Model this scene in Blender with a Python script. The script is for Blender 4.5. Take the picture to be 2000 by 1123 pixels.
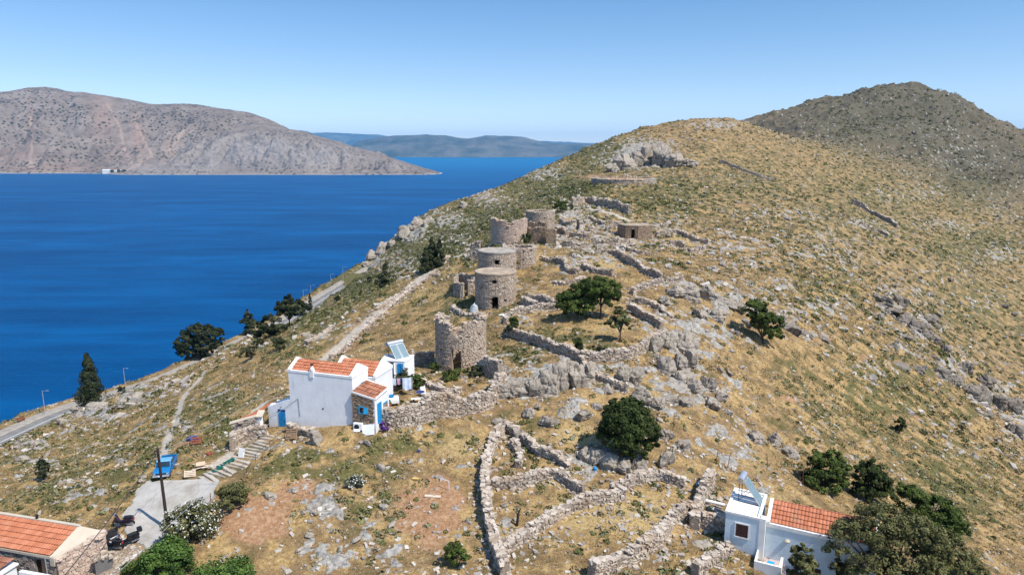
import bpy, math, random
import numpy as np
from mathutils import Vector, Matrix
R = math.radians
rng = np.random.default_rng(7)
random.seed(7)
for o in list(bpy.data.objects): bpy.data.objects.remove(o)
S = bpy.context.scene
COL = S.collection
# ------------------------------------------------------------------ camera, sky, sun
CAMZ = 90.0                      # metres above the sea
PITCH = R(11.27)
FOC = 1333.0                     # focal length in pixels of the 2000 px wide photograph
cam = bpy.data.objects.new("camera", bpy.data.cameras.new("camera"))
COL.objects.link(cam)
cam.location = (0, 0, CAMZ)
cam.rotation_euler = (R(90) - PITCH, 0, 0)
cam.data.sensor_width = 36.0
cam.data.lens = 36.0 * FOC / 2000.0
cam.data.clip_start = 0.5
cam.data.clip_end = 200000.0
S.camera = cam
SUN_EL = R(56)
SUN_AZ = math.atan2(0.81, -0.585)   # compass angle from +Y towards +X
sd = Vector((math.sin(SUN_AZ) * math.cos(SUN_EL), math.cos(SUN_AZ) * math.cos(SUN_EL), math.sin(SUN_EL)))
W = bpy.data.worlds.new("World"); S.world = W; W.use_nodes = True
wn = W.node_tree.nodes; wl = W.node_tree.links
bg = wn["Background"]
sky = wn.new("ShaderNodeTexSky"); sky.sky_type = 'NISHITA'; sky.sun_disc = False
sky.sun_elevation = SUN_EL; sky.sun_rotation = SUN_AZ
sky.altitude = 0; sky.air_density = 1.0; sky.dust_density = 0.0; sky.ozone_density = 2.0
hsv = wn.new("ShaderNodeHueSaturation"); hsv.inputs['Saturation'].default_value = 1.1
tint = wn.new('ShaderNodeMix'); tint.data_type = 'RGBA'; tint.blend_type = 'MULTIPLY'; tint.inputs[0].default_value = 1.0; tc_ = wn.new('ShaderNodeTexCoord'); sx_ = wn.new('ShaderNodeSeparateXYZ'); gr_ = wn.new('ShaderNodeValToRGB'); wl.new(tc_.outputs['Generated'], sx_.inputs[0]); wl.new(sx_.outputs[2], gr_.inputs[0]); wl.new(gr_.outputs[0], tint.inputs[7])
for q_, (p_, c_) in enumerate([(0.0, (.67, .70, .95)), (.10, (.56, .58, .68)), (.2, (.46, .54, .62)), (.5, (.84, .88, .93)), (1.0, (1, 1, 1))]):
    e_ = gr_.color_ramp.elements[q_] if q_ < 2 and False else gr_.color_ramp.elements.new(p_); e_.color = (*c_, 1)
gr_.color_ramp.elements.remove(gr_.color_ramp.elements[0])
gr_.color_ramp.elements.remove(gr_.color_ramp.elements[-1])
wl.new(sky.outputs[0], hsv.inputs['Color']); wl.new(hsv.outputs[0], tint.inputs[6]); wl.new(tint.outputs[2], bg.inputs[0])
bg.inputs[1].default_value = 0.15
sl = bpy.data.lights.new("sun", 'SUN'); sl.energy = 4.0; sl.angle = R(0.53); sl.color = (1.0, 0.955, 0.88)
so = bpy.data.objects.new("sun", sl); COL.objects.link(so)
so.rotation_euler = (-sd).to_track_quat('-Z', 'Y').to_euler()
S.view_settings.view_transform = 'Standard'; S.view_settings.look = 'None'
S.view_settings.exposure = 0.6; S.view_settings.gamma = 1.0
S.cycles.use_denoising = True
S.cycles.max_bounces = 6; S.cycles.diffuse_bounces = 3; S.cycles.volume_bounces = 0
S.cycles.transparent_max_bounces = 6
# ------------------------------------------------------------------ noise
_p = rng.permutation(512).astype(np.int64)
_P = np.concatenate([_p, _p])
_ga = rng.random(512) * 2 * np.pi
_GX, _GY = np.cos(_ga), np.sin(_ga)
def gn(x, y, seed=0):
    x = np.asarray(x, float) + seed * 37.31; y = np.asarray(y, float) - seed * 19.77
    xi = np.floor(x).astype(np.int64); yi = np.floor(y).astype(np.int64)
    fx = x - xi; fy = y - yi
    ux = fx * fx * fx * (fx * (fx * 6 - 15) + 10); uy = fy * fy * fy * (fy * (fy * 6 - 15) + 10)
    def c(ix, iy, dx, dy):
        h = _P[_P[ix & 511] + (iy & 511)]
        return _GX[h] * dx + _GY[h] * dy
    a = c(xi, yi, fx, fy); b = c(xi + 1, yi, fx - 1, fy)
    d = c(xi, yi + 1, fx, fy - 1); e = c(xi + 1, yi + 1, fx - 1, fy - 1)
    return 1.5 * ((a + (b - a) * ux) * (1 - uy) + (d + (e - d) * ux) * uy)
def fbm(x, y, oct=4, seed=0, gain=0.5):
    s = 0; a = 1.0; f = 1.0
    for i in range(oct):
        s = s + a * gn(x * f, y * f, seed + i * 3); a *= gain; f *= 2.03
    return s
def ridge(x, y, oct=4, seed=0):
    s = 0; a = 1.0; f = 1.0
    for i in range(oct):
        s = s + a * (1 - 2 * np.abs(gn(x * f, y * f, seed + i * 5))); a *= 0.5; f *= 2.07
    return s
def sstep(a, b, x):
    t = np.clip((x - a) / (b - a), 0, 1); return t * t * (3 - 2 * t)
# ------------------------------------------------------------------ pixel <-> world (photograph pixels)
cp, sp = math.cos(PITCH), math.sin(PITCH)
def ray(u, v):
    a = (u - 1000.0) / FOC; b = (561.5 - v) / FOC
    return a, cp + b * sp, -sp + b * cp
def pix(u, v, Y):
    a, dy, dz = ray(u, v); t = Y / dy
    return (a * t, Y, CAMZ + dz * t)
def proj(x, y, z):
    z = z - CAMZ
    t = y * cp - z * sp; b = (y * sp + z * cp) / t
    return 1000 + FOC * x / t, 561.5 - FOC * b
class RBF:
    def __init__(s, pts, smooth=0.0, sc=100.0):
        p = np.array(pts, float); s.sc = sc; s.c = p[:, :2] / sc
        n = len(p); K = s.k(s.c, s.c) + np.eye(n) * smooth
        Pm = np.c_[np.ones(n), s.c]
        A = np.zeros((n + 3, n + 3)); A[:n, :n] = K; A[:n, n:] = Pm; A[n:, :n] = Pm.T
        w = np.linalg.solve(A, np.r_[p[:, 2], 0, 0, 0]); s.w = w[:n]; s.a = w[n:]
    def k(s, A, B):
        d2 = ((A[:, None, :] - B[None]) ** 2).sum(-1)
        return 0.5 * d2 * np.log(d2 + 1e-12)
    def __call__(s, x, y):
        x = np.asarray(x, float); sh = x.shape
        q = np.c_[x.ravel(), np.asarray(y, float).ravel()] / s.sc
        out = np.empty(len(q))
        for i in range(0, len(q), 60000):
            b = q[i:i + 60000]; out[i:i + 60000] = s.k(b, s.c) @ s.w + s.a[0] + b @ s.a[1:]
        return out.reshape(sh)
# ------------------------------------------------------------------ lie of the land: (pixel u, pixel v, forward distance)
LAND = """
1000 1123 41;1000 1000 48;1000 900 55;1000 840 60;800 1123 41;600 1123 42;400 1100 43;200 1060 46;250 1120 42;500 1000 47;700 1000 48
640 900 54.5;800 900 55;760 850 58.5;690 824 58.8;568 836 60.6;746 745 68.3;800 720 70.5;560 845 59.5;480 870 57.5;420 935 52.5;315 925 53.5;290 1040 47;0 1000 52;0 950 62;0 900 77;-150 950 62;-200 1120 48;0 1120 45
30 862 120;100 850 108;200 860 86;300 850 77;300 800 93;400 800 79;500 750 83;470 800 70;400 750 95;300 765 112;180 790 124;340 728 134;450 678 150
560 640 132;650 700 93;750 640 100;850 600 104;700 760 68;800 740 72;870 730 75.7;950 700 79;960 605 97;850 560 116;940 560 108;830 530 126;900 500 130
1010 535 110;990 480 126;1050 470 140;1250 465 150;1130 440 158;1168 365 222;1280 362 225;1280 330 290;1385 234 425;1330 300 330
845 530 140;750 555 170;650 600 187;600 640 160;490 655 165;400 700 148;700 560 220;760 500 235;850 460 240;950 420 250;1050 370 285;1130 330 330
1100 620 88;1050 730 70;1250 690 77;1200 850 58;1400 800 68;1400 600 98;1300 520 118;1200 500 127;1500 640 98;1600 750 92;1500 850 69
1400 950 54;1420 1056 46.4;1471 1081 45.2;1450 1085 45.2;1550 1000 52;1620 1110 45.5;1600 950 60;1700 850 84;1900 1000 70;2000 1123 57;1900 850 104;2000 840 128;2000 700 195;1800 700 125
1700 600 146;1600 500 168;1500 400 235;1400 400 225;1450 320 335;1600 300 415;1600 400 285;1800 500 235;2000 550 260;2000 420 400;1800 400 380;1800 620 160
1480 560 122;1400 500 140;1300 430 178;1220 410 175;1900 700 160;1300 600 94;1350 700 79;1300 900 56
720 503 262;800 443 292;900 402 320;1000 357 352;1100 312 388;1170 287 412;1290 245 432
1450 243 455;1500 268 480;1700 270 575;1600 262 560
1460 243 760;1520 222 780;1660 190 820;1600 202 800;1700 180 830;1785 150 850;1762 171 848;1810 173 846;1735 183 842;1842 191 838;1690 190 835;1860 195 830;1940 235 800;2000 262 770;2150 330 700;1900 300 640;1800 300 600;1700 240 700;1850 240 730
"""
ctl = []
for line in LAND.strip().splitlines():
    for it in line.split(';'):
        u, v, Y = map(float, it.split()); ctl.append(pix(u, v, Y))
def rel(u, v, Y, dx, dy, dz):
    x, y, z = pix(u, v, Y); ctl.append((x + dx, y + dy, z + dz))
# behind the skylines the land falls away to the sea
for (u, v, Y) in [(720, 503, 262), (800, 443, 292), (900, 402, 320), (1000, 357, 352), (1100, 312, 388), (1170, 287, 412), (1290, 245, 432)]:
    rel(u, v, Y, -25, 40, -24); rel(u, v, Y, -70, 110, -75)
rel(1385, 234, 425, -20, 60, -16)
rel(1460, 243, 760, -60, 120, -60); rel(1785, 162, 850, 0, 160, -60); rel(1600, 202, 800, -60, 160, -80); rel(2000, 262, 770, 60, 160, -60)
ROADC = [(-140, 862), (-60, 872), (0, 858), (60, 832), (110, 808), (180, 779), (260, 750), (345, 717), (450, 666), (560, 612), (640, 572), (690, 546)]
def zroad(u): return 90 - 58 + 10 * max(0, (u - 500) / 190.0) ** 1.5
road_pts = []
for (u, v) in [(-60, 890), (0, 862), (60, 835), (110, 812), (180, 788), (260, 767), (345, 737), (450, 686), (560, 630), (632, 582), (695, 545)]:
    a, dy, dz = ray(u, v); t = (zroad(u) - CAMZ) / dz
    road_pts.append((a * t, dy * t, zroad(u)))
road_pts.insert(0, (road_pts[0][0] - 12, road_pts[0][1] - 25, zroad(0)))
road_pts.append((road_pts[-1][0] + 8, road_pts[-1][1] + 40, road_pts[-1][2] + 2))
road_pts = np.array(road_pts)
for i, (x, y, z) in enumerate(road_pts):
    j = min(i + 1, len(road_pts) - 1); k = max(i - 1, 0)
    t = road_pts[j] - road_pts[k]; t = t[:2] / np.hypot(*t[:2]); n = np.array([-t[1], t[0]])   # n points seaward
    ctl.append((x, y, z)); ctl.append((x + n[0] * 9, y + n[1] * 9, z - 1.2))
    ctl.append((x + n[0] * 45, y + n[1] * 45, z - 28)); ctl.append((x + n[0] * 110, y + n[1] * 110, z - 45 if z - 45 < -5 else -12))
for p in [(0, 15, 62), (-35, 15, 61), (40, 15, 58), (-90, 20, 48), (90, 30, 42), (0, -60, 60), (-100, -40, 30), (130, -20, 30), (180, 120, 20), (260, 240, 25), (420, 420, 55), (700, 700, 60),
          (-200, 60, -8), (-220, 160, -12), (-260, 280, -14), (-240, 420, -16), (-160, 600, -18), (60, 640, -14), (150, 900, -14), (500, 1150, -5), (900, 1100, 30), (-40, 540, -14)]:
    ctl.append(p)
TPS = RBF(ctl, smooth=0.002)
# flattened pads: (centre x, centre y, half width, half depth, angle, z, blend)
PADS = []
def pad_h(x, y, z):
    for (cx, cy, hw, hd, an, pz, bl) in PADS:
        c, s_ = math.cos(an), math.sin(an)
        lx = (x - cx) * c + (y - cy) * s_; ly = -(x - cx) * s_ + (y - cy) * c
        d = np.maximum(np.abs(lx) - hw, np.abs(ly) - hd)
        w = 1 - sstep(0, bl, d)
        z = z * (1 - w) + pz * w
    return z
def road_d(x, y):
    d = np.full(np.shape(x), 1e9); zz = np.zeros(np.shape(x)); sd_ = np.zeros(np.shape(x))
    for i in range(len(road_pts) - 1):
        A = road_pts[i]; B = road_pts[i + 1]; e = B[:2] - A[:2]; L2 = e @ e
        t = np.clip(((x - A[0]) * e[0] + (y - A[1]) * e[1]) / L2, 0, 1)
        px = A[0] + e[0] * t; py = A[1] + e[1] * t
        dd = np.hypot(x - px, y - py); m = dd < d
        side = np.sign(e[0] * (y - A[1]) - e[1] * (x - A[0]))
        d = np.where(m, dd, d); zz = np.where(m, A[2] + (B[2] - A[2]) * t, zz); sd_ = np.where(m, side * dd, sd_)
    return d, zz, sd_
def H(x, y):
    x = np.asarray(x, float); y = np.asarray(y, float)
    z = TPS(x, y)
    dist = np.hypot(x, y)
    k = np.clip(dist / 250, 0.25, 1.6)
    z = z + k * (0.9 * fbm(x / 38, y / 38, 3, 1) * np.clip(dist / 120, .3, 1)) + 0.28 * fbm(x / 7, y / 7, 3, 9)
    far = sstep(170, 330, dist)
    z = z + far * (1.6 * (ridge(x / 22, y / 22, 4, 21) - 0.6) * (0.5 + 0.8 * sstep(450, 800, dist))) + sstep(450, 600, dist) * 4.5 * (ridge(x / 60, y / 60, 5, 27) - .6)
    # limestone ledges
    led = sstep(0.15, 0.6, fbm(x / 26, y / 26, 3, 55))
    z = z + led * (0.35 + .5 * sstep(90, 200, dist)) * np.round(fbm(x / 9, y / 9, 2, 61) * 3) / 2
    z = pad_h(x, y, z)
    m = (x < -20) & (y > 60) & (y < 420)
    if np.any(m):
        d, zz, sg = road_d(x, y)
        w = np.where(m, 1 - sstep(5.2, 9.5, np.abs(sg - 2.2)), 0)   # carriageway plus seaward pavement
        z = z * (1 - w) + zz * w
    return z
def at(u, v, tmin=25, tmax=1500):
    a, dy, dz = ray(u, v)
    t = np.geomspace(tmin, tmax, 900)
    f = CAMZ + dz * t - H(a * t, dy * t)
    i = np.argmax(f < 0) if np.any(f < 0) else len(t) - 1
    lo, hi = t[max(i - 1, 0)], t[i]
    tt = np.linspace(lo, hi, 12); f = CAMZ + dz * tt - H(a * tt, dy * tt)
    j = np.argmax(f < 0) if np.any(f < 0) else 11
    k = tt[j]
    return np.array([a * k, dy * k, CAMZ + dz * k])
def hz(x, y): return float(H(np.array([x]), np.array([y]))[0])
# ------------------------------------------------------------------ materials
class N:
    """small node-tree writer"""
    def __init__(s, name):
        s.m = bpy.data.materials.new(name); s.m.use_nodes = True
        s.n = s.m.node_tree.nodes; s.l = s.m.node_tree.links; s.b = s.n["Principled BSDF"]
    def put(s, sock, v):
        if hasattr(v, 'is_linked') or isinstance(v, bpy.types.NodeSocket): s.l.new(v, sock)
        elif v is not None:
            if isinstance(v, (tuple, list)) and len(v) == 3 and sock.type == 'RGBA': v = (*v, 1)
            sock.default_value = v
    def pos(s):
        if not hasattr(s, '_p'): s._p = s.n.new("ShaderNodeNewGeometry").outputs['Position']
        return s._p
    def obj(s): return s.n.new("ShaderNodeTexCoord").outputs['Object']
    def scale(s, v, k):
        m = s.n.new("ShaderNodeMapping"); s.l.new(v, m.inputs[0]); m.inputs['Scale'].default_value = k; return m.outputs[0]
    def noise(s, sc, det=4, rough=0.55, vec=None, col=False):
        t = s.n.new("ShaderNodeTexNoise"); t.inputs['Scale'].default_value = sc; t.inputs['Detail'].default_value = det
        t.inputs['Roughness'].default_value = rough; s.l.new(vec or s.pos(), t.inputs['Vector']); return t.outputs[1 if col else 0]
    def voro(s, sc, vec=None, feature='F1', out='Distance', rnd=1.0):
        t = s.n.new("ShaderNodeTexVoronoi"); t.feature = feature; t.inputs['Scale'].default_value = sc
        t.inputs['Randomness'].default_value = rnd
        s.l.new(vec or s.pos(), t.inputs['Vector']); return t.outputs[out]
    def attr(s, name, out='Color'):
        t = s.n.new("ShaderNodeAttribute"); t.attribute_name = name; return t.outputs[out]
    def sep(s, c):
        t = s.n.new("ShaderNodeSeparateColor"); s.l.new(c, t.inputs[0]); return t.outputs
    def math(s, op, a, b=None, c=None, clamp=False):
        t = s.n.new("ShaderNodeMath"); t.operation = op; t.use_clamp = clamp
        s.put(t.inputs[0], a)
        if b is not None: s.put(t.inputs[1], b)
        if c is not None: s.put(t.inputs[2], c)
        return t.outputs[0]
    def ramp(s, f, stops, interp='LINEAR'):
        t = s.n.new("ShaderNodeValToRGB"); s.l.new(f, t.inputs[0]); e = t.color_ramp.elements; t.color_ramp.interpolation = interp
        while len(e) < len(stops): e.new(0.5)
        for q, (p, c) in zip(e, stops):
            q.position = p; q.color = (*c, 1) if len(c) == 3 else c
        return t.outputs[0]
    def step(s, f, a, b):
        t = s.n.new("ShaderNodeMapRange"); t.interpolation_type = 'SMOOTHSTEP'; s.l.new(f, t.inputs[0])
        t.inputs[1].default_value = a; t.inputs[2].default_value = b; return t.outputs[0]
    def mix(s, f, a, b, mode='MIX'):
        t = s.n.new("ShaderNodeMix"); t.data_type = 'RGBA'; t.blend_type = mode
        s.put(t.inputs[0], f); s.put(t.inputs[6], a); s.put(t.inputs[7], b); return t.outputs[2]
    def bump(s, h, strength=0.5, dist=0.1):
        t = s.n.new("ShaderNodeBump"); t.inputs['Strength'].default_value = strength; t.inputs['Distance'].default_value = dist
        s.l.new(h, t.inputs['Height']); s.l.new(t.outputs[0], s.b.inputs['Normal']); return t.outputs[0]
    def done(s, col=None, rough=0.9, spec=0.2, metal=0.0):
        if col is not None: s.put(s.b.inputs['Base Color'], col)
        s.put(s.b.inputs['Roughness'], rough); s.b.inputs['Specular IOR Level'].default_value = spec
        s.b.inputs['Metallic'].default_value = metal
        return s.m
def plain(name, col, rough=0.7, spec=0.3, metal=0.0, var=0.12, sc=3.0):
    m = N(name); f = m.noise(sc, 5)
    c0 = tuple(c * (1 - var) for c in col); c1 = tuple(min(1, c * (1 + var)) for c in col)
    return m.done(m.ramp(f, [(0.3, c0), (0.7, c1)]), rough, spec, metal)
# ------------------------------------------------------------------ mesh helpers
def link_mesh(name, me, mat, parent=None):
    o = bpy.data.objects.new(name, me); COL.objects.link(o)
    if mat: me.materials.append(mat)
    if parent is not None: o.parent = parent
    return o
def np_mesh(name, V, F, mat, parent=None, attrs=None, smooth=False, mats=None, fm=None):
    """V (n,3); F (m,k) one face size"""
    me = bpy.data.meshes.new(name); V = np.ascontiguousarray(V, np.float32); F = np.ascontiguousarray(F, np.int32)
    me.vertices.add(len(V)); me.vertices.foreach_set('co', V.ravel())
    k = F.shape[1]; me.loops.add(F.size); me.loops.foreach_set('vertex_index', F.ravel())
    me.polygons.add(len(F)); me.polygons.foreach_set('loop_start', np.arange(0, F.size, k, dtype=np.int32))
    me.polygons.foreach_set('loop_total', np.full(len(F), k, np.int32))
    me.polygons.foreach_set('use_smooth', np.full(len(F), smooth, bool))
    if attrs:
        for an, a in attrs.items():
            a = np.asarray(a, np.float32)
            if a.ndim == 1:
                t = me.attributes.new(an, 'FLOAT', 'POINT'); t.data.foreach_set('value', a)
            else:
                t = me.attributes.new(an, 'FLOAT_COLOR', 'POINT'); t.data.foreach_set('color', a.ravel())
    me.update(calc_edges=True); me.validate()
    return link_mesh(name, me, mat, parent)
def grid_faces(nr, nc):
    i = np.arange(nr - 1)[:, None] * nc + np.arange(nc - 1)[None]
    return np.stack([i, i + 1, i + nc + 1, i + nc], -1).reshape(-1, 4)
def tag(o, label=None, cat=None, group=None, kind=None):
    if label: o['label'] = label
    if cat: o['category'] = cat
    if group: o['group'] = group
    if kind: o['kind'] = kind
    return o
def empty(name, loc, rz=0, label=None, cat=None, group=None):
    o = bpy.data.objects.new(name, None); COL.objects.link(o); o.location = loc; o.rotation_euler = (0, 0, rz)
    o.empty_display_size = 0.2
    return tag(o, label, cat, group)
# ------------------------------------------------------------------ surface character of the hill, by blobs (u, v, ru, rv, weight)
ROCKB = """1255 300 62 30 1;1185 310 30 20 .5;1400 245 60 12 .6;1300 440 60 30 .35;1440 480 90 22 .5;1120 430 60 40 .6;1200 480 80 40 .55;1120 520 60 25 .45;1090 470 50 30 .5;1280 480 60 20 .4
1100 735 130 42 .9;1340 650 90 60 .8;1420 590 110 35 .7;1330 760 70 50 .8;1230 770 60 40 .4;1180 880 80 50 .75;1430 870 60 70 .6;1540 620 60 25 .5
1730 590 40 40 .55;1790 650 40 40 .55;1860 720 50 40 .6;1940 770 50 40 .6;1990 830 40 40 .6;1950 500 60 25 .5;1800 560 120 60 .3;1650 500 100 60 .3
1700 300 120 30 .2;1560 260 120 25 .2;1800 200 120 50 .12;1860 300 120 60 .3;1950 400 100 60 .3;1620 470 120 30 .3
180 800 70 28 .8;260 770 60 25 .7;60 870 50 20 .4;330 760 50 20 .35;80 910 60 20 .4;300 850 80 30 .35;160 960 60 25 .35;330 830 60 20 .4;420 770 60 20 .35;200 890 60 20 .35;90 930 50 16 .4;1040 620 40 25 .35;1060 690 60 15 .4;1160 730 40 30 .5;1100 590 50 15 .35;1020 570 40 25 .5;1280 830 40 30 .4;1360 900 80 40 .45;620 660 30 10 .7;130 940 60 20 .3
720 505 30 25 1;800 455 40 22 .9;870 430 60 22 .6;950 390 60 22 .5;1060 340 60 18 .5;780 520 70 30 .4;880 470 70 30 .3
630 985 35 45 1;650 1080 60 50 .7;600 1100 50 30 .5;740 1060 50 50 .5;790 1100 60 30 .3;620 930 40 20 .4;640 880 40 15 .5;1000 1060 60 50 .5;1250 1050 90 50 .3;1380 1000 60 60 .6
1600 820 80 60 .2;1700 900 100 60 .15;760 880 80 20 .2;1110 800 70 50 .5;1500 950 40 60 .4;700 650 40 30 .2;1340 560 70 20 .6;1400 660 70 40 .6;1620 600 60 20 .5;1560 660 60 18 .5;1700 720 60 16 .45;1500 560 60 20 .5;1450 520 50 15 .5;1580 500 60 14 .45;1680 440 60 14 .45;1480 700 40 20 .4;1420 740 50 30 .5;1650 900 60 20 .35;1850 880 60 14 .35;1760 680 40 14 .5;1540 420 80 14 .45;1850 440 100 16 .45;1780 380 90 20 .45;1920 600 60 20 .45"""
GREENB = """850 470 150 60 .9;960 430 120 50 .8;1080 370 120 50 .8;1180 300 90 40 .7;700 560 70 40 .9;620 620 60 40 .6;560 680 80 30 .4;330 810 90 40 .35;440 840 50 40 .7
100 970 100 50 .45;250 880 150 60 .42;150 940 120 50 .42;430 790 70 40 .5;1000 690 60 20 .4;980 590 20 30 .5;60 900 50 30 .5;220 960 60 30 .3;600 890 60 20 .5;700 920 90 40 .45;740 980 60 40 .5;830 860 100 25 .45;1450 360 150 90 .35;1300 380 100 60 .5;1700 400 250 120 .35
1900 600 150 100 .35;1750 220 200 90 .8;1900 330 120 100 .6;1100 660 100 30 .4;900 600 60 30 .5;1250 930 60 20 .3;1030 860 30 40 .6;1420 1050 30 40 .6;1850 950 140 110 .45;1720 780 200 110 .40;1560 760 60 80 .35;1620 560 100 60 .35;1900 480 150 60 .45;560 910 50 30 .6;300 900 40 40 .3;800 580 60 30 .4"""
SOILB = """500 1010 95 55 1;570 960 70 35 .8;430 1070 60 30 .5;840 1000 90 80 .95;830 940 60 25 .5;1150 345 60 8 .6;1130 400 80 20 .4;660 860 60 25 .5;700 640 40 40 .5;680 680 50 30 .4;1480 300 110 40 .3;1730 285 60 15 .4;610 1090 200 40 .2;1600 660 50 14 .55;1680 700 60 16 .5;1540 780 60 16 .5;1760 820 70 20 .5;1450 400 60 12 .5;1640 380 70 14 .4;1900 880 70 18 .4;1360 850 50 14 .5"""
STRAWB = "1150 1000 120 50 .9;1250 1010 90 70 1;1080 930 60 25 .9;1130 850 70 30 .9;900 870 80 40 .8;1180 640 90 30 .6;1330 940 40 30 .6;1330 470 60 30 .7;1190 512 60 18 1;860 520 50 25 .8;830 575 60 25 .7;1040 505 50 25 .7;1480 900 70 60 .5;1560 760 120 60 .35;240 840 120 60 .35;760 960 60 60 .4;1230 470 60 12 .7;1500 980 60 30 .7;1280 640 60 20 .5"
def blobs(u, v, txt):
    s = np.zeros(np.shape(u))
    for it in txt.replace('\n', ';').split(';'):
        a = [float(q) for q in it.split()]
        s = np.maximum(s, a[4] * np.exp(-(((u - a[0]) / a[2]) ** 2 + ((v - a[1]) / a[3]) ** 2)))
    return s
def masks(x, y, z):
    u, v = proj(x, y, z)
    rk = blobs(u, v, ROCKB); gr = blobs(u, v, GREENB); so_ = blobs(u, v, SOILB)
    return rk, gr, so_
def poly_mask(u, v, P):
    P = np.array(P, float); ins = np.zeros(np.shape(u), bool)
    for i in range(len(P)):
        x1, y1 = P[i]; x2, y2 = P[(i + 1) % len(P)]
        c = ((y1 > v) != (y2 > v)) & (u < (x2 - x1) * (v - y1) / (y2 - y1 + 1e-9) + x1); ins ^= c
    return ins
def line_dist(x, y, P):
    d = np.full(np.shape(x), 1e9)
    for i in range(len(P) - 1):
        A = P[i][:2]; e = P[i + 1][:2] - A
        t = np.clip(((x - A[0]) * e[0] + (y - A[1]) * e[1]) / (e @ e), 0, 1)
        d = np.minimum(d, np.hypot(x - A[0] - e[0] * t, y - A[1] - e[1] * t))
    return d
FOOTPATHS = [([(640, 700), (700, 645), (770, 585), (830, 538), (880, 505), (925, 492)], 1.2), ([(318, 893), (330, 850), (352, 790), (385, 745), (400, 725)], 0.45),
             ([(500, 850), (455, 880), (430, 905)], 0.6), ([(560, 770), (500, 800), (455, 850)], 0.35), ([(1090, 420), (1150, 408), (1230, 432)], 0.7)]
PATHW = [(np.array([at(u, v) for u, v in P]), w) for P, w in FOOTPATHS]
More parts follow.
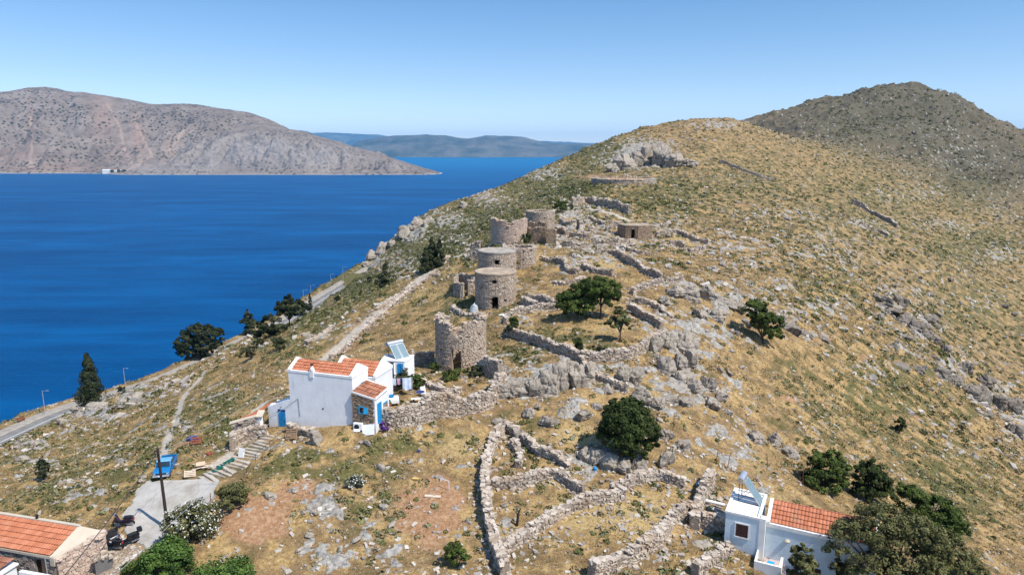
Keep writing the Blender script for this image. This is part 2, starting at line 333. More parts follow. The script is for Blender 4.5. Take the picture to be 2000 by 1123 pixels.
# level ground under the houses, towers and the parking place
# ------------------------------------------------------------------ build the hill
def build_terrain():
    NR, NC = 1000, 1080
    rr = np.geomspace(20, 1400, NR); th = np.linspace(R(-62), R(56), NC)
    X = rr[:, None] * np.sin(th)[None]; Y = rr[:, None] * np.cos(th)[None]
    Z = H(X, Y)
    rk, gr, so_ = masks(X, Y, Z)
    rr_ = np.clip(rk + 0.06, 0, 1)
    pat = fbm(X / 2.3, Y / 2.3, 4, 77) + 0.35 * fbm(X / 0.6, Y / 0.6, 2, 78)
    d, zz, sg = road_d(X, Y)
    rockm = np.clip(sstep(-0.35, 0.15, pat - 1.15 + 1.55 * rr_), 0, 1)
    near = (np.abs(sg - 2.2) < 8) & (Y < 420)
    rockm[near] = 0
    P = np.zeros_like(X); u, v = proj(X, Y, Z)
    for pts, w in PATHW:
        P = np.maximum(P, 1 - sstep(w * 0.7, w * 1.5, line_dist(X, Y, pts) + 0.35 * fbm(X / 2, Y / 2, 2, 5)))
    rockm *= (1 - P)
    dist = np.hypot(X, Y)
    # broken limestone: blocky steps where the rock is bare
    q = np.floor(fbm(X / 1.7, Y / 1.7, 3, 31) * 4) / 4
    Z = Z + rockm * (0.10 + 0.16 * (q + 0.4) + 0.12 * np.abs(gn(X / .8, Y / .8, 8))) * np.clip(dist / 70, .6, 4)
    Z = Z + 0.05 * gn(X / 0.9, Y / 0.9, 12) * (1 - rockm) * (~near)
    m1 = np.stack([rockm, np.clip(gr + 0.08, 0, 1), so_, np.ones_like(X)], -1)
    m2 = np.stack([P, sstep(0, 1, sstep(60, 260, dist) * 0.25 + sstep(440, 620, dist) * 0.75), blobs(u, v, STRAWB), np.ones_like(X)], -1)
    V = np.stack([X, Y, Z], -1).reshape(-1, 3)
    m = N("hillside_ground")
    a = m.sep(m.attr("m1")); b = m.sep(m.attr("m2"))
    big = m.noise(0.05, 4); med = m.noise(0.45, 5, 0.65); fine = m.noise(3.2, 5, 0.7); tiny = m.noise(9, 3, 0.6)
    straw = m.ramp(fine, [(0.3, (0.17, 0.105, 0.042)), (0.5, (0.37, 0.245, 0.105)), (0.72, (0.53, 0.38, 0.18))])
    och = m.ramp(tiny, [(0.3, (0.12, 0.075, 0.034)), (0.7, (0.29, 0.19, 0.095))])
    grn = m.ramp(fine, [(0.3, (0.045, 0.045, 0.016)), (0.7, (0.19, 0.165, 0.06))])
    soil = m.ramp(fine, [(0.3, (0.24, 0.125, 0.062)), (0.5, (0.34, 0.19, 0.10)), (0.75, (0.50, 0.34, 0.21))])
    c = m.mix(m.step(med, 0.39, 0.57), straw, och)
    c = m.mix(m.math('MULTIPLY', m.step(m.math('ADD', m.math('MULTIPLY', m.math('SUBTRACT', med, .5), 1.5), b[2]), .35, .75), .8), c, m.ramp(fine, [(0.3, (0.24, 0.155, 0.065)), (0.5, (0.43, 0.305, 0.135)), (0.7, (0.56, 0.42, 0.21))]))
    gfac = m.step(m.math('ADD', med, m.math('SUBTRACT', m.math('MULTIPLY', a[1], 0.42), m.math('MULTIPLY', b[2], .12))), 0.57, 0.75)
    c = m.mix(gfac, c, grn)
    shaded_heath = m.ramp(fine, [(0.3, (0.035, 0.031, 0.022)), (0.5, (0.095, 0.08, 0.058)), (0.7, (0.22, 0.19, 0.15))])
    c = m.mix(m.math('MULTIPLY', b[1], 0.8), c, shaded_heath)  # dark scrub and rock tone, with the far peak's cloud shadow mixed in
    rg = m.noise(0.8, 6, 0.75); fz = m.math('MULTIPLY', b[1], 3.0, clamp=True)
    c = m.mix(m.math('MULTIPLY', m.math('MULTIPLY', m.step(rg, 0.50, 0.62), 0.42), fz), c, (0.075, 0.068, 0.038))
    c = m.mix(m.math('MULTIPLY', m.math('MULTIPLY', m.step(m.noise(0.55, 6, 0.75), 0.56, 0.66), 0.6), fz), c, (0.36, 0.32, 0.27))
    sf = m.step(m.math('ADD', m.math('MULTIPLY', m.math('SUBTRACT', med, .5), 1.2), a[2]), 0.4, 0.62)
    c = m.mix(sf, c, soil)
    crk = m.voro(1.1, feature='DISTANCE_TO_EDGE', vec=None)
    rock = m.ramp(m.noise(1.6, 6, 0.7), [(0.28, (0.14, 0.125, 0.105)), (0.5, (0.31, 0.285, 0.245)), (0.72, (0.50, 0.465, 0.40))])
    rock = m.mix(m.math('MULTIPLY', m.step(m.math('ADD', crk, m.math('MULTIPLY', m.math('SUBTRACT', fine, 0.5), 0.30)), 0.05, -0.02), 0.6), rock, (0.09, 0.08, 0.07))
    rock = m.mix(m.math('MULTIPLY', m.step(med, 0.55, 0.7), 0.5), rock, (0.42, 0.30, 0.19))
    rf = m.step(m.math('ADD', a[0], m.math('MULTIPLY', m.math('SUBTRACT', fine, 0.5), 0.9)), 0.42, 0.58)
    # pebbles and loose stones too small to model
    peb = m.math('MULTIPLY', m.step(m.voro(2.2), 0.24, 0.15), m.step(m.noise(0.9, 3), 0.54, 0.64))
    c = m.mix(m.math('MULTIPLY', peb, 0.6), c, (0.40, 0.355, 0.29))
    c = m.mix(rf, c, rock)
    pathc = m.ramp(fine, [(0.3, (0.36, 0.30, 0.23)), (0.7, (0.60, 0.53, 0.44))])
    c = m.mix(m.math('MULTIPLY', b[0], 0.9), c, pathc)
    m.bump(m.math('ADD', m.math('MULTIPLY', fine, 1.0), m.math('MULTIPLY', crk, m.math('MULTIPLY', rf, 1.5))), 0.7, 0.25)
    m.done(c, 0.95, 0.1)
    o = np_mesh("hillside_ground", V, grid_faces(NR, NC)[:, ::-1], m.m, attrs={'m1': m1.reshape(-1, 4), 'm2': m2.reshape(-1, 4)}, smooth=True)
    tag(o, kind='structure')
# ------------------------------------------------------------------ sea
def build_sea():
    m = N("sea_water")
    v1 = m.scale(m.pos(), (1, 1.0, 1))
    swell = m.noise(0.006, 4, 0.6, m.scale(m.pos(), (0.5, 2.0, 1))); chop = m.noise(0.35, 6, 0.7, m.scale(m.pos(), (0.6, 1.6, 1))); mid = m.noise(0.03, 5, 0.6, m.scale(m.pos(), (0.5, 1.8, 1)))
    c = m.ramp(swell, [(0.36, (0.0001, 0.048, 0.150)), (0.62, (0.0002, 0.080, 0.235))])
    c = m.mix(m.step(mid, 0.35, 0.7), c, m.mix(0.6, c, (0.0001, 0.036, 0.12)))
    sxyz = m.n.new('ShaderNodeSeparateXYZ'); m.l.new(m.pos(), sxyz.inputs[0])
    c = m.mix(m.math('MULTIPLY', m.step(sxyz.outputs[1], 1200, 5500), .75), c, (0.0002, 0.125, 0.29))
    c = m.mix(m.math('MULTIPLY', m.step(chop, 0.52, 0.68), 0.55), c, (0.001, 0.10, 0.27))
    m.bump(m.math('ADD', m.math('MULTIPLY', chop, 1.0), m.math('MULTIPLY', mid, 1.5)), 0.6, 0.8)
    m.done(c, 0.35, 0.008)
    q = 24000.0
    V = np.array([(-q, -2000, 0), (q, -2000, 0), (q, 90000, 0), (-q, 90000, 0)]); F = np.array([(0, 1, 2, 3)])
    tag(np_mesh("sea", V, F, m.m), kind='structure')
# ------------------------------------------------------------------ land across the bay
def build_far_land():
    pts = []
    def sh(u, z=0.0, v=341.0, dY=0):
        a, dy, dz = ray(u, v); t = -CAMZ / dz; pts.append((a * t, dy * t + dY, z)); return dy * t
    for u in (-500, -300, -150, 0, 120, 240, 300, 400, 500, 600, 700, 770, 830): sh(u, 0, 341.5 if u > 200 else 339)
    sh(852, 0, 336)
    for u, v, Y in [(-400, 190, 4000), (-200, 182, 3950), (0, 180, 3900), (60, 176, 3950), (100, 172, 3950), (130, 178, 3950), (180, 182, 3900), (240, 195, 3850), (310, 203, 3800), (390, 205, 3750), (430, 211, 3700),
                    (480, 217, 3650), (520, 233, 3600), (560, 252, 3550), (610, 268, 3450), (660, 276, 3350), (700, 292, 3250), (740, 303, 3150), (790, 316, 3060), (830, 330, 2950)]:
        pts.append(pix(u, v, Y))
    for u, v, Y in [(100, 250, 3450), (0, 265, 3350), (200, 275, 3350), (300, 290, 3200), (50, 305, 3000), (150, 310, 3000), (250, 322, 2950), (400, 262, 3100), (480, 257, 3080), (520, 262, 3050), (600, 272, 3060), (560, 268, 3040),
                    (420, 300, 2860), (520, 300, 2840), (620, 300, 2850), (350, 318, 2850), (700, 305, 2900), (450, 322, 2790), (600, 322, 2790), (720, 325, 2790), (-200, 265, 3350)]:
        pts.append(pix(u, v, Y))
    for u, Y in [(-500, 4700), (0, 4700), (300, 4600), (500, 4400), (700, 3900), (800, 3500), (870, 3200)]: x, y, _ = pix(u, 300, Y); pts.append((x, y, -30))
    for u in (-500, -200, 0, 300, 600, 850, 900): x, y, _ = pix(u, 341, 2500); pts.append((x, y, -20))
    f = RBF(pts, 0.001, 1000)
    nx, ny = 900, 420
    X, Y = np.meshgrid(np.linspace(-4300, -120, nx), np.linspace(2500, 4700, ny)); Z = f(X, Y)
    amp = sstep(0, 60, Z); cr_ = np.array([pix(u, v, Y) for u, v, Y in [(-400, 190, 4000), (0, 180, 3900), (100, 172, 3950), (180, 182, 3900), (240, 195, 3850), (310, 203, 3800), (390, 205, 3750), (430, 211, 3700), (480, 217, 3650), (560, 252, 3550), (660, 276, 3350), (740, 303, 3150), (830, 330, 2950)]]); amp = amp * (1 - .85 * sstep(.72, .97, Z / np.maximum(5, np.interp(X, cr_[:, 0], cr_[:, 2]))))
    Z = Z + amp * (46 * (ridge(X / 380 + .3 * gn(X / 300, Y / 300, 3), Y / 900, 5, 41) - 0.9) + 9 * fbm(X / 60, Y / 60, 4, 43))
    u, v = proj(X, Y, np.maximum(Z, 1))
    cl = blobs(u, v, "500 300 160 34 1;620 310 90 25 1;400 320 120 18 .7;300 330 60 10 .6;740 325 60 12 .5")
    Z = Z + cl * amp * (46 * (ridge(X / 130, Y / 260, 4, 47) - 0.8))
    red = blobs(u, v, "200 230 25 45 .8;270 270 16 50 .9;330 290 14 30 .7;100 330 120 8 .7;30 310 60 20 .5;240 300 50 22 .5;60 250 10 60 .4;130 320 80 14 .4")
    streak = np.zeros_like(X)
    for P in ([(210, 205), (235, 250), (242, 290), (262, 328)], [(262, 235), (285, 280), (297, 303)], [(365, 250), (330, 290)], [(60, 230), (62, 290), (58, 330)], [(300, 303), (265, 325), (240, 335)]):
        dmin = np.full(X.shape, 1e9)
        for i in range(len(P) - 1):
            A = np.array(P[i], float); e = np.array(P[i + 1], float) - A
            t = np.clip(((u - A[0]) * e[0] + (v - A[1]) * e[1]) / (e @ e), 0, 1)
            dmin = np.minimum(dmin, np.hypot(u - A[0] - e[0] * t, v - A[1] - e[1] * t))
        streak = np.maximum(streak, np.exp(-((dmin + 1.2 * gn(X / 40, Y / 40)) / 2.4) ** 2))
    m1 = np.stack([cl, red, streak, np.ones_like(X)], -1).reshape(-1, 4)
    m = N("far_hillside"); a = m.sep(m.attr("m1"))
    n1 = m.noise(0.010, 6, 0.65); n2 = m.noise(0.05, 6, 0.7); n3 = m.noise(0.15, 4, 0.7)
    c = m.ramp(n1, [(0.3, (0.15, 0.12, 0.10)), (0.5, (0.25, 0.195, 0.155)), (0.7, (0.32, 0.265, 0.22))])
    c = m.mix(m.math('MULTIPLY', a[1], 0.5), c, (0.40, 0.25, 0.175))
    c = m.mix(m.math('MULTIPLY', a[0], 0.75), c, m.ramp(n2, [(0.3, (0.20, 0.18, 0.17)), (0.7, (0.44, 0.40, 0.37))]))
    c = m.mix(m.math('MULTIPLY', a[2], 0.5), c, (0.52, 0.37, 0.28))
    sz = m.n.new("ShaderNodeSeparateXYZ"); m.l.new(m.pos(), sz.inputs[0])
    c = m.mix(m.step(m.math('ADD', sz.outputs[2], m.math('MULTIPLY', n3, 5)), 5.5, 3.0), c, (0.46, 0.41, 0.35))
    scrub = m.math('MULTIPLY', m.step(m.voro(0.055), 0.42, 0.28), m.step(m.noise(0.004, 4, 0.6), 0.36, 0.50))
    scrub = m.math('MULTIPLY', scrub, m.math('SUBTRACT', 1.0, m.math('MULTIPLY', a[0], 0.8)))
    c = m.mix(m.math('MULTIPLY', scrub, 0.9), c, (0.03, 0.035, 0.018))
    m.bump(n2, 1.0, 14.0); m.done(c, 0.95, 0.05)
    F = grid_faces(ny, nx); zz = Z.ravel(); F = F[(zz[F].max(1) > -1.0)]
    o = np_mesh("headland_hill", np.stack([X, Y, Z], -1).reshape(-1, 3), F, m.m, attrs={'m1': m1}, smooth=True); tag(o, kind='structure')
    # islands
    im = N("island_ground"); f_ = im.noise(0.002, 6, 0.6)
    im.bump(im.noise(0.006, 5), 1.0, 60); im.done(im.ramp(f_, [(0.35, (0.055, 0.06, 0.045)), (0.65, (0.16, 0.14, 0.11))]), 0.95, 0.05)
    def island(name, crest, Y0, half, seed, amp):
        n, k = 420, 60
        cu = np.array(crest, float); us = np.linspace(cu[0, 0], cu[-1, 0], n); vs = np.interp(us, cu[:, 0], cu[:, 1])
        kx = np.exp(-np.linspace(-2, 2, 13) ** 2); kx /= kx.sum(); vs = np.convolve(np.pad(vs, 6, 'edge'), kx, 'valid')
        a = (us - 1000) / FOC; b = (561.5 - vs) / FOC; dy = cp + b * sp; dz = -sp + b * cp; t = Y0 / dy
        xc = a * t; zc = CAMZ + dz * t
        s = np.linspace(-1, 1, k)[:, None]
        X = xc[None] * (1 + s * half / Y0); Yy = Y0 + s * half * (1 + 0.12 * gn(xc / 900, xc * 0, seed)[None])
        Z = zc[None] * (1 - np.abs(s) ** 1.25) ** 0.9
        Z = Z * (1 + 0.18 * (1 - (1 - np.abs(s)) ** 3) * ridge(X / 1100, Yy / 1500, 5, seed)) + amp * np.minimum(1, Z / 80) * fbm(X / 500, Yy / 500, 4, seed) * np.abs(s) ** .5 - 4
        tag(np_mesh(name, np.stack([X, Yy, Z], -1).reshape(-1, 3), grid_faces(k, n), im.m, smooth=True), kind='structure')
    island("distant_island", [(676, 302), (690, 281), (712, 274), (740, 268), (790, 265), (815, 264), (870, 265), (895, 270), (915, 271), (945, 266), (1000, 266), (1030, 270), (1065, 278), (1100, 281), (1140, 281), (1165, 284), (1230, 292), (1300, 303)], 12500, 1900, 3, 10)
    island("distant_island", [(480, 303), (520, 262), (570, 254), (600, 257), (625, 266), (645, 285), (660, 302)], 13500, 1200, 13, 10)
    island("distant_mountains", [(480, 300), (560, 262), (640, 260), (690, 262), (740, 264), (800, 270), (860, 278), (960, 277), (1060, 276), (1120, 279), (1180, 280), (1260, 288), (1340, 300)], 21500, 2500, 23, 40)
def build_haze():
    m = N("air"); m.n.remove(m.b)
    v = m.n.new("ShaderNodeVolumePrincipled"); v.inputs['Color'].default_value = (0.16, 0.56, 1.0, 1); v.inputs['Density'].default_value = HAZE
    v.inputs['Anisotropy'].default_value = 0.0
    m.l.new(v.outputs[0], m.n["Material Output"].inputs['Volume'])
    x, y0, y1, z0, z1 = 15000, -800, 24500, -60.0, 720.0
    V = np.array([(-x, y0, z0), (x, y0, z0), (x, y1, z0), (-x, y1, z0), (-x, y0, z1), (x, y0, z1), (x, y1, z1), (-x, y1, z1)])
    F = np.array([(3, 2, 1, 0), (4, 5, 6, 7), (0, 1, 5, 4), (1, 2, 6, 5), (2, 3, 7, 6), (3, 0, 4, 7)])
    tag(np_mesh("haze", V, F, m.m), kind='stuff')
HAZE = 4.2e-5
# ------------------------------------------------------------------ loose geometry collectors
class Acc:
    def __init__(s): s.V = []; s.F = []; s.A = []; s.n = 0
    def add(s, V, F, a=None):
        V = np.asarray(V, float).reshape(-1, 3); F = np.asarray(F, int)
        s.V.append(V); s.F.append(F + s.n); s.n += len(V)
        s.A.append(np.full(len(V), 0.5) if a is None else np.asarray(a, float))
    def build(s, name, mat, parent=None, origin=(0, 0, 0), smooth=False):
        V = np.concatenate(s.V) - np.array(origin, float)
        k = max(f.shape[1] for f in s.F)
        if all(f.shape[1] == k for f in s.F): F = np.concatenate(s.F)
        else:
            L = []
            for f in s.F:
                L.append(f if f.shape[1] == 3 else np.concatenate([f[:, [0, 1, 2]], f[:, [0, 2, 3]]]))
            F = np.concatenate(L)
        return np_mesh(name, V, F, mat, parent, attrs={'rnd': np.concatenate(s.A)}, smooth=smooth)
BOXF = np.array([(0, 3, 2, 1), (4, 5, 6, 7), (0, 1, 5, 4), (1, 2, 6, 5), (2, 3, 7, 6), (3, 0, 4, 7)])
BOXV = np.array([(-1, -1, -1), (1, -1, -1), (1, 1, -1), (-1, 1, -1), (-1, -1, 1), (1, -1, 1), (1, 1, 1), (-1, 1, 1)], float) / 2
def boxes(acc, C, T, Nn, U, sz, jit=0.12, rnd=None):
    """many jittered blocks: centres C, axes T Nn U (n,3), sizes sz (n,3)"""
    n = len(C)
    if n == 0: return
    v = BOXV[None] * sz[:, None, :] * (1 + 0 * rng.random((n, 8, 1)))
    v = v + (rng.random((n, 8, 3)) - 0.5) * 2 * jit * sz[:, None, :]
    W_ = C[:, None, :] + v[..., 0:1] * T[:, None, :] + v[..., 1:2] * Nn[:, None, :] + v[..., 2:3] * U[:, None, :]
    F = (BOXF[None] + (np.arange(n) * 8)[:, None, None]).reshape(-1, 4)
    r = rng.random(n) if rnd is None else rnd
    acc.add(W_.reshape(-1, 3), F, np.repeat(r, 8))
def masonry_mat(name, dark, mid, light, warm=(0.40, 0.27, 0.16), sc=1.0):
    m = N(name); r = m.attr('rnd', 'Fac'); f = m.noise(6 * sc, 4, 0.7); g = m.noise(0.5, 4, 0.6)
    c = m.ramp(r, [(0.0, dark), (0.45, mid), (1.0, light)])
    c = m.mix(0.42, c, m.ramp(f, [(0.3, tuple(x * .45 for x in mid)), (0.7, tuple(min(.8, x * 1.5) for x in mid))]))
    c = m.mix(m.math('MULTIPLY', m.step(g, 0.5, 0.68), 0.45), c, warm)
    m.bump(f, 0.5, 0.06)
    return m.done(c, 0.95, 0.08)
M_DRY = masonry_mat("dry_limestone", (0.15, 0.115, 0.09), (0.38, 0.305, 0.235), (0.66, 0.575, 0.475))
M_TOWER = masonry_mat("tower_masonry", (0.20, 0.155, 0.12), (0.44, 0.345, 0.26), (0.64, 0.535, 0.42), (0.44, 0.31, 0.21))
M_PALE = masonry_mat("pale_plaster_masonry", (0.30, 0.22, 0.165), (0.52, 0.39, 0.30), (0.64, 0.52, 0.42), (0.55, 0.36, 0.26))
M_BROWN = masonry_mat("brown_masonry", (0.14, 0.10, 0.07), (0.30, 0.215, 0.145), (0.46, 0.345, 0.24))
def resample(P, ds, closed=False):
    P = np.array(P, float)
    if closed: P = np.vstack([P, P[:1]])
    d = np.r_[0, np.cumsum(np.hypot(*np.diff(P[:, :2], axis=0).T))]
    n = max(3, int(round(d[-1] / ds)) + 1); s = np.linspace(0, d[-1], n)
    Q = np.stack([np.interp(s, d, P[:, k]) for k in range(3)], 1)
    return s, Q
def smooth_path(P, k=3):
    P = np.array(P, float)
    if len(P) < 3: return P
    for _ in range(k):
        Q = [P[0]]
        for i in range(len(P) - 1): Q += [P[i] * .75 + P[i + 1] * .25, P[i] * .25 + P[i + 1] * .75]
        Q.append(P[-1]); P = np.array(Q)
    return P
def masonry(acc, core, P, top, thick, sw, shh, holes=(), closed=False, faces=(1, -1), depth=0.2, jit=0.13, caps=True, cell=0.25, lim=None):
    """stones laid on both faces of a wall that follows the centre line P (z = foot); top(s) = height above the foot"""
    L = np.hypot(*np.diff(np.vstack([P, P[:1]]) if closed else P, axis=0)[:, :2].T).sum()
    s, Q = resample(P, cell, closed); n = len(s)
    T = np.gradient(Q[:, :2], axis=0)
    if closed:
        T[0] = T[-1] = Q[1, :2] - Q[-2, :2]
    T /= np.hypot(*T.T)[:, None] + 1e-9; NN = np.stack([T[:, 1], -T[:, 0]], 1)     # right-hand side normal
    tp = np.array([top(x) for x in s])
    def hole(ss, hh):
        m = np.zeros(np.broadcast(ss, hh).shape, bool)
        for h_ in holes:
            s0, w, h0, h1, arch = h_
            dsx = np.abs(ss - s0)
            if closed: dsx = np.minimum(dsx, L - dsx)
            lim_ = h1 if not arch else h1 - w / 2 + np.sqrt(np.maximum(0, (w / 2) ** 2 - np.minimum(dsx, w / 2) ** 2))
            m |= (dsx < w / 2) & (hh > h0) & (hh < lim_)
        return m
    # core
    ch = 0.2; mh = max(0.4, tp.max()); nj = int(math.ceil(mh / ch))
    sc_ = (s[:-1] + s[1:]) / 2; hc = (np.arange(nj) + .5) * ch
    tc = np.interp(sc_, s, tp)
    pres = (hc[None] < tc[:, None] - 0.02) & ~hole(sc_[:, None], hc[None])
    def pt(i, j, side, ext=0.0):
        o = side * (thick / 2 - 0.05)
        return np.stack([Q[i, 0] + NN[i, 0] * o, Q[i, 1] + NN[i, 1] * o, Q[i, 2] + j * ch], -1)
    I, J = np.nonzero(pres); quads = []
    def addq(a, b, c, d): quads.append(np.stack([a, b, c, d], 1))
    for sd_ in (1, -1):
        addq(pt(I, J, sd_), pt(I + 1, J, sd_), pt(I + 1, J + 1, sd_), pt(I, J + 1, sd_))
    pu = np.pad(pres, ((0, 0), (0, 1)))[:, 1:]; pdn = np.pad(pres, ((0, 0), (1, 0)))[:, :-1]
    pl = np.roll(pres, 1, 0) if closed else np.pad(pres, ((1, 0), (0, 0)))[:-1]; pr = np.roll(pres, -1, 0) if closed else np.pad(pres, ((0, 1), (0, 0)))[1:]
    i, j = np.nonzero(pres & ~pu); addq(pt(i, j + 1, 1), pt(i + 1, j + 1, 1), pt(i + 1, j + 1, -1), pt(i, j + 1, -1))
    i, j = np.nonzero(pres & ~pdn & (np.arange(nj)[None] > 0)); addq(pt(i, j, 1), pt(i + 1, j, 1), pt(i + 1, j, -1), pt(i, j, -1))
    i, j = np.nonzero(pres & ~pl); addq(pt(i, j, 1), pt(i, j + 1, 1), pt(i, j + 1, -1), pt(i, j, -1))
    i, j = np.nonzero(pres & ~pr); addq(pt(i + 1, j, 1), pt(i + 1, j + 1, 1), pt(i + 1, j + 1, -1), pt(i + 1, j, -1))
    if quads:
        qv = np.concatenate(quads).reshape(-1, 3); core.add(qv, np.arange(len(qv)).reshape(-1, 4), np.full(len(qv), 0.15))
    # stones
    def frame(ss):
        x = np.interp(ss, s, Q[:, 0]); y = np.interp(ss, s, Q[:, 1]); z = np.interp(ss, s, Q[:, 2])
        nx = np.interp(ss, s, NN[:, 0]); ny = np.interp(ss, s, NN[:, 1]); q = np.hypot(nx, ny) + 1e-9; nx /= q; ny /= q
        Nv = np.stack([nx, ny, 0 * nx], 1); Tv = np.stack([-ny, nx, 0 * nx], 1); dz = np.gradient(Q[:, 2], s)
        sl = np.interp(ss, s, dz); Tv[:, 2] = sl; Tv /= np.linalg.norm(Tv, axis=1)[:, None]
        return np.stack([x, y, z], 1), Tv, Nv
    up = np.array([0, 0, 1.0])
    for sd_ in faces:
        h = 0.0
        while h < mh + shh:
            rh = shh * rng.uniform(0.75, 1.3); k = int(s[-1] / sw * 1.02) + 1
            w = rng.uniform(0.6, 1.5, k + 2); w = w / w.sum() * s[-1] * 1.0; e = np.cumsum(w); ss = e - w / 2
            hcen = h + rh / 2
            ok = (hcen < np.interp(ss, s, tp) + 0.02) & ~hole(ss, np.full(len(ss), hcen)) & ~hole(ss + w * .3, np.full(len(ss), hcen)) & ~hole(ss - w * .3, np.full(len(ss), hcen))
            ss = ss[ok]; w = w[ok]
            if len(ss):
                B, Tv, Nv = frame(ss); C = B + Nv * sd_ * (thick / 2 - depth / 2 + rng.uniform(-0.02, 0.05, len(ss)))[:, None]; C[:, 2] += hcen
                sz = np.stack([w * 0.88, np.full(len(ss), depth), np.full(len(ss), rh * 0.82)], 1)
                boxes(acc, C, Tv, Nv, np.repeat(up[None], len(ss), 0), sz, jit)
            h += rh
    if caps:
        k = int(s[-1] / sw * 1.6 * max(1, thick / 0.5)); ss = rng.uniform(0, s[-1], k)
        hcen = np.interp(ss, s, tp); ok = ~hole(ss, hcen - 0.1); ss = ss[ok]; hcen = hcen[ok]
        if len(ss):
            B, Tv, Nv = frame(ss); C = B + Nv * rng.uniform(-thick / 2.2, thick / 2.2, len(ss))[:, None]; C[:, 2] += hcen + rng.uniform(-.08, .08, len(ss))
            an = rng.uniform(0, 6.28, len(ss)); c, s_ = np.cos(an)[:, None], np.sin(an)[:, None]
            T2 = Tv * c + Nv * s_; N2 = -Tv * s_ + Nv * c
            tilt = np.stack([rng.normal(0, .18, len(ss)), rng.normal(0, .18, len(ss)), np.ones(len(ss))], 1); tilt /= np.linalg.norm(tilt, axis=1)[:, None]
            sz = np.stack([rng.uniform(.6, 1.5, len(ss)) * sw, rng.uniform(.5, 1.1, len(ss)) * sw, rng.uniform(.6, 1.3, len(ss)) * shh], 1)
            boxes(acc, C, T2, N2, tilt, sz, 0.18, rng.uniform(0.45, 1.0, len(ss)))
WALLFOOT = []
TUMBLE = Acc()
def dry_wall(px, h, label, thick=0.6, sw=0.34, sh_=0.19, name="dry_stone_wall", rough=0.25, mat=None, group=None, world=None, cat="stone wall"):
    P = np.array([at(u, v) for u, v in px]) if world is None else np.array(world, float)
    P = smooth_path(P, 2); s, Q = resample(P, 0.5)
    Q[:, 2] = H(Q[:, 0], Q[:, 1]) - 0.15
    k = np.ones(3) / 3; zz = np.convolve(np.pad(Q[:, 2], 1, 'edge'), k, 'valid'); Q[:, 2] = np.minimum(zz, Q[:, 2] + .1)
    sd_ = rng.integers(1, 900); d0 = np.hypot(*Q.mean(0)[:2]); q = 1.0 if d0 < 85 else (1.35 if d0 < 140 else 1.8)
    top = lambda x: h * (1 + rough * float(gn(x / 3.1, x * 0 + .5, sd_)) + rough * .5 * float(gn(x / 0.9, x * 0 + .5, sd_ + 1))) + 0.15
    a = Acc(); c = Acc()
    masonry(a, c, Q, top, thick, sw * q, sh_ * q, depth=0.26 * q ** .5, cell=0.3, jit=0.22)
    # tumbled stones along the foot
    k = int(s[-1] * 6.5 / q); i = rng.integers(0, len(Q), k); off = rng.normal(0, thick * 0.8 + .35, (k, 2)); C = Q[i].copy(); C[:, :2] += off; C[:, 2] = H(C[:, 0], C[:, 1]) + 0.04
    an = rng.uniform(0, 6.28, k); T = np.stack([np.cos(an), np.sin(an), 0 * an], 1); Nn = np.stack([-np.sin(an), np.cos(an), 0 * an], 1)
    sz = rng.uniform(.12, .38, (k, 3)) * q; sz[:, 2] *= .6
    boxes(TUMBLE, C, T, Nn, np.repeat([[0, 0, 1.0]], k, 0), sz, 0.2)
    a.add(np.concatenate(c.V), np.concatenate([c.F[0]]), np.full(len(c.V[0]), 0.1)) if c.V else None
    o_ = Q[len(Q) // 2]
    o = a.build(name, mat or M_DRY, None, o_); o.location = o_
    tag(o, label, cat, group, 'thing')
    WALLFOOT.append(Q)
    return o
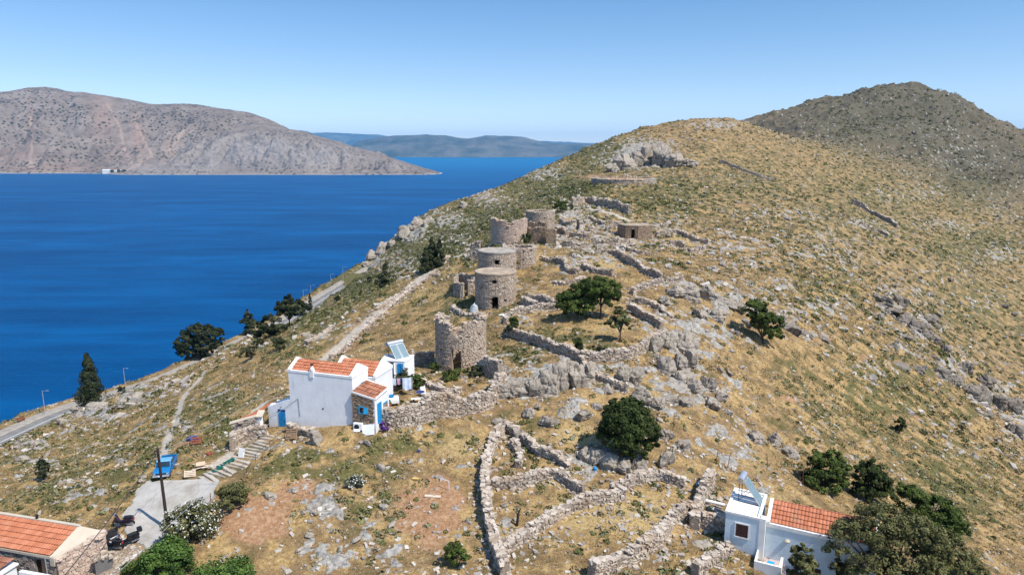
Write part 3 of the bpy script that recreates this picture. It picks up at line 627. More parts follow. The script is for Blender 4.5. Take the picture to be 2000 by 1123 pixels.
WALLS = [
 ([(985, 838), (957, 880), (946, 930), (949, 980), (956, 1030), (968, 1080), (988, 1130)], 1.25, "long dry stone wall running down to the bottom edge beside the bare brown soil", .75),
 ([(985, 838), (1010, 852), (1040, 882), (1085, 898), (1112, 918)], 1.1, "dry stone wall curving away from the corner boulder towards the big round bush", .65),
 ([(960, 953), (1010, 952), (1046, 941), (1083, 928), (1114, 951), (1141, 965)], 1.0, "low dry stone wall forming the top edge of the small terrace with the dead stump", .6),
 ([(975, 1085), (1022, 1054), (1053, 1035), (1089, 1011), (1132, 987), (1187, 980), (1218, 971)], .9, "rubble terrace wall rising to the right across the dry grass below the dead stump", .8),
 ([(1196, 965), (1230, 947), (1260, 938), (1290, 934), (1300, 940), (1336, 953)], 1.0, "curved dry stone terrace wall directly below the big round bush and cliff", .6),
 ([(1155, 1130), (1205, 1103), (1254, 1087), (1291, 1057), (1306, 1023), (1342, 1000)], 1.2, "broad dry stone wall climbing from the bottom edge towards the white water pipe", .8),
 ([(1356, 1035), (1358, 1018), (1366, 985), (1389, 948)], 1.6, "high dry stone wall left of the blue-white house by the water pipes", .8),
 ([(1358, 1024), (1385, 1034), (1415, 1040)], 1.3, "short stone wall abutting the left corner of the blue-white house", .6),
 ([(1357, 1128), (1378, 1108), (1400, 1090), (1428, 1080)], 1.0, "rubble wall at the bottom edge left of the blue-white house stair", .7),
 ([(735, 800), (738, 826), (765, 834), (800, 829), (850, 816), (905, 809), (936, 803), (966, 786), (980, 750)], 1.9, "tall garden wall of pale rubble curving below the nearest ruined round tower", .8),
 ([(936, 730), (958, 736), (978, 744)], 1.9, "stub of thick stone wall joined to the right foot of the nearest ruined tower", .8),
 ([(803, 712), (825, 710), (848, 706)], 1.7, "stone wall between the flat roofed white room and the nearest ruined tower", .6),
 ([(815, 742), (836, 756), (862, 770), (885, 772), (900, 764)], .7, "low rubble garden wall inside the laundry yard", .6),
 ([(986, 634), (1000, 614), (1060, 605), (1092, 602)], 1.1, "dry stone wall from the second tower to the big green tree", .6),
 ([(1030, 590), (1058, 592), (1084, 602)], 1.2, "short leaning stone wall left of the big green tree crown", .6),
 ([(988, 652), (1010, 660), (1045, 672), (1090, 689), (1135, 706)], 1.4, "retaining wall of dark stone below the dry meadow of the big green tree", .6),
 ([(1135, 706), (1170, 706), (1200, 704), (1232, 700), (1262, 684), (1300, 657)], 1.5, "curved stone wall below the small slender tree ending at the square boulder", .7),
 ([(1226, 607), (1262, 627), (1292, 647)], 1.5, "stone wall descending to the right of the big green tree", .6),
 ([(1136, 708), (1148, 732), (1190, 750), (1225, 768)], .9, "narrow stone wall running down over the cliff to the big round bush", .5),
 ([(1234, 576), (1257, 563), (1290, 555), (1334, 551)], 1.1, "sunlit stone wall bending right above the limestone boulder field", .6),
 ([(1164, 492), (1203, 498), (1227, 517), (1258, 535), (1291, 549)], 1.4, "long dark stone wall crossing the straw meadow above the big green tree", .6),
 ([(1088, 514), (1103, 520), (1105, 533), (1126, 537)], 1.3, "bent stone wall fragment on the meadow right of the second roofed tower", .6),
 ([(1137, 522), (1152, 532), (1176, 535), (1197, 540)], 1.2, "ruined stone wall fragment just above the crown of the big green tree", .6),
 ([(1080, 553), (1110, 558), (1142, 546)], .6, "low kerb of stones round the flat bushes left of the big green tree", .5),
 ([(1117, 404), (1150, 394), (1182, 404), (1205, 409), (1229, 420)], 1.9, "dark stone wall arching over the upper ruins below the round threshing floor", .7),
 ([(1080, 449), (1092, 455), (1106, 462)], 1.5, "short dark stone wall right of the farthest round tower", .6),
 ([(1113, 463), (1131, 466), (1152, 468)], 1.4, "low stone wall in the upper ruins left of the doorway hut, front row", .6),
 ([(1155, 478), (1178, 480), (1201, 480)], 1.7, "sunlit stone house wall in front of the doorway hut", .6),
 ([(1201, 480), (1216, 478), (1231, 476)], 1.7, "reddish brown ruined wall end directly below the doorway hut", .6),
 ([(1213, 486), (1244, 496), (1270, 498)], 1.0, "dark low wall sloping right below the doorway hut", .6),
 ([(1150, 456), (1158, 456), (1166, 455)], 1.6, "small upright wall pier in the upper ruins farthest left of the doorway hut", .6),
 ([(1183, 452), (1188, 452), (1193, 451)], 1.7, "narrow wall pier standing between the upper ruins and the doorway hut", .6),
 ([(1190, 444), (1204, 442), (1218, 442)], 1.3, "stone wall running left from the roof of the doorway hut", .6),
 ([(1281, 463), (1297, 459), (1322, 455), (1346, 468), (1382, 479)], 1.3, "dark stone wall trailing to the right of the doorway hut", .6),
 ([(1150, 430), (1165, 436), (1181, 443)], 1.3, "dark stone wall behind the upper ruins under the pale rubble bank", .6),
 ([(1307, 478), (1320, 480), (1337, 485)], 1.2, "broken wall fragment on the slope right of and below the doorway hut", .6),
 ([(1345, 493), (1362, 490), (1378, 487)], 1.0, "last low wall fragment farthest right of the upper ruins", .6),
 ([(1662, 398), (1705, 420), (1752, 446)], 2.0, "long dark retaining wall crossing the far right slope diagonally", .8),
 ([(1680, 441), (1712, 452), (1735, 462)], 1.6, "short dark retaining wall below the long one on the far right slope", .8),
 ([(1405, 318), (1440, 330), (1480, 346), (1510, 352)], 1.6, "thin dark wall line high on the slope right of the grey crag", .8),
 ([(1092, 440), (1112, 444), (1130, 440)], 1.6, "low wall of the uppermost ruined room right of the farthest round tower", .6),
 ([(1132, 440), (1136, 450), (1134, 462)], 1.5, "short cross wall of the uppermost ruined room", .6),
 ([(1098, 482), (1120, 486), (1146, 484)], 1.3, "ragged wall on the straw slope left of the sunlit stone house wall", .6),
 ([(1252, 452), (1282, 448), (1306, 440)], 1.0, "thin wall climbing right from behind the doorway hut", .6),
 ([(1060, 508), (1075, 514), (1092, 513)], 1.0, "short wall right of the lower tower with the arched side doorway", .6),
 ([(1020, 590), (1034, 602), (1046, 607)], 1.2, "tumbled wall right of the first roofed tower", .7),
 ([(1240, 590), (1275, 600), (1310, 622)], .8, "low broken wall above the wall descending beside the big tree", .6),
 ([(1000, 872), (1018, 892), (1012, 915)], .7, "small broken wall inside the narrow terrace below the corner boulder", .6),
 ([(884, 603), (896, 615), (920, 619), (950, 619)], .7, "low terrace edge of stones in front of the first roofed tower", .6),
 ([(918, 508), (928, 505), (938, 503)], 2.3, "short tall wall on the left side of the second roofed tower", .6),
 ([(645, 702), (700, 658), (745, 616), (790, 578), (820, 553), (850, 537)], .55, "long low kerb wall on the lower right side of the stony hill track", .55),
 ([(735, 607), (770, 583), (810, 556)], .5, "low pale kerb wall on the seaward side of the stony hill track", .55),
 ([(840, 528), (880, 505), (915, 490)], .6, "low stone kerb where the hill track climbs to the second roofed tower", .5),
 ([(598, 672), (615, 665), (640, 650), (648, 640)], .5, "heap-like low wall of grey stones on the slope behind the white house", 1.1),
 ([(565, 842), (585, 848), (610, 852)], .8, "low stone footing wall under the big white house wall beside the pallet", .6),
 ([(455, 880), (462, 862), (490, 856), (520, 852)], 1.3, "retaining wall of rough stones at the top of the concrete steps", .6),
]
def build_walls():
    for w in WALLS: dry_wall(w[0], w[1] * (.78 if w[1] < 1.85 else 1.0), w[2], thick=w[3] * .85, rough=.45)
    tag(TUMBLE.build('fallen_stones', M_DRY), kind='stuff')
# ------------------------------------------------------------------ round towers
def ring(cx, cy, r, z, n=72):
    # starts at the side nearest the camera (-Y) and turns towards +X
    a = np.linspace(0, 2 * np.pi, n, endpoint=False)
    return np.stack([cx + r * np.sin(a), cy - r * np.cos(a), np.full(n, z)], 1)
def round_tower(name, label, u, v, Y, r, height, topf=None, holes=(), roof=None, mat=None, thick=0.75, cat="windmill tower", sw=0.42, sh_=0.17, door=None, group=None, inner=True):
    """u, v: foot of the side nearest the camera"""
    x, y, z = pix(u, v, Y); cx, cy = x, y + r
    z = min(z, hz(cx, cy)) if False else z
    zb = z - 0.6
    mat = mat or M_TOWER
    root = empty(name, (cx, cy, zb), 0, label, cat, group)
    a = Acc(); c = Acc()
    rc = r - thick / 2; k = rc / r
    hs = [(R(p) % (2 * math.pi) * rc, w, h0 + .6, h1 + .6, ar) for (p, w, h0, h1, ar) in holes]
    tf = topf or (lambda ph: 1.0)
    top = lambda s: 0.6 + height * tf(math.degrees(s / rc) if s / rc < math.pi else math.degrees(s / rc) - 360)
    P = ring(cx, cy, rc, zb)
    masonry(a, c, P, top, thick, sw, sh_, hs, closed=True, faces=(1, -1) if inner else (1,), depth=0.22, jit=0.07, caps=roof is None, cell=0.2)
    w = a
    w.add(np.concatenate(c.V), c.F[0], np.full(len(c.V[0]), 0.0))
    w.build("wall", mat, root, (cx, cy, zb))
    # dark timber and stone frames of the openings
    if roof:
        n = 72; an = np.linspace(0, 2 * np.pi, n, endpoint=False); rr_ = r + 0.06; zt = 0.6 + height
        rings = []; spec = [(rr_, zt - .16), (rr_ + .03, zt + .02), (rr_ - .02, zt + .12), (r - .35, zt + .13), (r - .42, zt + .04), (r * .5, zt + .07), (0.02, zt + .1)]
        for (q, zz) in spec: rings.append(np.stack([q * np.sin(an), -q * np.cos(an), zz + 0.02 * gn(q * np.sin(an), q * np.cos(an), 5)], 1))
        V = np.concatenate(rings); F = []
        for i in range(len(spec) - 1):
            for j in range(n): F.append((i * n + j, i * n + (j + 1) % n, (i + 1) * n + (j + 1) % n, (i + 1) * n + j))
        np_mesh("roof", V, np.array(F), roof, root)
    for (p, w_, h0, h1, ar) in holes:
        if w_ < 0.35 or not door: continue
        q = R(p); n_ = np.array([math.sin(q), -math.cos(q), 0]); t_ = np.array([math.cos(q), math.sin(q), 0])
        b = Acc(); base = n_ * (r - 0.30)
        def bb(cx_, cz_, sx, sz_, dd=.10):
            C = (base + t_ * cx_ + np.array([0, 0, cz_ + .6]))[None]
            boxes(b, C, t_[None], n_[None], np.array([[0, 0, 1.0]]), np.array([[sx, dd, sz_]]), 0.0)
        hh = h1 - h0
        if h0 < .5:
            b2 = Acc(); b, b2 = b2, b
            b = Acc(); bb(-w_ / 2 + .05, h0 + hh / 2 - .1, .09, hh - .2); bb(w_ / 2 - .05, h0 + hh / 2 - .1, .09, hh - .2)
            f = b.build("door_frame", door, root)
        else:
            b = Acc(); bb(-w_ / 2 + .04, h0 + hh / 2, .07, hh); bb(w_ / 2 - .04, h0 + hh / 2, .07, hh); bb(0, h1 - .04, w_ - .14, .07); bb(0, h0 + .04, w_ - .14, .07)
            f = b.build("window_frame", door, root)
    return root, (cx, cy, zb)
def build_towers():
    slab = plain("roof_concrete", (0.36, 0.28, 0.205), 0.95, 0.1, var=0.3, sc=0.9)
    slab2 = plain("roof_concrete_grey", (0.34, 0.30, 0.25), 0.95, 0.1, var=0.3, sc=0.9)
    wood = plain("dark_old_timber", (0.07, 0.045, 0.03), 0.9, 0.1)
    put = lambda L: [(p, .26, h, h + .26, False) for p, h in L]
    def t1(ph):
        b = 1.0 + 0.07 * float(gn(ph / 13.0, 0.3, 4)) + 0.035 * float(gn(ph / 4.0, 0.3, 6))
        if -20 < ph < 6: b -= 0.14 + 0.14 * min(1, (ph + 20) / 12.0)
        if 6 <= ph < 12: b -= 0.12
        if -60 < ph <= -20: b -= 0.0 + 0.1 * max(0, (ph + 34) / 14.0)
        if 20 < ph < 70: b -= 0.02
        if abs(ph) > 145: b -= 0.30
        if abs(ph) > 120: b -= 0.08 + .06 * float(gn(ph / 12.0, .3, 9))
        if 95 < abs(ph) < 120 and ph < 0: b += 0.03
        return b
    round_tower("ruined_windmill_tower", "nearest roofless round stone tower with a jagged notched rim and a tall broken doorway", 897, 731, 75.6, 3.0, 6.1, t1,
                [(-8, 1.05, 0.2, 3.0, True)] + put([(-42, 4.6), (18, 4.3), (50, 4.4), (-46, 2.6), (52, 2.6), (-40, 1.0), (24, .9)]), None, M_TOWER, 0.7)
    round_tower("windmill_tower", "round stone tower with flat tan concrete roof, small square window and black arched doorway", 967.5, 607, 97, 3.05, 5.3, None,
                [(-1, .95, 0.0, 2.05, True), (-3, .62, 3.9, 4.6, False)] + put([(25, 3.1), (30, 1.3), (-40, 3.2), (-48, 1.5)]), slab, M_TOWER, 0.7, door=wood, group=None)
    round_tower("windmill_tower", "round stone tower with grey concrete roof partly hidden behind the first roofed tower", 970.5, 562, 106, 3.05, 5.5, None,
                [(0, .6, 3.6, 4.4, False)] + put([(20, 2.1), (-30, 2.2), (50, 3.0)]), slab2, M_TOWER, 0.7, door=wood)
    round_tower("windmill_tower", "lower round tower peeping out behind the second roofed tower, with a dark arched side doorway", 1016, 521, 112, 2.75, 2.95, lambda p: 1 + .02 * float(gn(p / 8, .2, 3)),
                [(-14, 1.0, 0.3, 2.3, True)] + put([(12, 2.3), (12, 1.0), (40, 2.4), (40, 1.0)]), None, M_TOWER, 0.65)
    def t4(ph):
        b = 1.0 + .05 * float(gn(ph / 7.0, .3, 14))
        if -6 < ph < 14: b -= .24
        if ph > 100 or ph < -120: b -= .30
        if -75 < ph < -45: b += .08
        return b
    round_tower("ruined_windmill_tower", "broken round tower with pale pinkish plaster and a stepped rim, small conifer at its foot", 994, 474, 127, 3.5, 4.1, t4,
                put([(-10, 1.2), (20, 1.3), (45, 2.8)]), None, M_PALE, 0.6)
    round_tower("ruined_windmill_tower", "farthest round tower standing highest, smooth intact rim and no roof", 1056, 463, 143, 3.05, 5.2, lambda p: 1 + .012 * float(gn(p / 6, .2, 33)),
                put([(-20, 2.7), (15, 3.8), (38, 3.6), (-40, 3.7)]), None, M_TOWER, 0.65)
    # rectangular ruin in front of the farthest tower
    x, y, z = pix(1050, 478, 130); root = empty("ruined_house", (x, y, z - .5), 0, "roofless rectangular brown stone ruin with narrow doorway gaps in front of the farthest round tower", "ruined house")
    a = Acc(); c = Acc(); zb = z - .5
    def seg(p, q, h, holes=(), sd=0):
        P = np.array([(x + p[0], y + p[1], zb), (x + q[0], y + q[1], zb)], float); s_, Q = resample(P, .3)
        masonry(a, c, Q, lambda t: h * (1 + .10 * float(gn(t / 1.3, .3, sd))), 0.5, .4, .2, holes, faces=(1, -1), jit=.1)
    seg((-3.0, .3), (-.6, -.3), 3.6, [(1.9, .35, 2.2, 4, False)], 61)
    seg((-.6, -.3), (1.5, -.8), 3.9, [], 62)
    seg((1.5, -.8), (1.8, 2.8), 4.0, [(1.1, .7, .6, 3.0, False)], 63)
    seg((1.8, 2.8), (-2.6, 3.6), 4.5, [(2.2, .8, .6, 3.8, False)], 64)
    seg((-3.0, .3), (-2.6, 3.6), 3.4, [], 65)
    w = Acc(); w.V, w.F, w.A, w.n = a.V, a.F, a.A, a.n
    for V_, F_ in zip(c.V, c.F):
        f = F_ - F_.min(); w.add(V_, f, np.full(len(V_), .12))
    w.build("wall", M_BROWN, root, (x, y, zb))
    px, py, pz = pix(1076, 480, 128); a = Acc(); c = Acc()
    masonry(a, c, resample(np.array([(px - .9, py, pz - .5), (px + 1.0, py - .1, pz - .5)]), .3)[1], lambda t: 3.7 + .2 * float(gn(t, .3, 5)), .9, .4, .2, jit=.1)
    a.add(np.concatenate(c.V), c.F[0], np.full(len(c.V[0]), .12)); o = a.build("pier", M_BROWN, root, (x, y, zb))
    tag(o, "separate square wall stump at the right side")
    # doorway hut
    x, y, z = pix(1233, 466, 148); root = empty("stone_hut", (x, y, z - .4), 0, "small square stone hut with flat roof and a black doorway among the upper ruins", "stone hut")
    a = Acc(); c = Acc(); zb = z - .4
    def seg2(p, q, h, holes=(), sd=0):
        P = np.array([(x + p[0], y + p[1], zb), (x + q[0], y + q[1], zb)], float)
        masonry(a, c, resample(P, .3)[1], lambda t: h, 0.45, .45, .22, holes, faces=(1, -1), jit=.09, caps=False)
    seg2((-1.3, .2), (1.15, -.3), 3.1, [(1.6, .8, 0, 2.4, False)], 1); seg2((1.15, -.3), (4.6, 1.0), 3.1, [(1.6, .4, 1.5, 1.9, False)], 2); seg2((4.6, 1.0), (3.4, 4), 3.1); seg2((3.4, 4), (-2.4, 3.2), 3.1); seg2((-2.4, 3.2), (-1.3, .2), 3.1)
    for V_, F_ in zip(c.V, c.F): a.add(V_, F_ - F_.min(), np.full(len(V_), .12))
    a.build("wall", M_BROWN, root, (x, y, zb))
    V = np.array([(-1.5, -.1, 3.1), (1.25, -.6, 3.1), (4.9, .9, 3.1), (3.5, 4.3, 3.1), (-2.7, 3.5, 3.1)]); V2 = V + [0, 0, .22]
    me = bpy.data.meshes.new("roof"); me.from_pydata([tuple(p) for p in np.vstack([V, V2])], [], [tuple(range(4, -1, -1)), tuple(range(5, 10))] + [(i, (i + 1) % 5, 5 + (i + 1) % 5, 5 + i) for i in range(5)])
    link_mesh("roof", me, slab, root)
    # threshing floor: round retaining wall full of red earth
    x, y, z = pix(1228, 364, 224); r_ = 10.5
    root = empty("threshing_floor", (x, y + r_, z - 1), 0, "round terrace with grey stone edge and reddish earth top below the white crag", "threshing floor")
    a = Acc(); c = Acc(); P = ring(x, y + r_, r_, z - 1, 90)
    masonry(a, c, P, lambda t: 3.1, .7, .6, .3, closed=True, faces=(1,), jit=.12)
    for V_, F_ in zip(c.V, c.F): a.add(V_, F_ - F_.min(), np.full(len(V_), .12))
    a.build("retaining_wall", M_DRY, root, (x, y + r_, z - 1))
    an = np.linspace(0, 2 * np.pi, 60, endpoint=False); V = [np.array([[0, 0, 3.0]])]
    for q in (.35, .7, 1.0):
        X = np.sin(an) * q * (r_ - .4); Y_ = -np.cos(an) * q * (r_ - .4); V.append(np.stack([X, Y_, 3.0 - .1 * q + .12 * gn(X, Y_, 9)], 1))
    V = np.concatenate(V); F = [(0, 1 + i, 1 + (i + 1) % 60, 1 + (i + 1) % 60) for i in range(60)]
    F3 = np.array([(0, 1 + i, 1 + (i + 1) % 60) for i in range(60)] + [t for k in range(2) for i in range(60) for t in ((1 + k * 60 + i, 1 + (k + 1) * 60 + i, 1 + (k + 1) * 60 + (i + 1) % 60), (1 + k * 60 + i, 1 + (k + 1) * 60 + (i + 1) % 60, 1 + k * 60 + (i + 1) % 60))])
    np_mesh("earth_top", V, F3, plain("red_earth", (0.40, 0.24, 0.14), .95, .1, var=.35, sc=.6), root)
    # small roofless enclosure left of the first roofed tower
    p = [at(889, 578), at(908, 582), at(928, 572), at(925, 556), at(894, 556)]
    zb = min(q[2] for q in p) - .3; cx, cy = np.mean([q[0] for q in p]), np.mean([q[1] for q in p])
    root = empty("ruined_shed", (cx, cy, zb), 0, "small roofless stone shed with ragged walls left of the first roofed tower", "ruined shed")
    a = Acc(); c = Acc(); P = np.array([(q[0], q[1], zb) for q in p])
    masonry(a, c, resample(P, .3, True)[1][:-1], lambda t: 2.7 + .5 * float(gn(t / 1.6, .2, 44)), .5, .36, .2, [(2.4, .9, 0, 9, False)], closed=True, jit=.15)
    for V_, F_ in zip(c.V, c.F): a.add(V_, F_ - F_.min(), np.full(len(V_), .12))
    a.build("wall", M_DRY, root, (cx, cy, zb))
# ------------------------------------------------------------------ hand-made solids
class B:
    def __init__(s): s.v = []; s.f = []
    def poly(s, V, F):
        n = len(s.v); s.v += [tuple(map(float, p)) for p in V]; s.f += [tuple(n + i for i in f) for f in F]; return s
    def box(s, x0, x1, y0, y1, z0, z1):
        return s.poly([(x0, y0, z0), (x1, y0, z0), (x1, y1, z0), (x0, y1, z0), (x0, y0, z1), (x1, y0, z1), (x1, y1, z1), (x0, y1, z1)], BOXF.tolist())
    def obox(s, c, size, rz=0, rx=0, ry=0):
        M = Matrix.Translation(c) @ Matrix.Rotation(rz, 4, 'Z') @ Matrix.Rotation(ry, 4, 'Y') @ Matrix.Rotation(rx, 4, 'X')
        return s.poly([tuple(M @ Vector((p[0] * size[0], p[1] * size[1], p[2] * size[2]))) for p in BOXV], BOXF.tolist())
    def prism(s, P, y0, y1):
        """polygon in the x-z plane (counter-clockwise seen from -y), pushed along y"""
        n = len(P); V = [(x, y0, z) for x, z in P] + [(x, y1, z) for x, z in P]
        return s.poly(V, [tuple(range(n)), tuple(range(2 * n - 1, n - 1, -1))] + [((i + 1) % n, i, n + i, n + (i + 1) % n) for i in range(n)])
    def prismx(s, P, x0, x1):
        """polygon in the y-z plane pushed along x"""
        n = len(P); V = [(x0, y, z) for y, z in P] + [(x1, y, z) for y, z in P]
        return s.poly(V, [tuple(range(n - 1, -1, -1)), tuple(range(n, 2 * n))] + [(i, (i + 1) % n, n + (i + 1) % n, n + i) for i in range(n)])
    def prismz(s, P, z0, z1):
        n = len(P); V = [(x, y, z0) for x, y in P] + [(x, y, z1) for x, y in P]
        return s.poly(V, [tuple(range(n - 1, -1, -1)), tuple(range(n, 2 * n))] + [(i, (i + 1) % n, n + (i + 1) % n, n + i) for i in range(n)])
    def tube(s, p, q, r, n=8, r2=None):
        p = Vector(p); q = Vector(q); d = (q - p).normalized(); a = d.orthogonal().normalized(); b = d.cross(a); r2 = r if r2 is None else r2
        V = [tuple(p + (a * math.cos(t) + b * math.sin(t)) * r) for t in np.linspace(0, 2 * math.pi, n, endpoint=False)] + [tuple(q + (a * math.cos(t) + b * math.sin(t)) * r2) for t in np.linspace(0, 2 * math.pi, n, endpoint=False)]
        return s.poly(V, [tuple(range(n - 1, -1, -1)), tuple(range(n, 2 * n))] + [(i, (i + 1) % n, n + (i + 1) % n, n + i) for i in range(n)])
    def path(s, P, r, n=6):
        for i in range(len(P) - 1): s.tube(P[i], P[i + 1], r, n)
        return s
    def lathe(s, prof, n=16, c=(0, 0, 0)):
        k = len(prof); V = [(c[0] + r * math.cos(t), c[1] + r * math.sin(t), c[2] + z) for r, z in prof for t in np.linspace(0, 2 * math.pi, n, endpoint=False)]
        F = [(i * n + j, i * n + (j + 1) % n, (i + 1) * n + (j + 1) % n, (i + 1) * n + j) for i in range(k - 1) for j in range(n)]
        return s.poly(V, F)
    def build(s, name, mat, parent=None, bevel=0.0, smooth=False, loc=None):
        me = bpy.data.meshes.new(name); me.from_pydata(s.v, [], s.f); me.update()
        o = link_mesh(name, me, mat, parent)
        if smooth:
            for p in me.polygons: p.use_smooth = True
        if bevel > 0:
            b = o.modifiers.new("bevel", 'BEVEL'); b.width = bevel; b.segments = 2; b.limit_method = 'ANGLE'
        if loc is not None: o.location = loc
        return o
def whitewash(name, col, stain=0.25):
    m = N(name); f = m.noise(1.2, 6, 0.7); g = m.noise(0.25, 3); t = m.noise(0.8, 4, 0.6, m.scale(m.pos(), (3, 3, .35)))
    c = m.ramp(f, [(0.3, tuple(x * .86 for x in col)), (0.7, col)])
    c = m.mix(m.math('MULTIPLY', m.step(t, 0.56, 0.75), stain), c, (0.42, 0.36, 0.29))
    m.bump(m.noise(5, 5, .7), 0.25, 0.05); return m.done(c, 0.85, 0.15)
WHITE = whitewash("white_lime_wash", (0.80, 0.79, 0.76)); WHITE2 = whitewash("bluish_lime_wash", (0.66, 0.76, 0.80), .2); CREAM = whitewash("cream_plaster", (0.54, 0.46, 0.35), .2)
GREYW = whitewash("faint_blue_lime_wash", (0.86, 0.85, 0.835), .3)
TRIM = plain("white_parapet_paint", (0.80, 0.77, 0.72), 0.85, 0.15, var=.1, sc=1.5)
BLUE = plain("blue_door_paint", (0.012, 0.23, 0.50), 0.55, 0.35, var=.2, sc=4)
BLUE2 = plain("bright_blue_paint", (0.02, 0.32, 0.62), 0.5, 0.35, var=.2)
DARK = plain("dark_opening", (0.03, 0.022, 0.018), 0.9, 0.1)
BROWNW = plain("brown_shutter_wood", (0.085, 0.04, 0.03), 0.7, 0.2, var=.3, sc=8)
CONC = plain("pale_concrete", (0.42, 0.365, 0.30), 0.95, 0.1, var=.2, sc=1.2)
METAL = plain("galvanised_metal", (0.55, 0.56, 0.58), 0.4, 0.5, 0.6)
BLACKM = plain("black_iron", (0.02, 0.02, 0.022), 0.6, 0.3)
WOOD = plain("weathered_wood", (0.30, 0.19, 0.11), 0.9, 0.1, var=.3, sc=9)
PALEW = plain("pale_planks", (0.62, 0.50, 0.38), 0.9, 0.1, var=.2, sc=9)
RUST = plain("rusty_red_iron", (0.22, 0.07, 0.04), 0.9, 0.1, var=.3)
CLOTH = plain("white_cloth", (0.80, 0.80, 0.80), 0.9, 0.1, var=.06)
CLOTHL = plain("pale_blue_cloth", (0.55, 0.62, 0.74), 0.9, 0.1, var=.15)
PINK = plain("pink_cloth", (0.62, 0.36, 0.42), 0.9, 0.1)
NAVY = plain("navy_cloth", (0.03, 0.05, 0.15), 0.8, 0.2)
GLASSM = plain("collector_glass", (0.15, 0.22, 0.24), 0.5, 0.3, var=.08)
TERRA = plain("terracotta_pot", (0.36, 0.14, 0.07), 0.9, 0.1)
RUBBER = plain("tyre_rubber", (0.02, 0.02, 0.02), 0.9, 0.1)
CHROME = plain("chrome", (0.7, 0.7, 0.72), 0.2, 0.6, 0.9)
WHITEP = plain("white_plastic", (0.78, 0.78, 0.78), 0.5, 0.4, var=.05)
GREENT = plain("green_mat", (0.01, 0.10, 0.075), 0.8, 0.2)
def tile_mat():
    m = N("orange_roof_tiles"); r = m.attr('rnd', 'Fac'); f = m.noise(2.5, 5, 0.7); g = m.noise(0.7, 4)
    c = m.ramp(r, [(0, (0.38, 0.135, 0.068)), (.5, (0.45, 0.165, 0.085)), (1, (0.52, 0.205, 0.115))])
    c = m.mix(m.math('MULTIPLY', m.step(f, 0.5, 0.75), 0.35), c, (0.30, 0.13, 0.08)); c = m.mix(m.math('MULTIPLY', m.step(g, .55, .75), .3), c, (0.42, 0.30, 0.2))
    return m.done(c, 0.85, 0.12)
TILE = tile_mat()
def tile_old():
    m = N("faded_brown_tiles"); r = m.attr('rnd', 'Fac'); f = m.noise(2.5, 5, 0.7)
    c = m.ramp(r, [(0, (0.20, 0.08, 0.045)), (1, (0.40, 0.17, 0.10))]); c = m.mix(m.math('MULTIPLY', m.step(f, 0.45, 0.7), 0.5), c, (0.30, 0.19, 0.13))
    return m.done(c, 0.9, 0.1)
TILE2 = tile_old()
def tile_roof(parent, e0, e1, r1, r0, mat=None, pitch=0.24, row=0.36, name="roof"):
    """curved clay tiles between the eaves e0-e1 and the ridge r0-r1 (local points)"""
    e0, e1, r1, r0 = map(np.array, (e0, e1, r1, r0)); mat = mat or TILE
    L = np.linalg.norm(e1 - e0); D = np.linalg.norm(r0 - e0); nr = max(2, round(D / row)); ncol = max(3, round(L / pitch)); k = 6
    nrm = np.cross(e1 - e0, r0 - e0); nrm = nrm / np.linalg.norm(nrm)
    a = Acc(); xs = np.linspace(0, 1, ncol * k + 1); ph = xs * ncol
    prof = 0.045 * np.abs(np.sin(np.pi * ph)) ** 0.8
    for j in range(nr):
        t0 = j / nr; t1 = (j + 1.12) / nr
        if j == nr - 1: t1 = 1.0
        rows = []
        lift = rng.normal(0, .006, ncol + 1)[np.minimum(ph.astype(int), ncol)]
        for (t, h) in ((t0, 0.0), (t0, .085), (t1, .012)):
            P = (e0 + (e1 - e0) * xs[:, None]) * (1 - t) + (r0 + (r1 - r0) * xs[:, None]) * t
            rows.append(P + nrm * ((prof + h + lift if h > 0 else prof * 0 - 0.0)[:, None]))
        V = np.concatenate(rows); m_ = len(xs)
        F = grid_faces(3, m_)
        cr = rng.random(ncol + 1)[np.minimum(ph.astype(int), ncol)]
        a.add(V, F, np.tile(cr, 3))
    return a.build(name, mat, parent)
def stonewall_part(parent, pts, h, thick, mat, name="wall", holes=(), sw=.38, sh_=.2, origin=(0, 0, 0), rz=0, faces=(1, -1), topf=None, closed=False, caps=True, jit=.1):
    """stone wall through local points"""
    a = Acc(); c = Acc(); P = resample(np.array(pts, float), .3, closed)[1]
    if closed: P = P[:-1]
    masonry(a, c, P, topf or (lambda t: h), thick, sw, sh_, holes, closed=closed, faces=faces, jit=jit, caps=caps)
    for V_, F_ in zip(c.V, c.F): a.add(V_, F_ - F_.min(), np.full(len(V_), .15))
    return a.build(name, mat, parent)
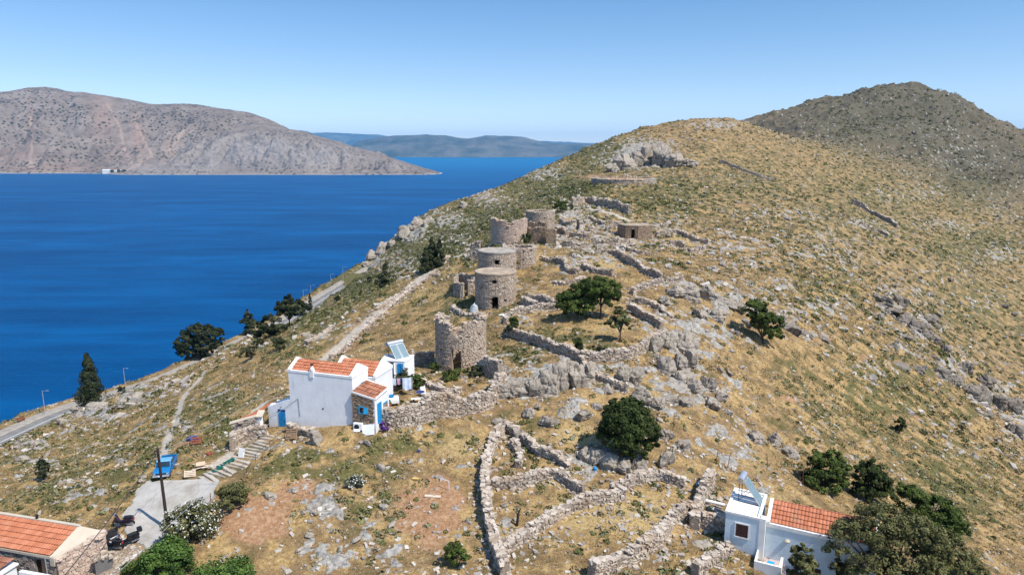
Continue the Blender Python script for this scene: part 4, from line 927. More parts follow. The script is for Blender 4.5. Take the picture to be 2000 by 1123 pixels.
def opening(parent, kind, x, z, w, h, y=0, frame=None, fill=None, shut=None, shut_open=False, depth=.10, side=None):
    """door or window on a wall facing -y (side=None) or facing +x (side = x of the wall; then x is the y position)"""
    def bx(b, a0, a1, d0, d1, z0, z1):
        if side is None: b.box(a0, a1, y - d1, y - d0, z0, z1)
        else: b.box(side + d0, side + d1, a0, a1, z0, z1)
    b = B(); bx(b, x - w / 2, x + w / 2, .004, .02, z, z + h); o = b.build(kind, fill or DARK, parent)
    if frame:
        b = B(); t = .09
        bx(b, x - w / 2 - t, x - w / 2, .004, .05, z, z + h + t); bx(b, x + w / 2, x + w / 2 + t, .004, .05, z, z + h + t); bx(b, x - w / 2, x + w / 2, .004, .05, z + h, z + h + t)
        if kind == "window": bx(b, x - w / 2 - t, x + w / 2 + t, .004, .07, z - t, z)
        b.build("frame", frame, o)
    if shut:
        for s_ in (-1, 1):
            b = B(); c = x + s_ * (w / 4 if not shut_open else w * .76)
            for k in range(max(3, int(h / .12))): bx(b, c - w / 4 + .04, c + w / 4 - .04, .022, .045, z + .05 + k * (h - .08) / max(3, int(h / .12)), z + .02 + (k + .75) * (h - .08) / max(3, int(h / .12)))
            bx(b, c - w / 4 + .005, c - w / 4 + .04, .02, .055, z, z + h); bx(b, c + w / 4 - .04, c + w / 4 - .005, .02, .055, z, z + h)
            b.build("shutter", shut, o)
    return o
def solar_heater(label, loc, rz, npan=2, tilt=R(47), L=2.0, w=1.0, tank_r=.27, hgt=1.55):
    root = empty("solar_water_heater", loc, rz, label, "solar water heater")
    tw = w * npan * .5
    b = B(); b.tube((-tw - .1, .35, hgt), (tw + .1, .35, hgt), tank_r, 20); o = b.build("tank", METAL, root, smooth=False)
    for sx in (-1, 1):
        b = B(); b.tube((sx * (tw + .1), .35, hgt), (sx * (tw + .14), .35, hgt), tank_r * .93, 20); b.build("end_cap", BLUE2 if False else CHROME, o)
    dy, dz = L * math.cos(tilt), L * math.sin(tilt)
    for k in range(npan):
        cx = (k - (npan - 1) / 2) * w * 1.02; x0, x1 = cx - w / 2 + .015, cx + w / 2 - .015
        top = np.array([0, .12, hgt - .12]); bot = top + np.array([0, -dy, -dz]); n_ = np.array([0, -dz, dy]) / L
        V = []
        for off in (0.0, .08):
            for (x, p) in ((x0, bot), (x1, bot), (x1, top), (x0, top)): q = p + n_ * off; V.append((x, q[1], q[2]))
        b = B().poly(V, BOXF.tolist()); pan = b.build("collector", METAL, root)
        V = [];
        for off in (.081, .086):
            for (x, t) in ((x0 + .04, .03), (x1 - .04, .03), (x1 - .04, .97), (x0 + .04, .97)): p = bot + (top - bot) * t + n_ * off; V.append((x, p[1], p[2]))
        B().poly(V, BOXF.tolist()).build("glass", GLASSM, pan)
    for sx in (-1, 1):
        b = B(); x = sx * tw * .92
        b.tube((x, .42, 0), (x, .42, hgt - .2), .025, 6); b.tube((x, .42, .03), (x, -dy + .1, .03), .025, 6); b.tube((x, .42, .1), (x, -.4, hgt - .75), .02, 6); b.build("stand", BLACKM, root)
    return root
def sheet(name, label, cat, P0, P1, drop, mat, group=None, waves=5, parent=None, amp=.05, seed=1, cols=None):
    """hanging cloth between two points"""
    P0 = np.array(P0, float); P1 = np.array(P1, float); nx, nz = 26, 12
    d = P1 - P0; n_ = np.array([d[1], -d[0], 0]); n_ /= np.linalg.norm(n_) + 1e-9
    x = np.linspace(0, 1, nx)[None]; z = np.linspace(0, 1, nz)[:, None]
    sag = -.06 * np.sin(np.pi * x); off = amp * z ** .6 * np.sin(x * waves * 6.28 + seed + z)
    V = P0 + d * x[..., None] + np.array([0, 0, 1.0]) * (sag - z * drop * (1 + .06 * np.sin(x * 9 + seed)))[..., None] + n_ * off[..., None]
    c = V.reshape(-1, 3).mean(0); c0 = P0
    V2 = V + n_ * .012
    n = nx * nz; F = np.concatenate([grid_faces(nz, nx), grid_faces(nz, nx)[:, ::-1] + n])
    o = np_mesh(name, np.concatenate([V.reshape(-1, 3), V2.reshape(-1, 3)]) - c0, F, mat, parent, smooth=True); o.location = c0
    if label: tag(o, label, cat, group)
    return o
# ------------------------------------------------------------------ the white house on the ridge
def house_white():
    P = at(570, 833); rz = R(-18)
    root = empty("whitewashed_house", tuple(P), rz, "tall white house with orange roof, blue door and stone lean-to above the concrete steps", "house")
    L, Hh, hd = 6.75, 5.5, 1.4
    # main block: walls closed as one solid with a gabled top
    b = B(); b.prismx([(0, -2.2), (2 * hd, -2.2), (2 * hd, Hh - .05), (hd, Hh + .65), (0, Hh - .05)], 0, L); b.build("wall", GREYW, root)
    # parapets
    b = B(); b.prismx([(-.03, Hh - .06), (.24, Hh - .06), (.24, Hh + .14), (-.03, Hh + .14)], -.03, L + .03)
    for x0 in (-.035, L - .26):
        b.prismx([(-.035, Hh - .05), (2 * hd + .04, Hh - .05), (2 * hd + .04, Hh + .22), (hd, Hh + .98), (-.035, Hh + .22)], x0, x0 + .295)
    b.build("parapet", TRIM, root)
    tile_roof(root, (.26, .22, Hh + .08), (L - .26, .22, Hh + .08), (L - .26, hd, Hh + .78), (.26, hd, Hh + .78))
    tile_roof(root, (L - .26, 2 * hd, Hh), (.26, 2 * hd, Hh), (.26, hd + .01, Hh + .78), (L - .26, hd + .01, Hh + .78))
    b = B(); b.box(2.35, 2.75, -.08, .3, Hh - .35, Hh + .32); b.lathe([(.20, .3), (.21, .42), (.10, .62), (.11, .72), (.03, .74)], 12, (2.55, .1, Hh)); ch = b.build("chimney", TRIM, root, smooth=False)
    b = B()
    for k in range(5): b.tube((2.55 + .05 * math.cos(k * 1.3), .1 + .05 * math.sin(k * 1.3), Hh + .7), (2.55 + .16 * math.cos(k * 1.3), .1 + .16 * math.sin(k * 1.3), Hh + .98), .035, 5)
    b.build("chimney_cowl", BLACKM, ch)
    b = B(); b.path([(.9, -.03, 2.9), (.95, -.03, 1.7), (1.0, -.03, 1.15)], .015, 5); b.path([(.9, -.03, 2.9), (-.9, -.06, 1.6), (-2.1, -.06, 1.0)], .012, 5); b.build("cable", BLACKM, root)
    opening(root, "vent", 3.55, 2.15, .14, .14, 0, None, DARK)
    opening(root, "window", 1.6, 3.9, .45, .7, side=L, frame=TRIM, fill=BLUE2)
    # wing with the blue door: lower wall running left of the main block
    b = B(); b.prism([(-2.55, -.6), (0, -1.0), (0, 2.7), (-.3, 2.65), (-1.9, 1.95), (-2.55, 1.75)], 0.01, .36); b.build("wall", GREYW, root)
    b = B(); b.prismz([(-2.55, .34), (0, .34), (0, 3.2), (-2.0, 2.6)], .2, 1.85); b.build("terrace", TRIM, root)
    d = opening(root, "door", -1.02, -.42, .78, 2.02, .01, None, BLUE)
    b = B()
    for k in range(5): b.box(-1.39 + k * .155, -1.39 + k * .155 + .12, -.045, -.012, -.38, 1.38)
    b.build("door_leaf", BLUE, d); b = B(); b.box(-1.42, -.62, -.04, -.012, 1.42, 1.6); b.build("transom", NAVY, d)
    b = B().box(-.72, -.68, -.08, -.045, .45, .6); b.build("handle", BLACKM, d)
    b = B(); b.tube((-1.02, -.02, 1.86), (-1.02, -.12, 1.86), .04, 8); b.build("wall_lamp", BLACKM, root)
    b = B()
    for k in range(7): b.tube((-1.75 + k * .29, .25, 2.0 + k * .11), (-1.75 + k * .29, .25, 2.75 + k * .05), .012, 5)
    b.tube((-1.75, .25, 2.75), (0, .25, 3.05), .018, 5); b.build("railing", BLACKM, root)
    # white pier with a little tiled cap beside the lean-to
    b = B(); b.box(-2.95, -2.62, -1.2, -.75, -1.2, 1.12); b.build("pier", TRIM, root)
    b = B(); b.obox((-2.80, -.85, 1.26), (.62, 1.0, .12), R(20), R(18)); b.build("pier_cap", CREAM, root)
    # stone lean-to with tiled roof
    stonewall_part(root, [(-5.05, -1.9, -2.6), (-2.95, -1.0, -2.6)], 3.7, .45, M_DRY, holes=[], topf=lambda t: 2.9 + .32 * t)
    stonewall_part(root, [(-5.05, -1.9, -2.6), (-4.3, 1.2, -2.6)], 3.0, .45, M_DRY, topf=lambda t: 2.9)
    tile_roof(root, (-5.3, -2.05, .55), (-4.6, 1.0, .62), (-2.75, 1.3, 1.95), (-2.85, -1.0, 1.25), TILE)
    b = B(); b.poly([(-5.35, -2.2, .40), (-2.8, -1.15, 1.15), (-2.78, -.93, 1.36), (-5.33, -1.98, .62), (-5.2, -1.7, .3), (-2.9, -.8, 1.0)], [(0, 1, 2, 3), (3, 2, 5, 4), (0, 4, 5, 1), (0, 3, 4), (1, 5, 2)]); b.build("roof_edge", CREAM, root)
    # annex with stone front on the right
    ax, ay, aw, ad = L + .02, -.25, 2.3, 2.6
    stonewall_part(root, [(ax, ay + .2, -1.6), (ax + aw, ay + .2, -1.6)], 4.4, .4, M_BROWN, sw=.3, sh_=.15, faces=(1,), holes=[], caps=False, topf=lambda t: 5.85 - .20 * t)
    b = B(); b.prism([(ax + .05, -1.6), (ax + aw - .03, -1.6), (ax + aw - .03, 3.75), (ax + .05, 4.2)], ay + .36, ay + ad); b.build("wall", TRIM, root)
    b = B(); b.box(ax + aw - .14, ax + aw + .06, ay - .02, ay + ad, -1.6, 3.72); b.build("wall", WHITE, root)
    e0, e1, r1, r0 = (ax + .05, ay + .02, 4.32), (ax + aw + .05, ay + .02, 3.86), (ax + aw + .05, ay + ad, 4.1), (ax + .05, ay + ad, 4.56)
    b = B()
    for (p, q) in ((e0, e1), (e1, r1), (r1, r0)):
        b.tube((p[0], p[1], p[2]), (q[0], q[1], q[2]), .11, 4)
    b.build("parapet", TRIM, root)
    tile_roof(root, e0, e1, r1, r0, TILE2, pitch=.3, row=.6)
    w = opening(root, "window", ax + 1.0, 2.45, .42, .5, ay - .02, BLUE2, DARK)
    b = B(); b.obox((ax + 1.47, ay - .12, 2.70), (.40, .04, .56), R(20)); b.build("shutter", BLUE2, w)
    opening(root, "door", ay + .75, 1.4, .8, 1.9, side=ax + aw + .06, frame=None, fill=BLUE)
    opening(root, "window", ay + 1.85, 2.0, .6, .9, side=ax + aw + .06, frame=BLUE2, fill=WOOD)
    # rear block
    b = B(); b.prismx([(2 * hd + .02, -1), (2 * hd + 3.4, -1), (2 * hd + 3.4, 4.7), (2 * hd + 1.7, 5.65), (2 * hd + .02, 4.7)], 3.0, L + .75); b.build("wall", WHITE, root)
    for x0 in (2.96, L + .55):
        b = B(); b.prismx([(2 * hd, 4.65), (2 * hd + 3.44, 4.65), (2 * hd + 3.44, 4.95), (2 * hd + 1.7, 6.02), (2 * hd, 4.95)], x0, x0 + .26); b.build("parapet", TRIM, root)
    tile_roof(root, (3.25, 2 * hd + .1, 4.8), (L + .5, 2 * hd + .1, 4.8), (L + .5, 2 * hd + 1.7, 5.75), (3.25, 2 * hd + 1.7, 5.75))
    opening(root, "window", 2 * hd + 1.2, 3.0, .5, .7, side=L + .76, frame=TRIM, fill=BLUE2)
    return root, P, rz
def local(P, rz, x, y, z=0):
    c, s_ = math.cos(rz), math.sin(rz); return (P[0] + x * c - y * s_, P[1] + x * s_ + y * c, P[2] + z)
def flat_room():
    x, y, z = pix(746, 742, 68.5); rz = R(-8)
    root = empty("flat_roofed_room", (x, y, z), rz, "small white flat-roofed room with two blue shuttered openings under a solar heater", "house")
    w, d, h = 2.75, 2.2, 2.1
    b = B(); b.prismz([(0, 0), (w - .25, 0), (w, .35), (w + .15, d), (-.2, d)], -1, h); b.build("wall", GREYW, root)
    b = B(); b.prismz([(-.04, -.04), (w - .23, -.04), (w + .03, .33), (w + .19, d + .04), (-.24, d + .04)], h, h + .09); b.build("roof", TRIM, root)
    o = opening(root, "door", .95, .25, .75, 1.75, 0, None, BROWNW); b = B().box(.40, .60, -.12, -.004, .25, 2.0); b.build("shutter", BLUE, o)
    o = opening(root, "window", 2.05, .55, .5, 1.35, 0, None, BLUE)
    for s_ in (-1, 1): b = B().box(2.05 + s_ * .17 - .13, 2.05 + s_ * .17 + .13, -.07, -.022, .55, 1.9); b.build("shutter", BLUE, o)
    solar_heater("solar water heater with silver tank and two pale panels on the flat white room", local((x, y, z), rz, 1.15, 1.75, h + .09), rz + R(50), 2, R(46), 1.9, .85, .24, 1.35)
    return (x, y, z), rz
def house_blue():
    P = pix(1414, 1058, 46.0); rz = R(-27)
    root = empty("blue_tinted_house", P, rz, "pale blue-white house with flat roof room, orange tiles and outside stair behind the dark tree", "house")
    w, d, h = 2.35, 3.9, 2.35
    b = B(); b.box(0, w, 0, d, -2.5, h); b.build("wall", WHITE2, root)
    b = B(); b.box(-.04, w + .04, -.04, d + .04, h, h + .06)
    for a in ((-.05, w + .05, -.05, .14), (-.05, w + .05, d - .14, d + .05), (-.05, .14, .141, d - .141), (w - .16, w + .05, .141, d - .141)): b.box(*a, h + .061, h + .2)
    b.build("roof", TRIM, root)
    opening(root, "window", 1.2, .75, .85, 1.0, 0, TRIM, BROWNW, BROWNW)
    b = B(); b.box(w + .004, w + .42, -.03, .5, -2.5, h + .2); b.build("wall", TRIM, root)
    # tiled wing
    x0, x1, y0, dd, hh = w + .42, w + 7.6, .55, 3.1, 1.95
    b = B(); b.prismx([(y0, -4), (y0 + dd, -4), (y0 + dd, hh + .2), (y0 + dd * .6, hh + .95), (y0, hh)], x0, x1); b.build("wall", WHITE2, root)
    b = B(); b.prismx([(y0 - .06, hh - .18), (y0 + .16, hh - .18), (y0 + .16, hh + .1), (y0 - .06, hh + .1)], x0 - .01, x1 + .05)
    for xx in (x0 - .005, x1 - .2): b.prismx([(y0 - .06, hh - .1), (y0 + dd, hh + .1), (y0 + dd, hh + .4), (y0 + dd * .6, hh + 1.15), (y0 - .06, hh + .25)], xx, xx + .24)
    b.build("parapet", TRIM, root)
    tile_roof(root, (x0 + .25, y0 + .15, hh + .08), (x1 - .2, y0 + .15, hh + .08), (x1 - .2, y0 + dd * .6, hh + 1.0), (x0 + .25, y0 + dd * .6, hh + 1.0))
    tile_roof(root, (x1 - .2, y0 + dd, hh + .3), (x0 + .25, y0 + dd, hh + .3), (x0 + .25, y0 + dd * .6 + .01, hh + 1.0), (x1 - .2, y0 + dd * .6 + .01, hh + 1.0))
    opening(root, "window", x0 + 5.2, -.7, .8, 1.1, y0, TRIM, DARK); opening(root, "door", x0 + 3.4, -2.6, .9, 2.0, y0, None, BROWNW)
    b = B(); b.lathe([(0, -.04), (.16, -.03), (.2, .05), (.1, .14), (0, .16)], 10, (x0 + 1.5, y0 - .05, .95)); b.build("wall_ornament", CREAM, root)
    # landing with parapet and stair going down to the right
    b = B(); b.box(w + .1, w + 1.7, -1.4, y0 - .004, -4, -.75); b.build("landing", whitewash("pinkish_paving", (0.50, 0.40, 0.38)), root)
    b = B(); b.box(w + .0, w + 1.8, -1.56, -1.404, -4.2, .05); b.box(w + 1.64, w + 1.8, -1.4, -.2, -.75, .05); b.box(w, w + .096, -1.4, -.03, -4, .05); b.build("balcony_wall", TRIM, root)
    st = B()
    for k in range(9): st.box(w + 1.81 + k * .3, w + 2.1 + k * .3, -.75, y0 - .006, -5, -.93 - k * .19)
    st.build("stair", whitewash("pinkish_paving_steps", (0.50, 0.40, 0.38)), root)
    b = B(); b.box(w + 1.81, w + 5.2, -2.6, -.754, -5, -2.55); b.build("patio", whitewash("pinkish_paving_patio", (0.52, 0.43, 0.40)), root)
    b = B(); b.box(w + 1.7, w + 5.3, -2.76, -2.604, -5, -2.25); b.build("patio_wall", TRIM, root)
    solar_heater("solar water heater with tall tilted panel on the blue-white flat roof", local(P, rz, 1.0, 2.6, h + .06), rz + R(86), 2, R(52), 2.1, .58, .24, 1.75)
    t = empty("small_table", local(P, rz, w + 1.05, -.75, -.75), rz, "little bright blue table on the balcony landing of the blue-white house", "table")
    B().box(-.22, .22, -.22, .22, .44, .48).build("tabletop", BLUE2, t)
    for sx in (-1, 1):
        for sy in (-1, 1): B().tube((sx * .18, sy * .18, 0), (sx * .18, sy * .18, .44), .02, 5).build("leg", BLUE2, t)
    t = empty("floor_mat", local(P, rz, w + 3.0, -1.6, -2.545), rz, "dark patterned mat on the patio below the outside stair", "mat")
    b = B(); b.box(-.4, .4, -.25, .25, 0, .02); b.build("mat", NAVY, t)
    t = empty("parasol", local(P, rz, w + 4.9, -1.6, -2.55), 0, "folded bright blue parasol at the foot of the blue-white house", "parasol")
    B().tube((0, 0, 0), (0, 0, 2.2), .02, 6).build("pole", METAL, t); B().lathe([(.05, .9), (.12, 1.0), (.09, 1.6), (.02, 2.15)], 10).build("canopy", BLUE2, t)
def house_low():
    # bottom left: orange roof; local origin at the right end of the eaves, on the ground
    ex, ey, ez = pix(106, 1088, 41.5); h = 2.6; rz = R(-14)
    root = empty("tiled_stone_house", (ex, ey, ez - h), rz, "stone house with a wide orange tiled roof cut by the left edge of the photo", "house")
    Lx = -11.0; run, rise = 2.35, .8
    r0z = h + rise
    stonewall_part(root, [(Lx, .25, -1.5), (-.02, .25, -1.5)], h + 1.35, .5, masonry_mat("grey_brown_rubble", (0.16, .14, .12), (.28, .24, .21), (.42, .38, .33), (.28, .22, .17)), sw=.34, sh_=.2, faces=(1,), caps=False, holes=[(11.0 - 1.35, .85, 2.3, 3.75, False)])
    b = B(); b.prismx([(.55, -1.5), (run + .1, -1.5), (run + .1, r0z), (.55, h)], Lx, -.3); b.build("wall", CREAM, root)
    b = B(); b.box(Lx, .05, -.1, .24, h - .12, h + .06); b.build("eaves", CREAM, root)
    tile_roof(root, (Lx, -.05, h + .08), (-.3, -.05, h + .08), (-.3, run, r0z + .08), (Lx, run, r0z + .08), pitch=.22, row=.41)
    b = B(); b.box(Lx, -.2, run - .1, run + .14, r0z + .06, r0z + .2); b.build("ridge", CREAM, root)
    # sloping plaster shoulder right of the tiles and the rubble flank below it
    V = [(-.28, -.12, h + .05), (-.28, run, r0z + .16), (1.25, run + .5, r0z - .30), (0.08, -.12, h - .02), (-.28, -.12, h - .6), (-.28, run, h - .6), (1.25, run + .5, h - .6), (.08, -.12, h - .6)]
    b = B().poly(V, [(0, 3, 2, 1), (0, 4, 7, 3), (3, 7, 6, 2), (2, 6, 5, 1), (1, 5, 4, 0), (4, 5, 6, 7)]); b.build("gable_shoulder", CREAM, root)
    stonewall_part(root, [(.06, .0, -1.5), (1.25, run + .55, -1.5)], 4.5, .5, M_PALE, topf=lambda t: 4.0 + .17 * t, caps=True, faces=(1,))
    b = B(); b.box(-1.79, -.92, .16, .3, .8, 2.22); o = b.build("window", DARK, root); b = B().box(-1.3, -1.0, .10, .15, .85, 2.15); b.build("frame", WOOD, o)
    b = B(); b.tube((-.7, -.08, h), (-.7, -.08, -1), .04, 8); b.build("drain_pipe", METAL, root)
    b = B(); b.tube((-3.9, run, r0z + .2), (-3.9, run, r0z + .5), .09, 8); b.build("chimney", BLACKM, root)
    # white outbuilding at the very corner
    x, y, z = pix(-38, 1146, 38.6); root = empty("outbuilding", (x, y, z - 2.3), R(-14), "white outbuilding with faded brown tiled roof at the bottom left corner", "outbuilding")
    b = B(); b.box(-5, 0, 0, 2.4, -1, 2.3); b.build("wall", WHITE, root)
    b = B(); b.box(-5, .12, -.12, 2.5, 2.3, 2.42); b.build("parapet", TRIM, root)
    tile_roof(root, (-5, .0, 2.43), (-.05, .0, 2.43), (-.05, 2.4, 2.75), (-5, 2.4, 2.75), TILE2, row=.5)
    opening(root, "window", -.8, 1.0, .5, .7, 0, TRIM, BROWNW)
    x, y, z = pix(38, 1128, 40); root = empty("porch", (x, y, z), R(-14), "white porch parapet with brown door below the stone house", "porch")
    b = B(); b.box(0, 3.2, 0, .25, -2, .45); b.build("wall", WHITE, root); b = B(); b.box(.95, 1.6, -.03, 0, -1.6, .05); b.build("door", BROWNW, root)
def steps_and_pavement():
    # concrete parking place draped on the levelled ground
    def drape(name, poly, mat, res=.18, lift=.14, edge=.25):
        W_ = np.array([at(u, v) for u, v in poly]); lo = W_[:, :2].min(0) - .3; hi = W_[:, :2].max(0) + .3
        nx = int((hi[0] - lo[0]) / res) + 2; ny = int((hi[1] - lo[1]) / res) + 2
        X, Y = np.meshgrid(np.linspace(lo[0], hi[0], nx), np.linspace(lo[1], hi[1], ny))
        jx = X + .25 * gn(X, Y, 3); jy = Y + .25 * gn(X, Y, 4)
        ins = poly_mask(jx, jy, W_[:, :2]); Z = H(X, Y) + lift
        F = grid_faces(ny, nx); F = F[ins.ravel()[F].sum(1) >= 4]; n = nx * ny
        V = np.concatenate([np.stack([X, Y, Z], -1).reshape(-1, 3), np.stack([X, Y, Z - .4], -1).reshape(-1, 3)])
        used = np.unique(F); mp = np.full(n, -1); mp[used] = np.arange(len(used))
        E = np.concatenate([F[:, [0, 1]], F[:, [1, 2]], F[:, [2, 3]], F[:, [3, 0]]]); key = np.sort(E, 1); _, idx, cnt = np.unique(key, axis=0, return_index=True, return_counts=True)
        bd = E[idx[cnt == 1]]; m = len(used)
        Fs = np.stack([mp[bd[:, 1]], mp[bd[:, 0]], mp[bd[:, 0]] + m, mp[bd[:, 1]] + m], 1)
        VV = np.concatenate([V[used], V[used + n]])
        return np_mesh(name, VV, np.concatenate([mp[F], Fs]), mat, smooth=False)
    m = N("worn_concrete"); f = m.noise(0.7, 6, .7); g = m.noise(6, 4, .7); s_ = m.noise(.25, 3)
    c = m.ramp(f, [(0.28, (0.28, 0.255, 0.22)), (0.5, (0.40, 0.37, 0.325)), (0.72, (0.48, 0.45, 0.40))]); c = m.mix(m.math('MULTIPLY', m.step(m.voro(.35, feature='DISTANCE_TO_EDGE'), .02, 0.0), .4), c, (.25, .22, .18))
    c = m.mix(m.math('MULTIPLY', m.step(g, .55, .75), .35), c, (.33, .28, .22)); c = m.mix(m.math('MULTIPLY', m.step(m.noise(.45, 5, .7), .52, .66), .45), c, (.27, .225, .17)); m.bump(g, .2, .03); m.done(c, .95, .1)
    tag(drape("concrete_pavement", [(285, 942), (345, 941), (400, 934), (428, 944), (418, 975), (372, 1008), (350, 1030), (322, 1066), (290, 1078), (264, 1060), (244, 1044), (243, 1030), (236, 1010), (252, 990), (262, 965)], m.m), kind='structure')
    m2 = N("cobbled_ground"); v = m2.voro(3.2, out='Color'); e = m2.voro(3.2, feature='DISTANCE_TO_EDGE'); sv = m2.sep(v)
    c = m2.ramp(sv[0], [(0, (.30, .22, .15)), (.5, (.44, .35, .26)), (1, (.60, .54, .46))]); c = m2.mix(m2.step(e, .06, .015), c, (.22, .16, .11)); m2.bump(m2.step(e, 0, .12), .8, .06); m2.done(c, .95, .1)
    tag(drape("cobbled_lane", [(112, 1135), (112, 1095), (150, 1062), (192, 1037), (242, 1042), (262, 1060), (288, 1078), (262, 1096), (236, 1112), (215, 1140)], m2.m, lift=.08), kind='structure')
    # steps
    P = smooth_path([at(u, v) for u, v in [(400, 940), (434, 922), (466, 904), (492, 884), (515, 868), (540, 850)]], 2)
    P[:, 2] = np.maximum.accumulate(P[:, 2]); s, Q = resample(P, .02); tot = s[-1]; z0, z1 = P[0, 2], P[-1, 2]
    root = empty("concrete_steps", tuple(P[0]), 0, "long flight of uneven concrete steps climbing to the blue door", "steps")
    n = 17; tt = np.linspace(0, tot, n + 1); tt = tt + np.r_[0, rng.uniform(-.08, .08, n - 1), 0]
    for k in range(n):
        b = B(); a0, a1 = np.array([np.interp(tt[k], s, Q[:, i]) for i in range(3)]), np.array([np.interp(tt[k + 1], s, Q[:, i]) for i in range(3)])
        d = (a1 - a0)[:2]; d /= np.hypot(*d); nn = np.array([d[1], -d[0]]); w_ = 1.15 + .1 * math.sin(k * 1.7); w2 = 1.15 + .1 * math.sin(k * 2.3 + 1)
        z = z0 + (z1 - z0) * (k + 1) / n + .03; e = a1[:2] + d * .12; sk = .16 * math.sin(k * 2.1)
        c4 = [a0[:2] - nn * w_ + d * sk, a0[:2] + nn * w2 - d * sk, e + nn * w2, e - nn * w_]
        V = [(q[0] - P[0, 0], q[1] - P[0, 1], zz - P[0, 2] - (.12 if (iq > 1 and zz == z) else 0) + (.05 if (iq < 2 and zz == z) else 0)) for zz in (z - .7, z) for iq, q in enumerate(c4)]
        b.poly(V, BOXF.tolist()); b.build("step", CONC, root, bevel=.04)
    rl = [at(u, v) for u, v in [(483, 934), (500, 905), (528, 880), (556, 857)]]; b = B(); o_ = np.array(P[0])
    for q in rl: b.tube(tuple(q - o_), tuple(q - o_ + [0, 0, .85]), .02, 6)
    b.path([tuple(q - o_ + [0, 0, .85]) for q in rl], .02, 6); b.build("handrail", BLACKM, root)
# ------------------------------------------------------------------ foliage
def leaf_mat(name, dark, mid, light, tr=0.25):
    m = N(name); r = m.attr('rnd', 'Fac')
    c = m.ramp(r, [(0, dark), (.5, mid), (1, light)])
    m.done(c, 0.75, 0.15)
    t = m.n.new("ShaderNodeBsdfTranslucent"); m.l.new(c, t.inputs[0]); mx = m.n.new("ShaderNodeMixShader"); mx.inputs[0].default_value = tr
    m.l.new(m.b.outputs[0], mx.inputs[1]); m.l.new(t.outputs[0], mx.inputs[2]); m.l.new(mx.outputs[0], m.n["Material Output"].inputs[0])
    return m.m
L_DARK = leaf_mat("dark_green_leaves", (0.016, 0.025, 0.007), (0.045, 0.064, 0.017), (0.105, 0.13, 0.033))
L_MID = leaf_mat("green_leaves", (0.024, 0.037, 0.008), (0.070, 0.10, 0.021), (0.16, 0.195, 0.042))
L_BRIGHT = leaf_mat("bright_green_leaves", (0.03, 0.06, 0.012), (0.085, 0.15, 0.03), (0.19, 0.27, 0.06))
L_OLIVE = leaf_mat("dusty_olive_leaves", (0.042, 0.045, 0.016), (0.125, 0.122, 0.044), (0.26, 0.25, 0.10))
L_PINE = leaf_mat("pine_needles", (0.012, 0.020, 0.009), (0.038, 0.048, 0.020), (0.11, 0.11, 0.048), .15)
L_GREY = leaf_mat("grey_green_leaves", (0.05, 0.055, 0.035), (0.12, 0.13, 0.085), (0.24, 0.25, 0.17))
FLOWER = leaf_mat("white_petals", (0.55, 0.52, 0.46), (0.72, 0.70, 0.62), (0.85, 0.83, 0.78))
BARK = plain("tree_bark", (0.085, 0.062, 0.045), 0.95, 0.05, var=.35, sc=6)
def rand_dirs(n):
    v = rng.normal(size=(n, 3)); return v / np.linalg.norm(v, axis=1)[:, None]
def leaves(C, out, size, aspect=1.0, rnd=None, spread=.8):
    """diamond leaf cards at C, roughly facing out"""
    n = len(C); nn = out + rand_dirs(n) * spread; nn /= np.linalg.norm(nn, axis=1)[:, None]
    t = np.cross(nn, rand_dirs(n)); t /= np.linalg.norm(t, axis=1)[:, None] + 1e-9; b = np.cross(nn, t)
    s = (size * rng.uniform(.6, 1.4, n))[:, None]
    V = np.stack([C - t * s, C - b * s * .55 * aspect + nn * s * .12, C + t * s, C + b * s * .55 * aspect - nn * s * .1], 1).reshape(-1, 3)
    F = np.arange(4 * n).reshape(-1, 4)
    return V, F, np.repeat(rng.random(n) if rnd is None else rnd, 4)
def crown(lobes, nclump, nleaf, size, clump_r=.24, aspect=1.0):
    L = np.array(lobes, float); area = (L[:, 3] * L[:, 4] + L[:, 4] * L[:, 5]) ** 1.0; pr = area / area.sum()
    k = rng.choice(len(L), nclump, p=pr); d = rand_dirs(nclump); d[:, 2] = np.where(d[:, 2] < -.55, -d[:, 2], d[:, 2])
    rr = rng.uniform(.62, 1.0, nclump)[:, None]
    cc = L[k, :3] + d * L[k, 3:6] * rr
    base = rng.normal(.42, .17, nclump); R_ = L[k, 3:6].mean(1) * clump_r * rng.uniform(.7, 1.4, nclump)
    j = rng.integers(0, nclump, nleaf); dd = rand_dirs(nleaf); q = rng.uniform(.3, 1, nleaf) ** .6
    C = cc[j] + dd * (R_[j] * q)[:, None] * [1, 1, .8]
    out = dd * .6 + d[j] * .8 + [0, 0, .3]
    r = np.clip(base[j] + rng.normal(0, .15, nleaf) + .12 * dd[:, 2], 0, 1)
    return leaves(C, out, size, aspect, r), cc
def trunk_mesh(name, base, pts, r0, root, n=7):
    b = B()
    top = np.array(pts[0], float)
    b.tube((0, 0, -.3), tuple(top), r0, n, r0 * .7)
    for p in pts[1:]:
        p = np.array(p, float); m_ = (top + p) / 2 + rng.normal(0, .12, 3)
        b.tube(tuple(top * .98), tuple(m_), r0 * .55, 6, r0 * .4); b.tube(tuple(m_), tuple(p), r0 * .4, 5, r0 * .12)
    return b.build("trunk", BARK, root)
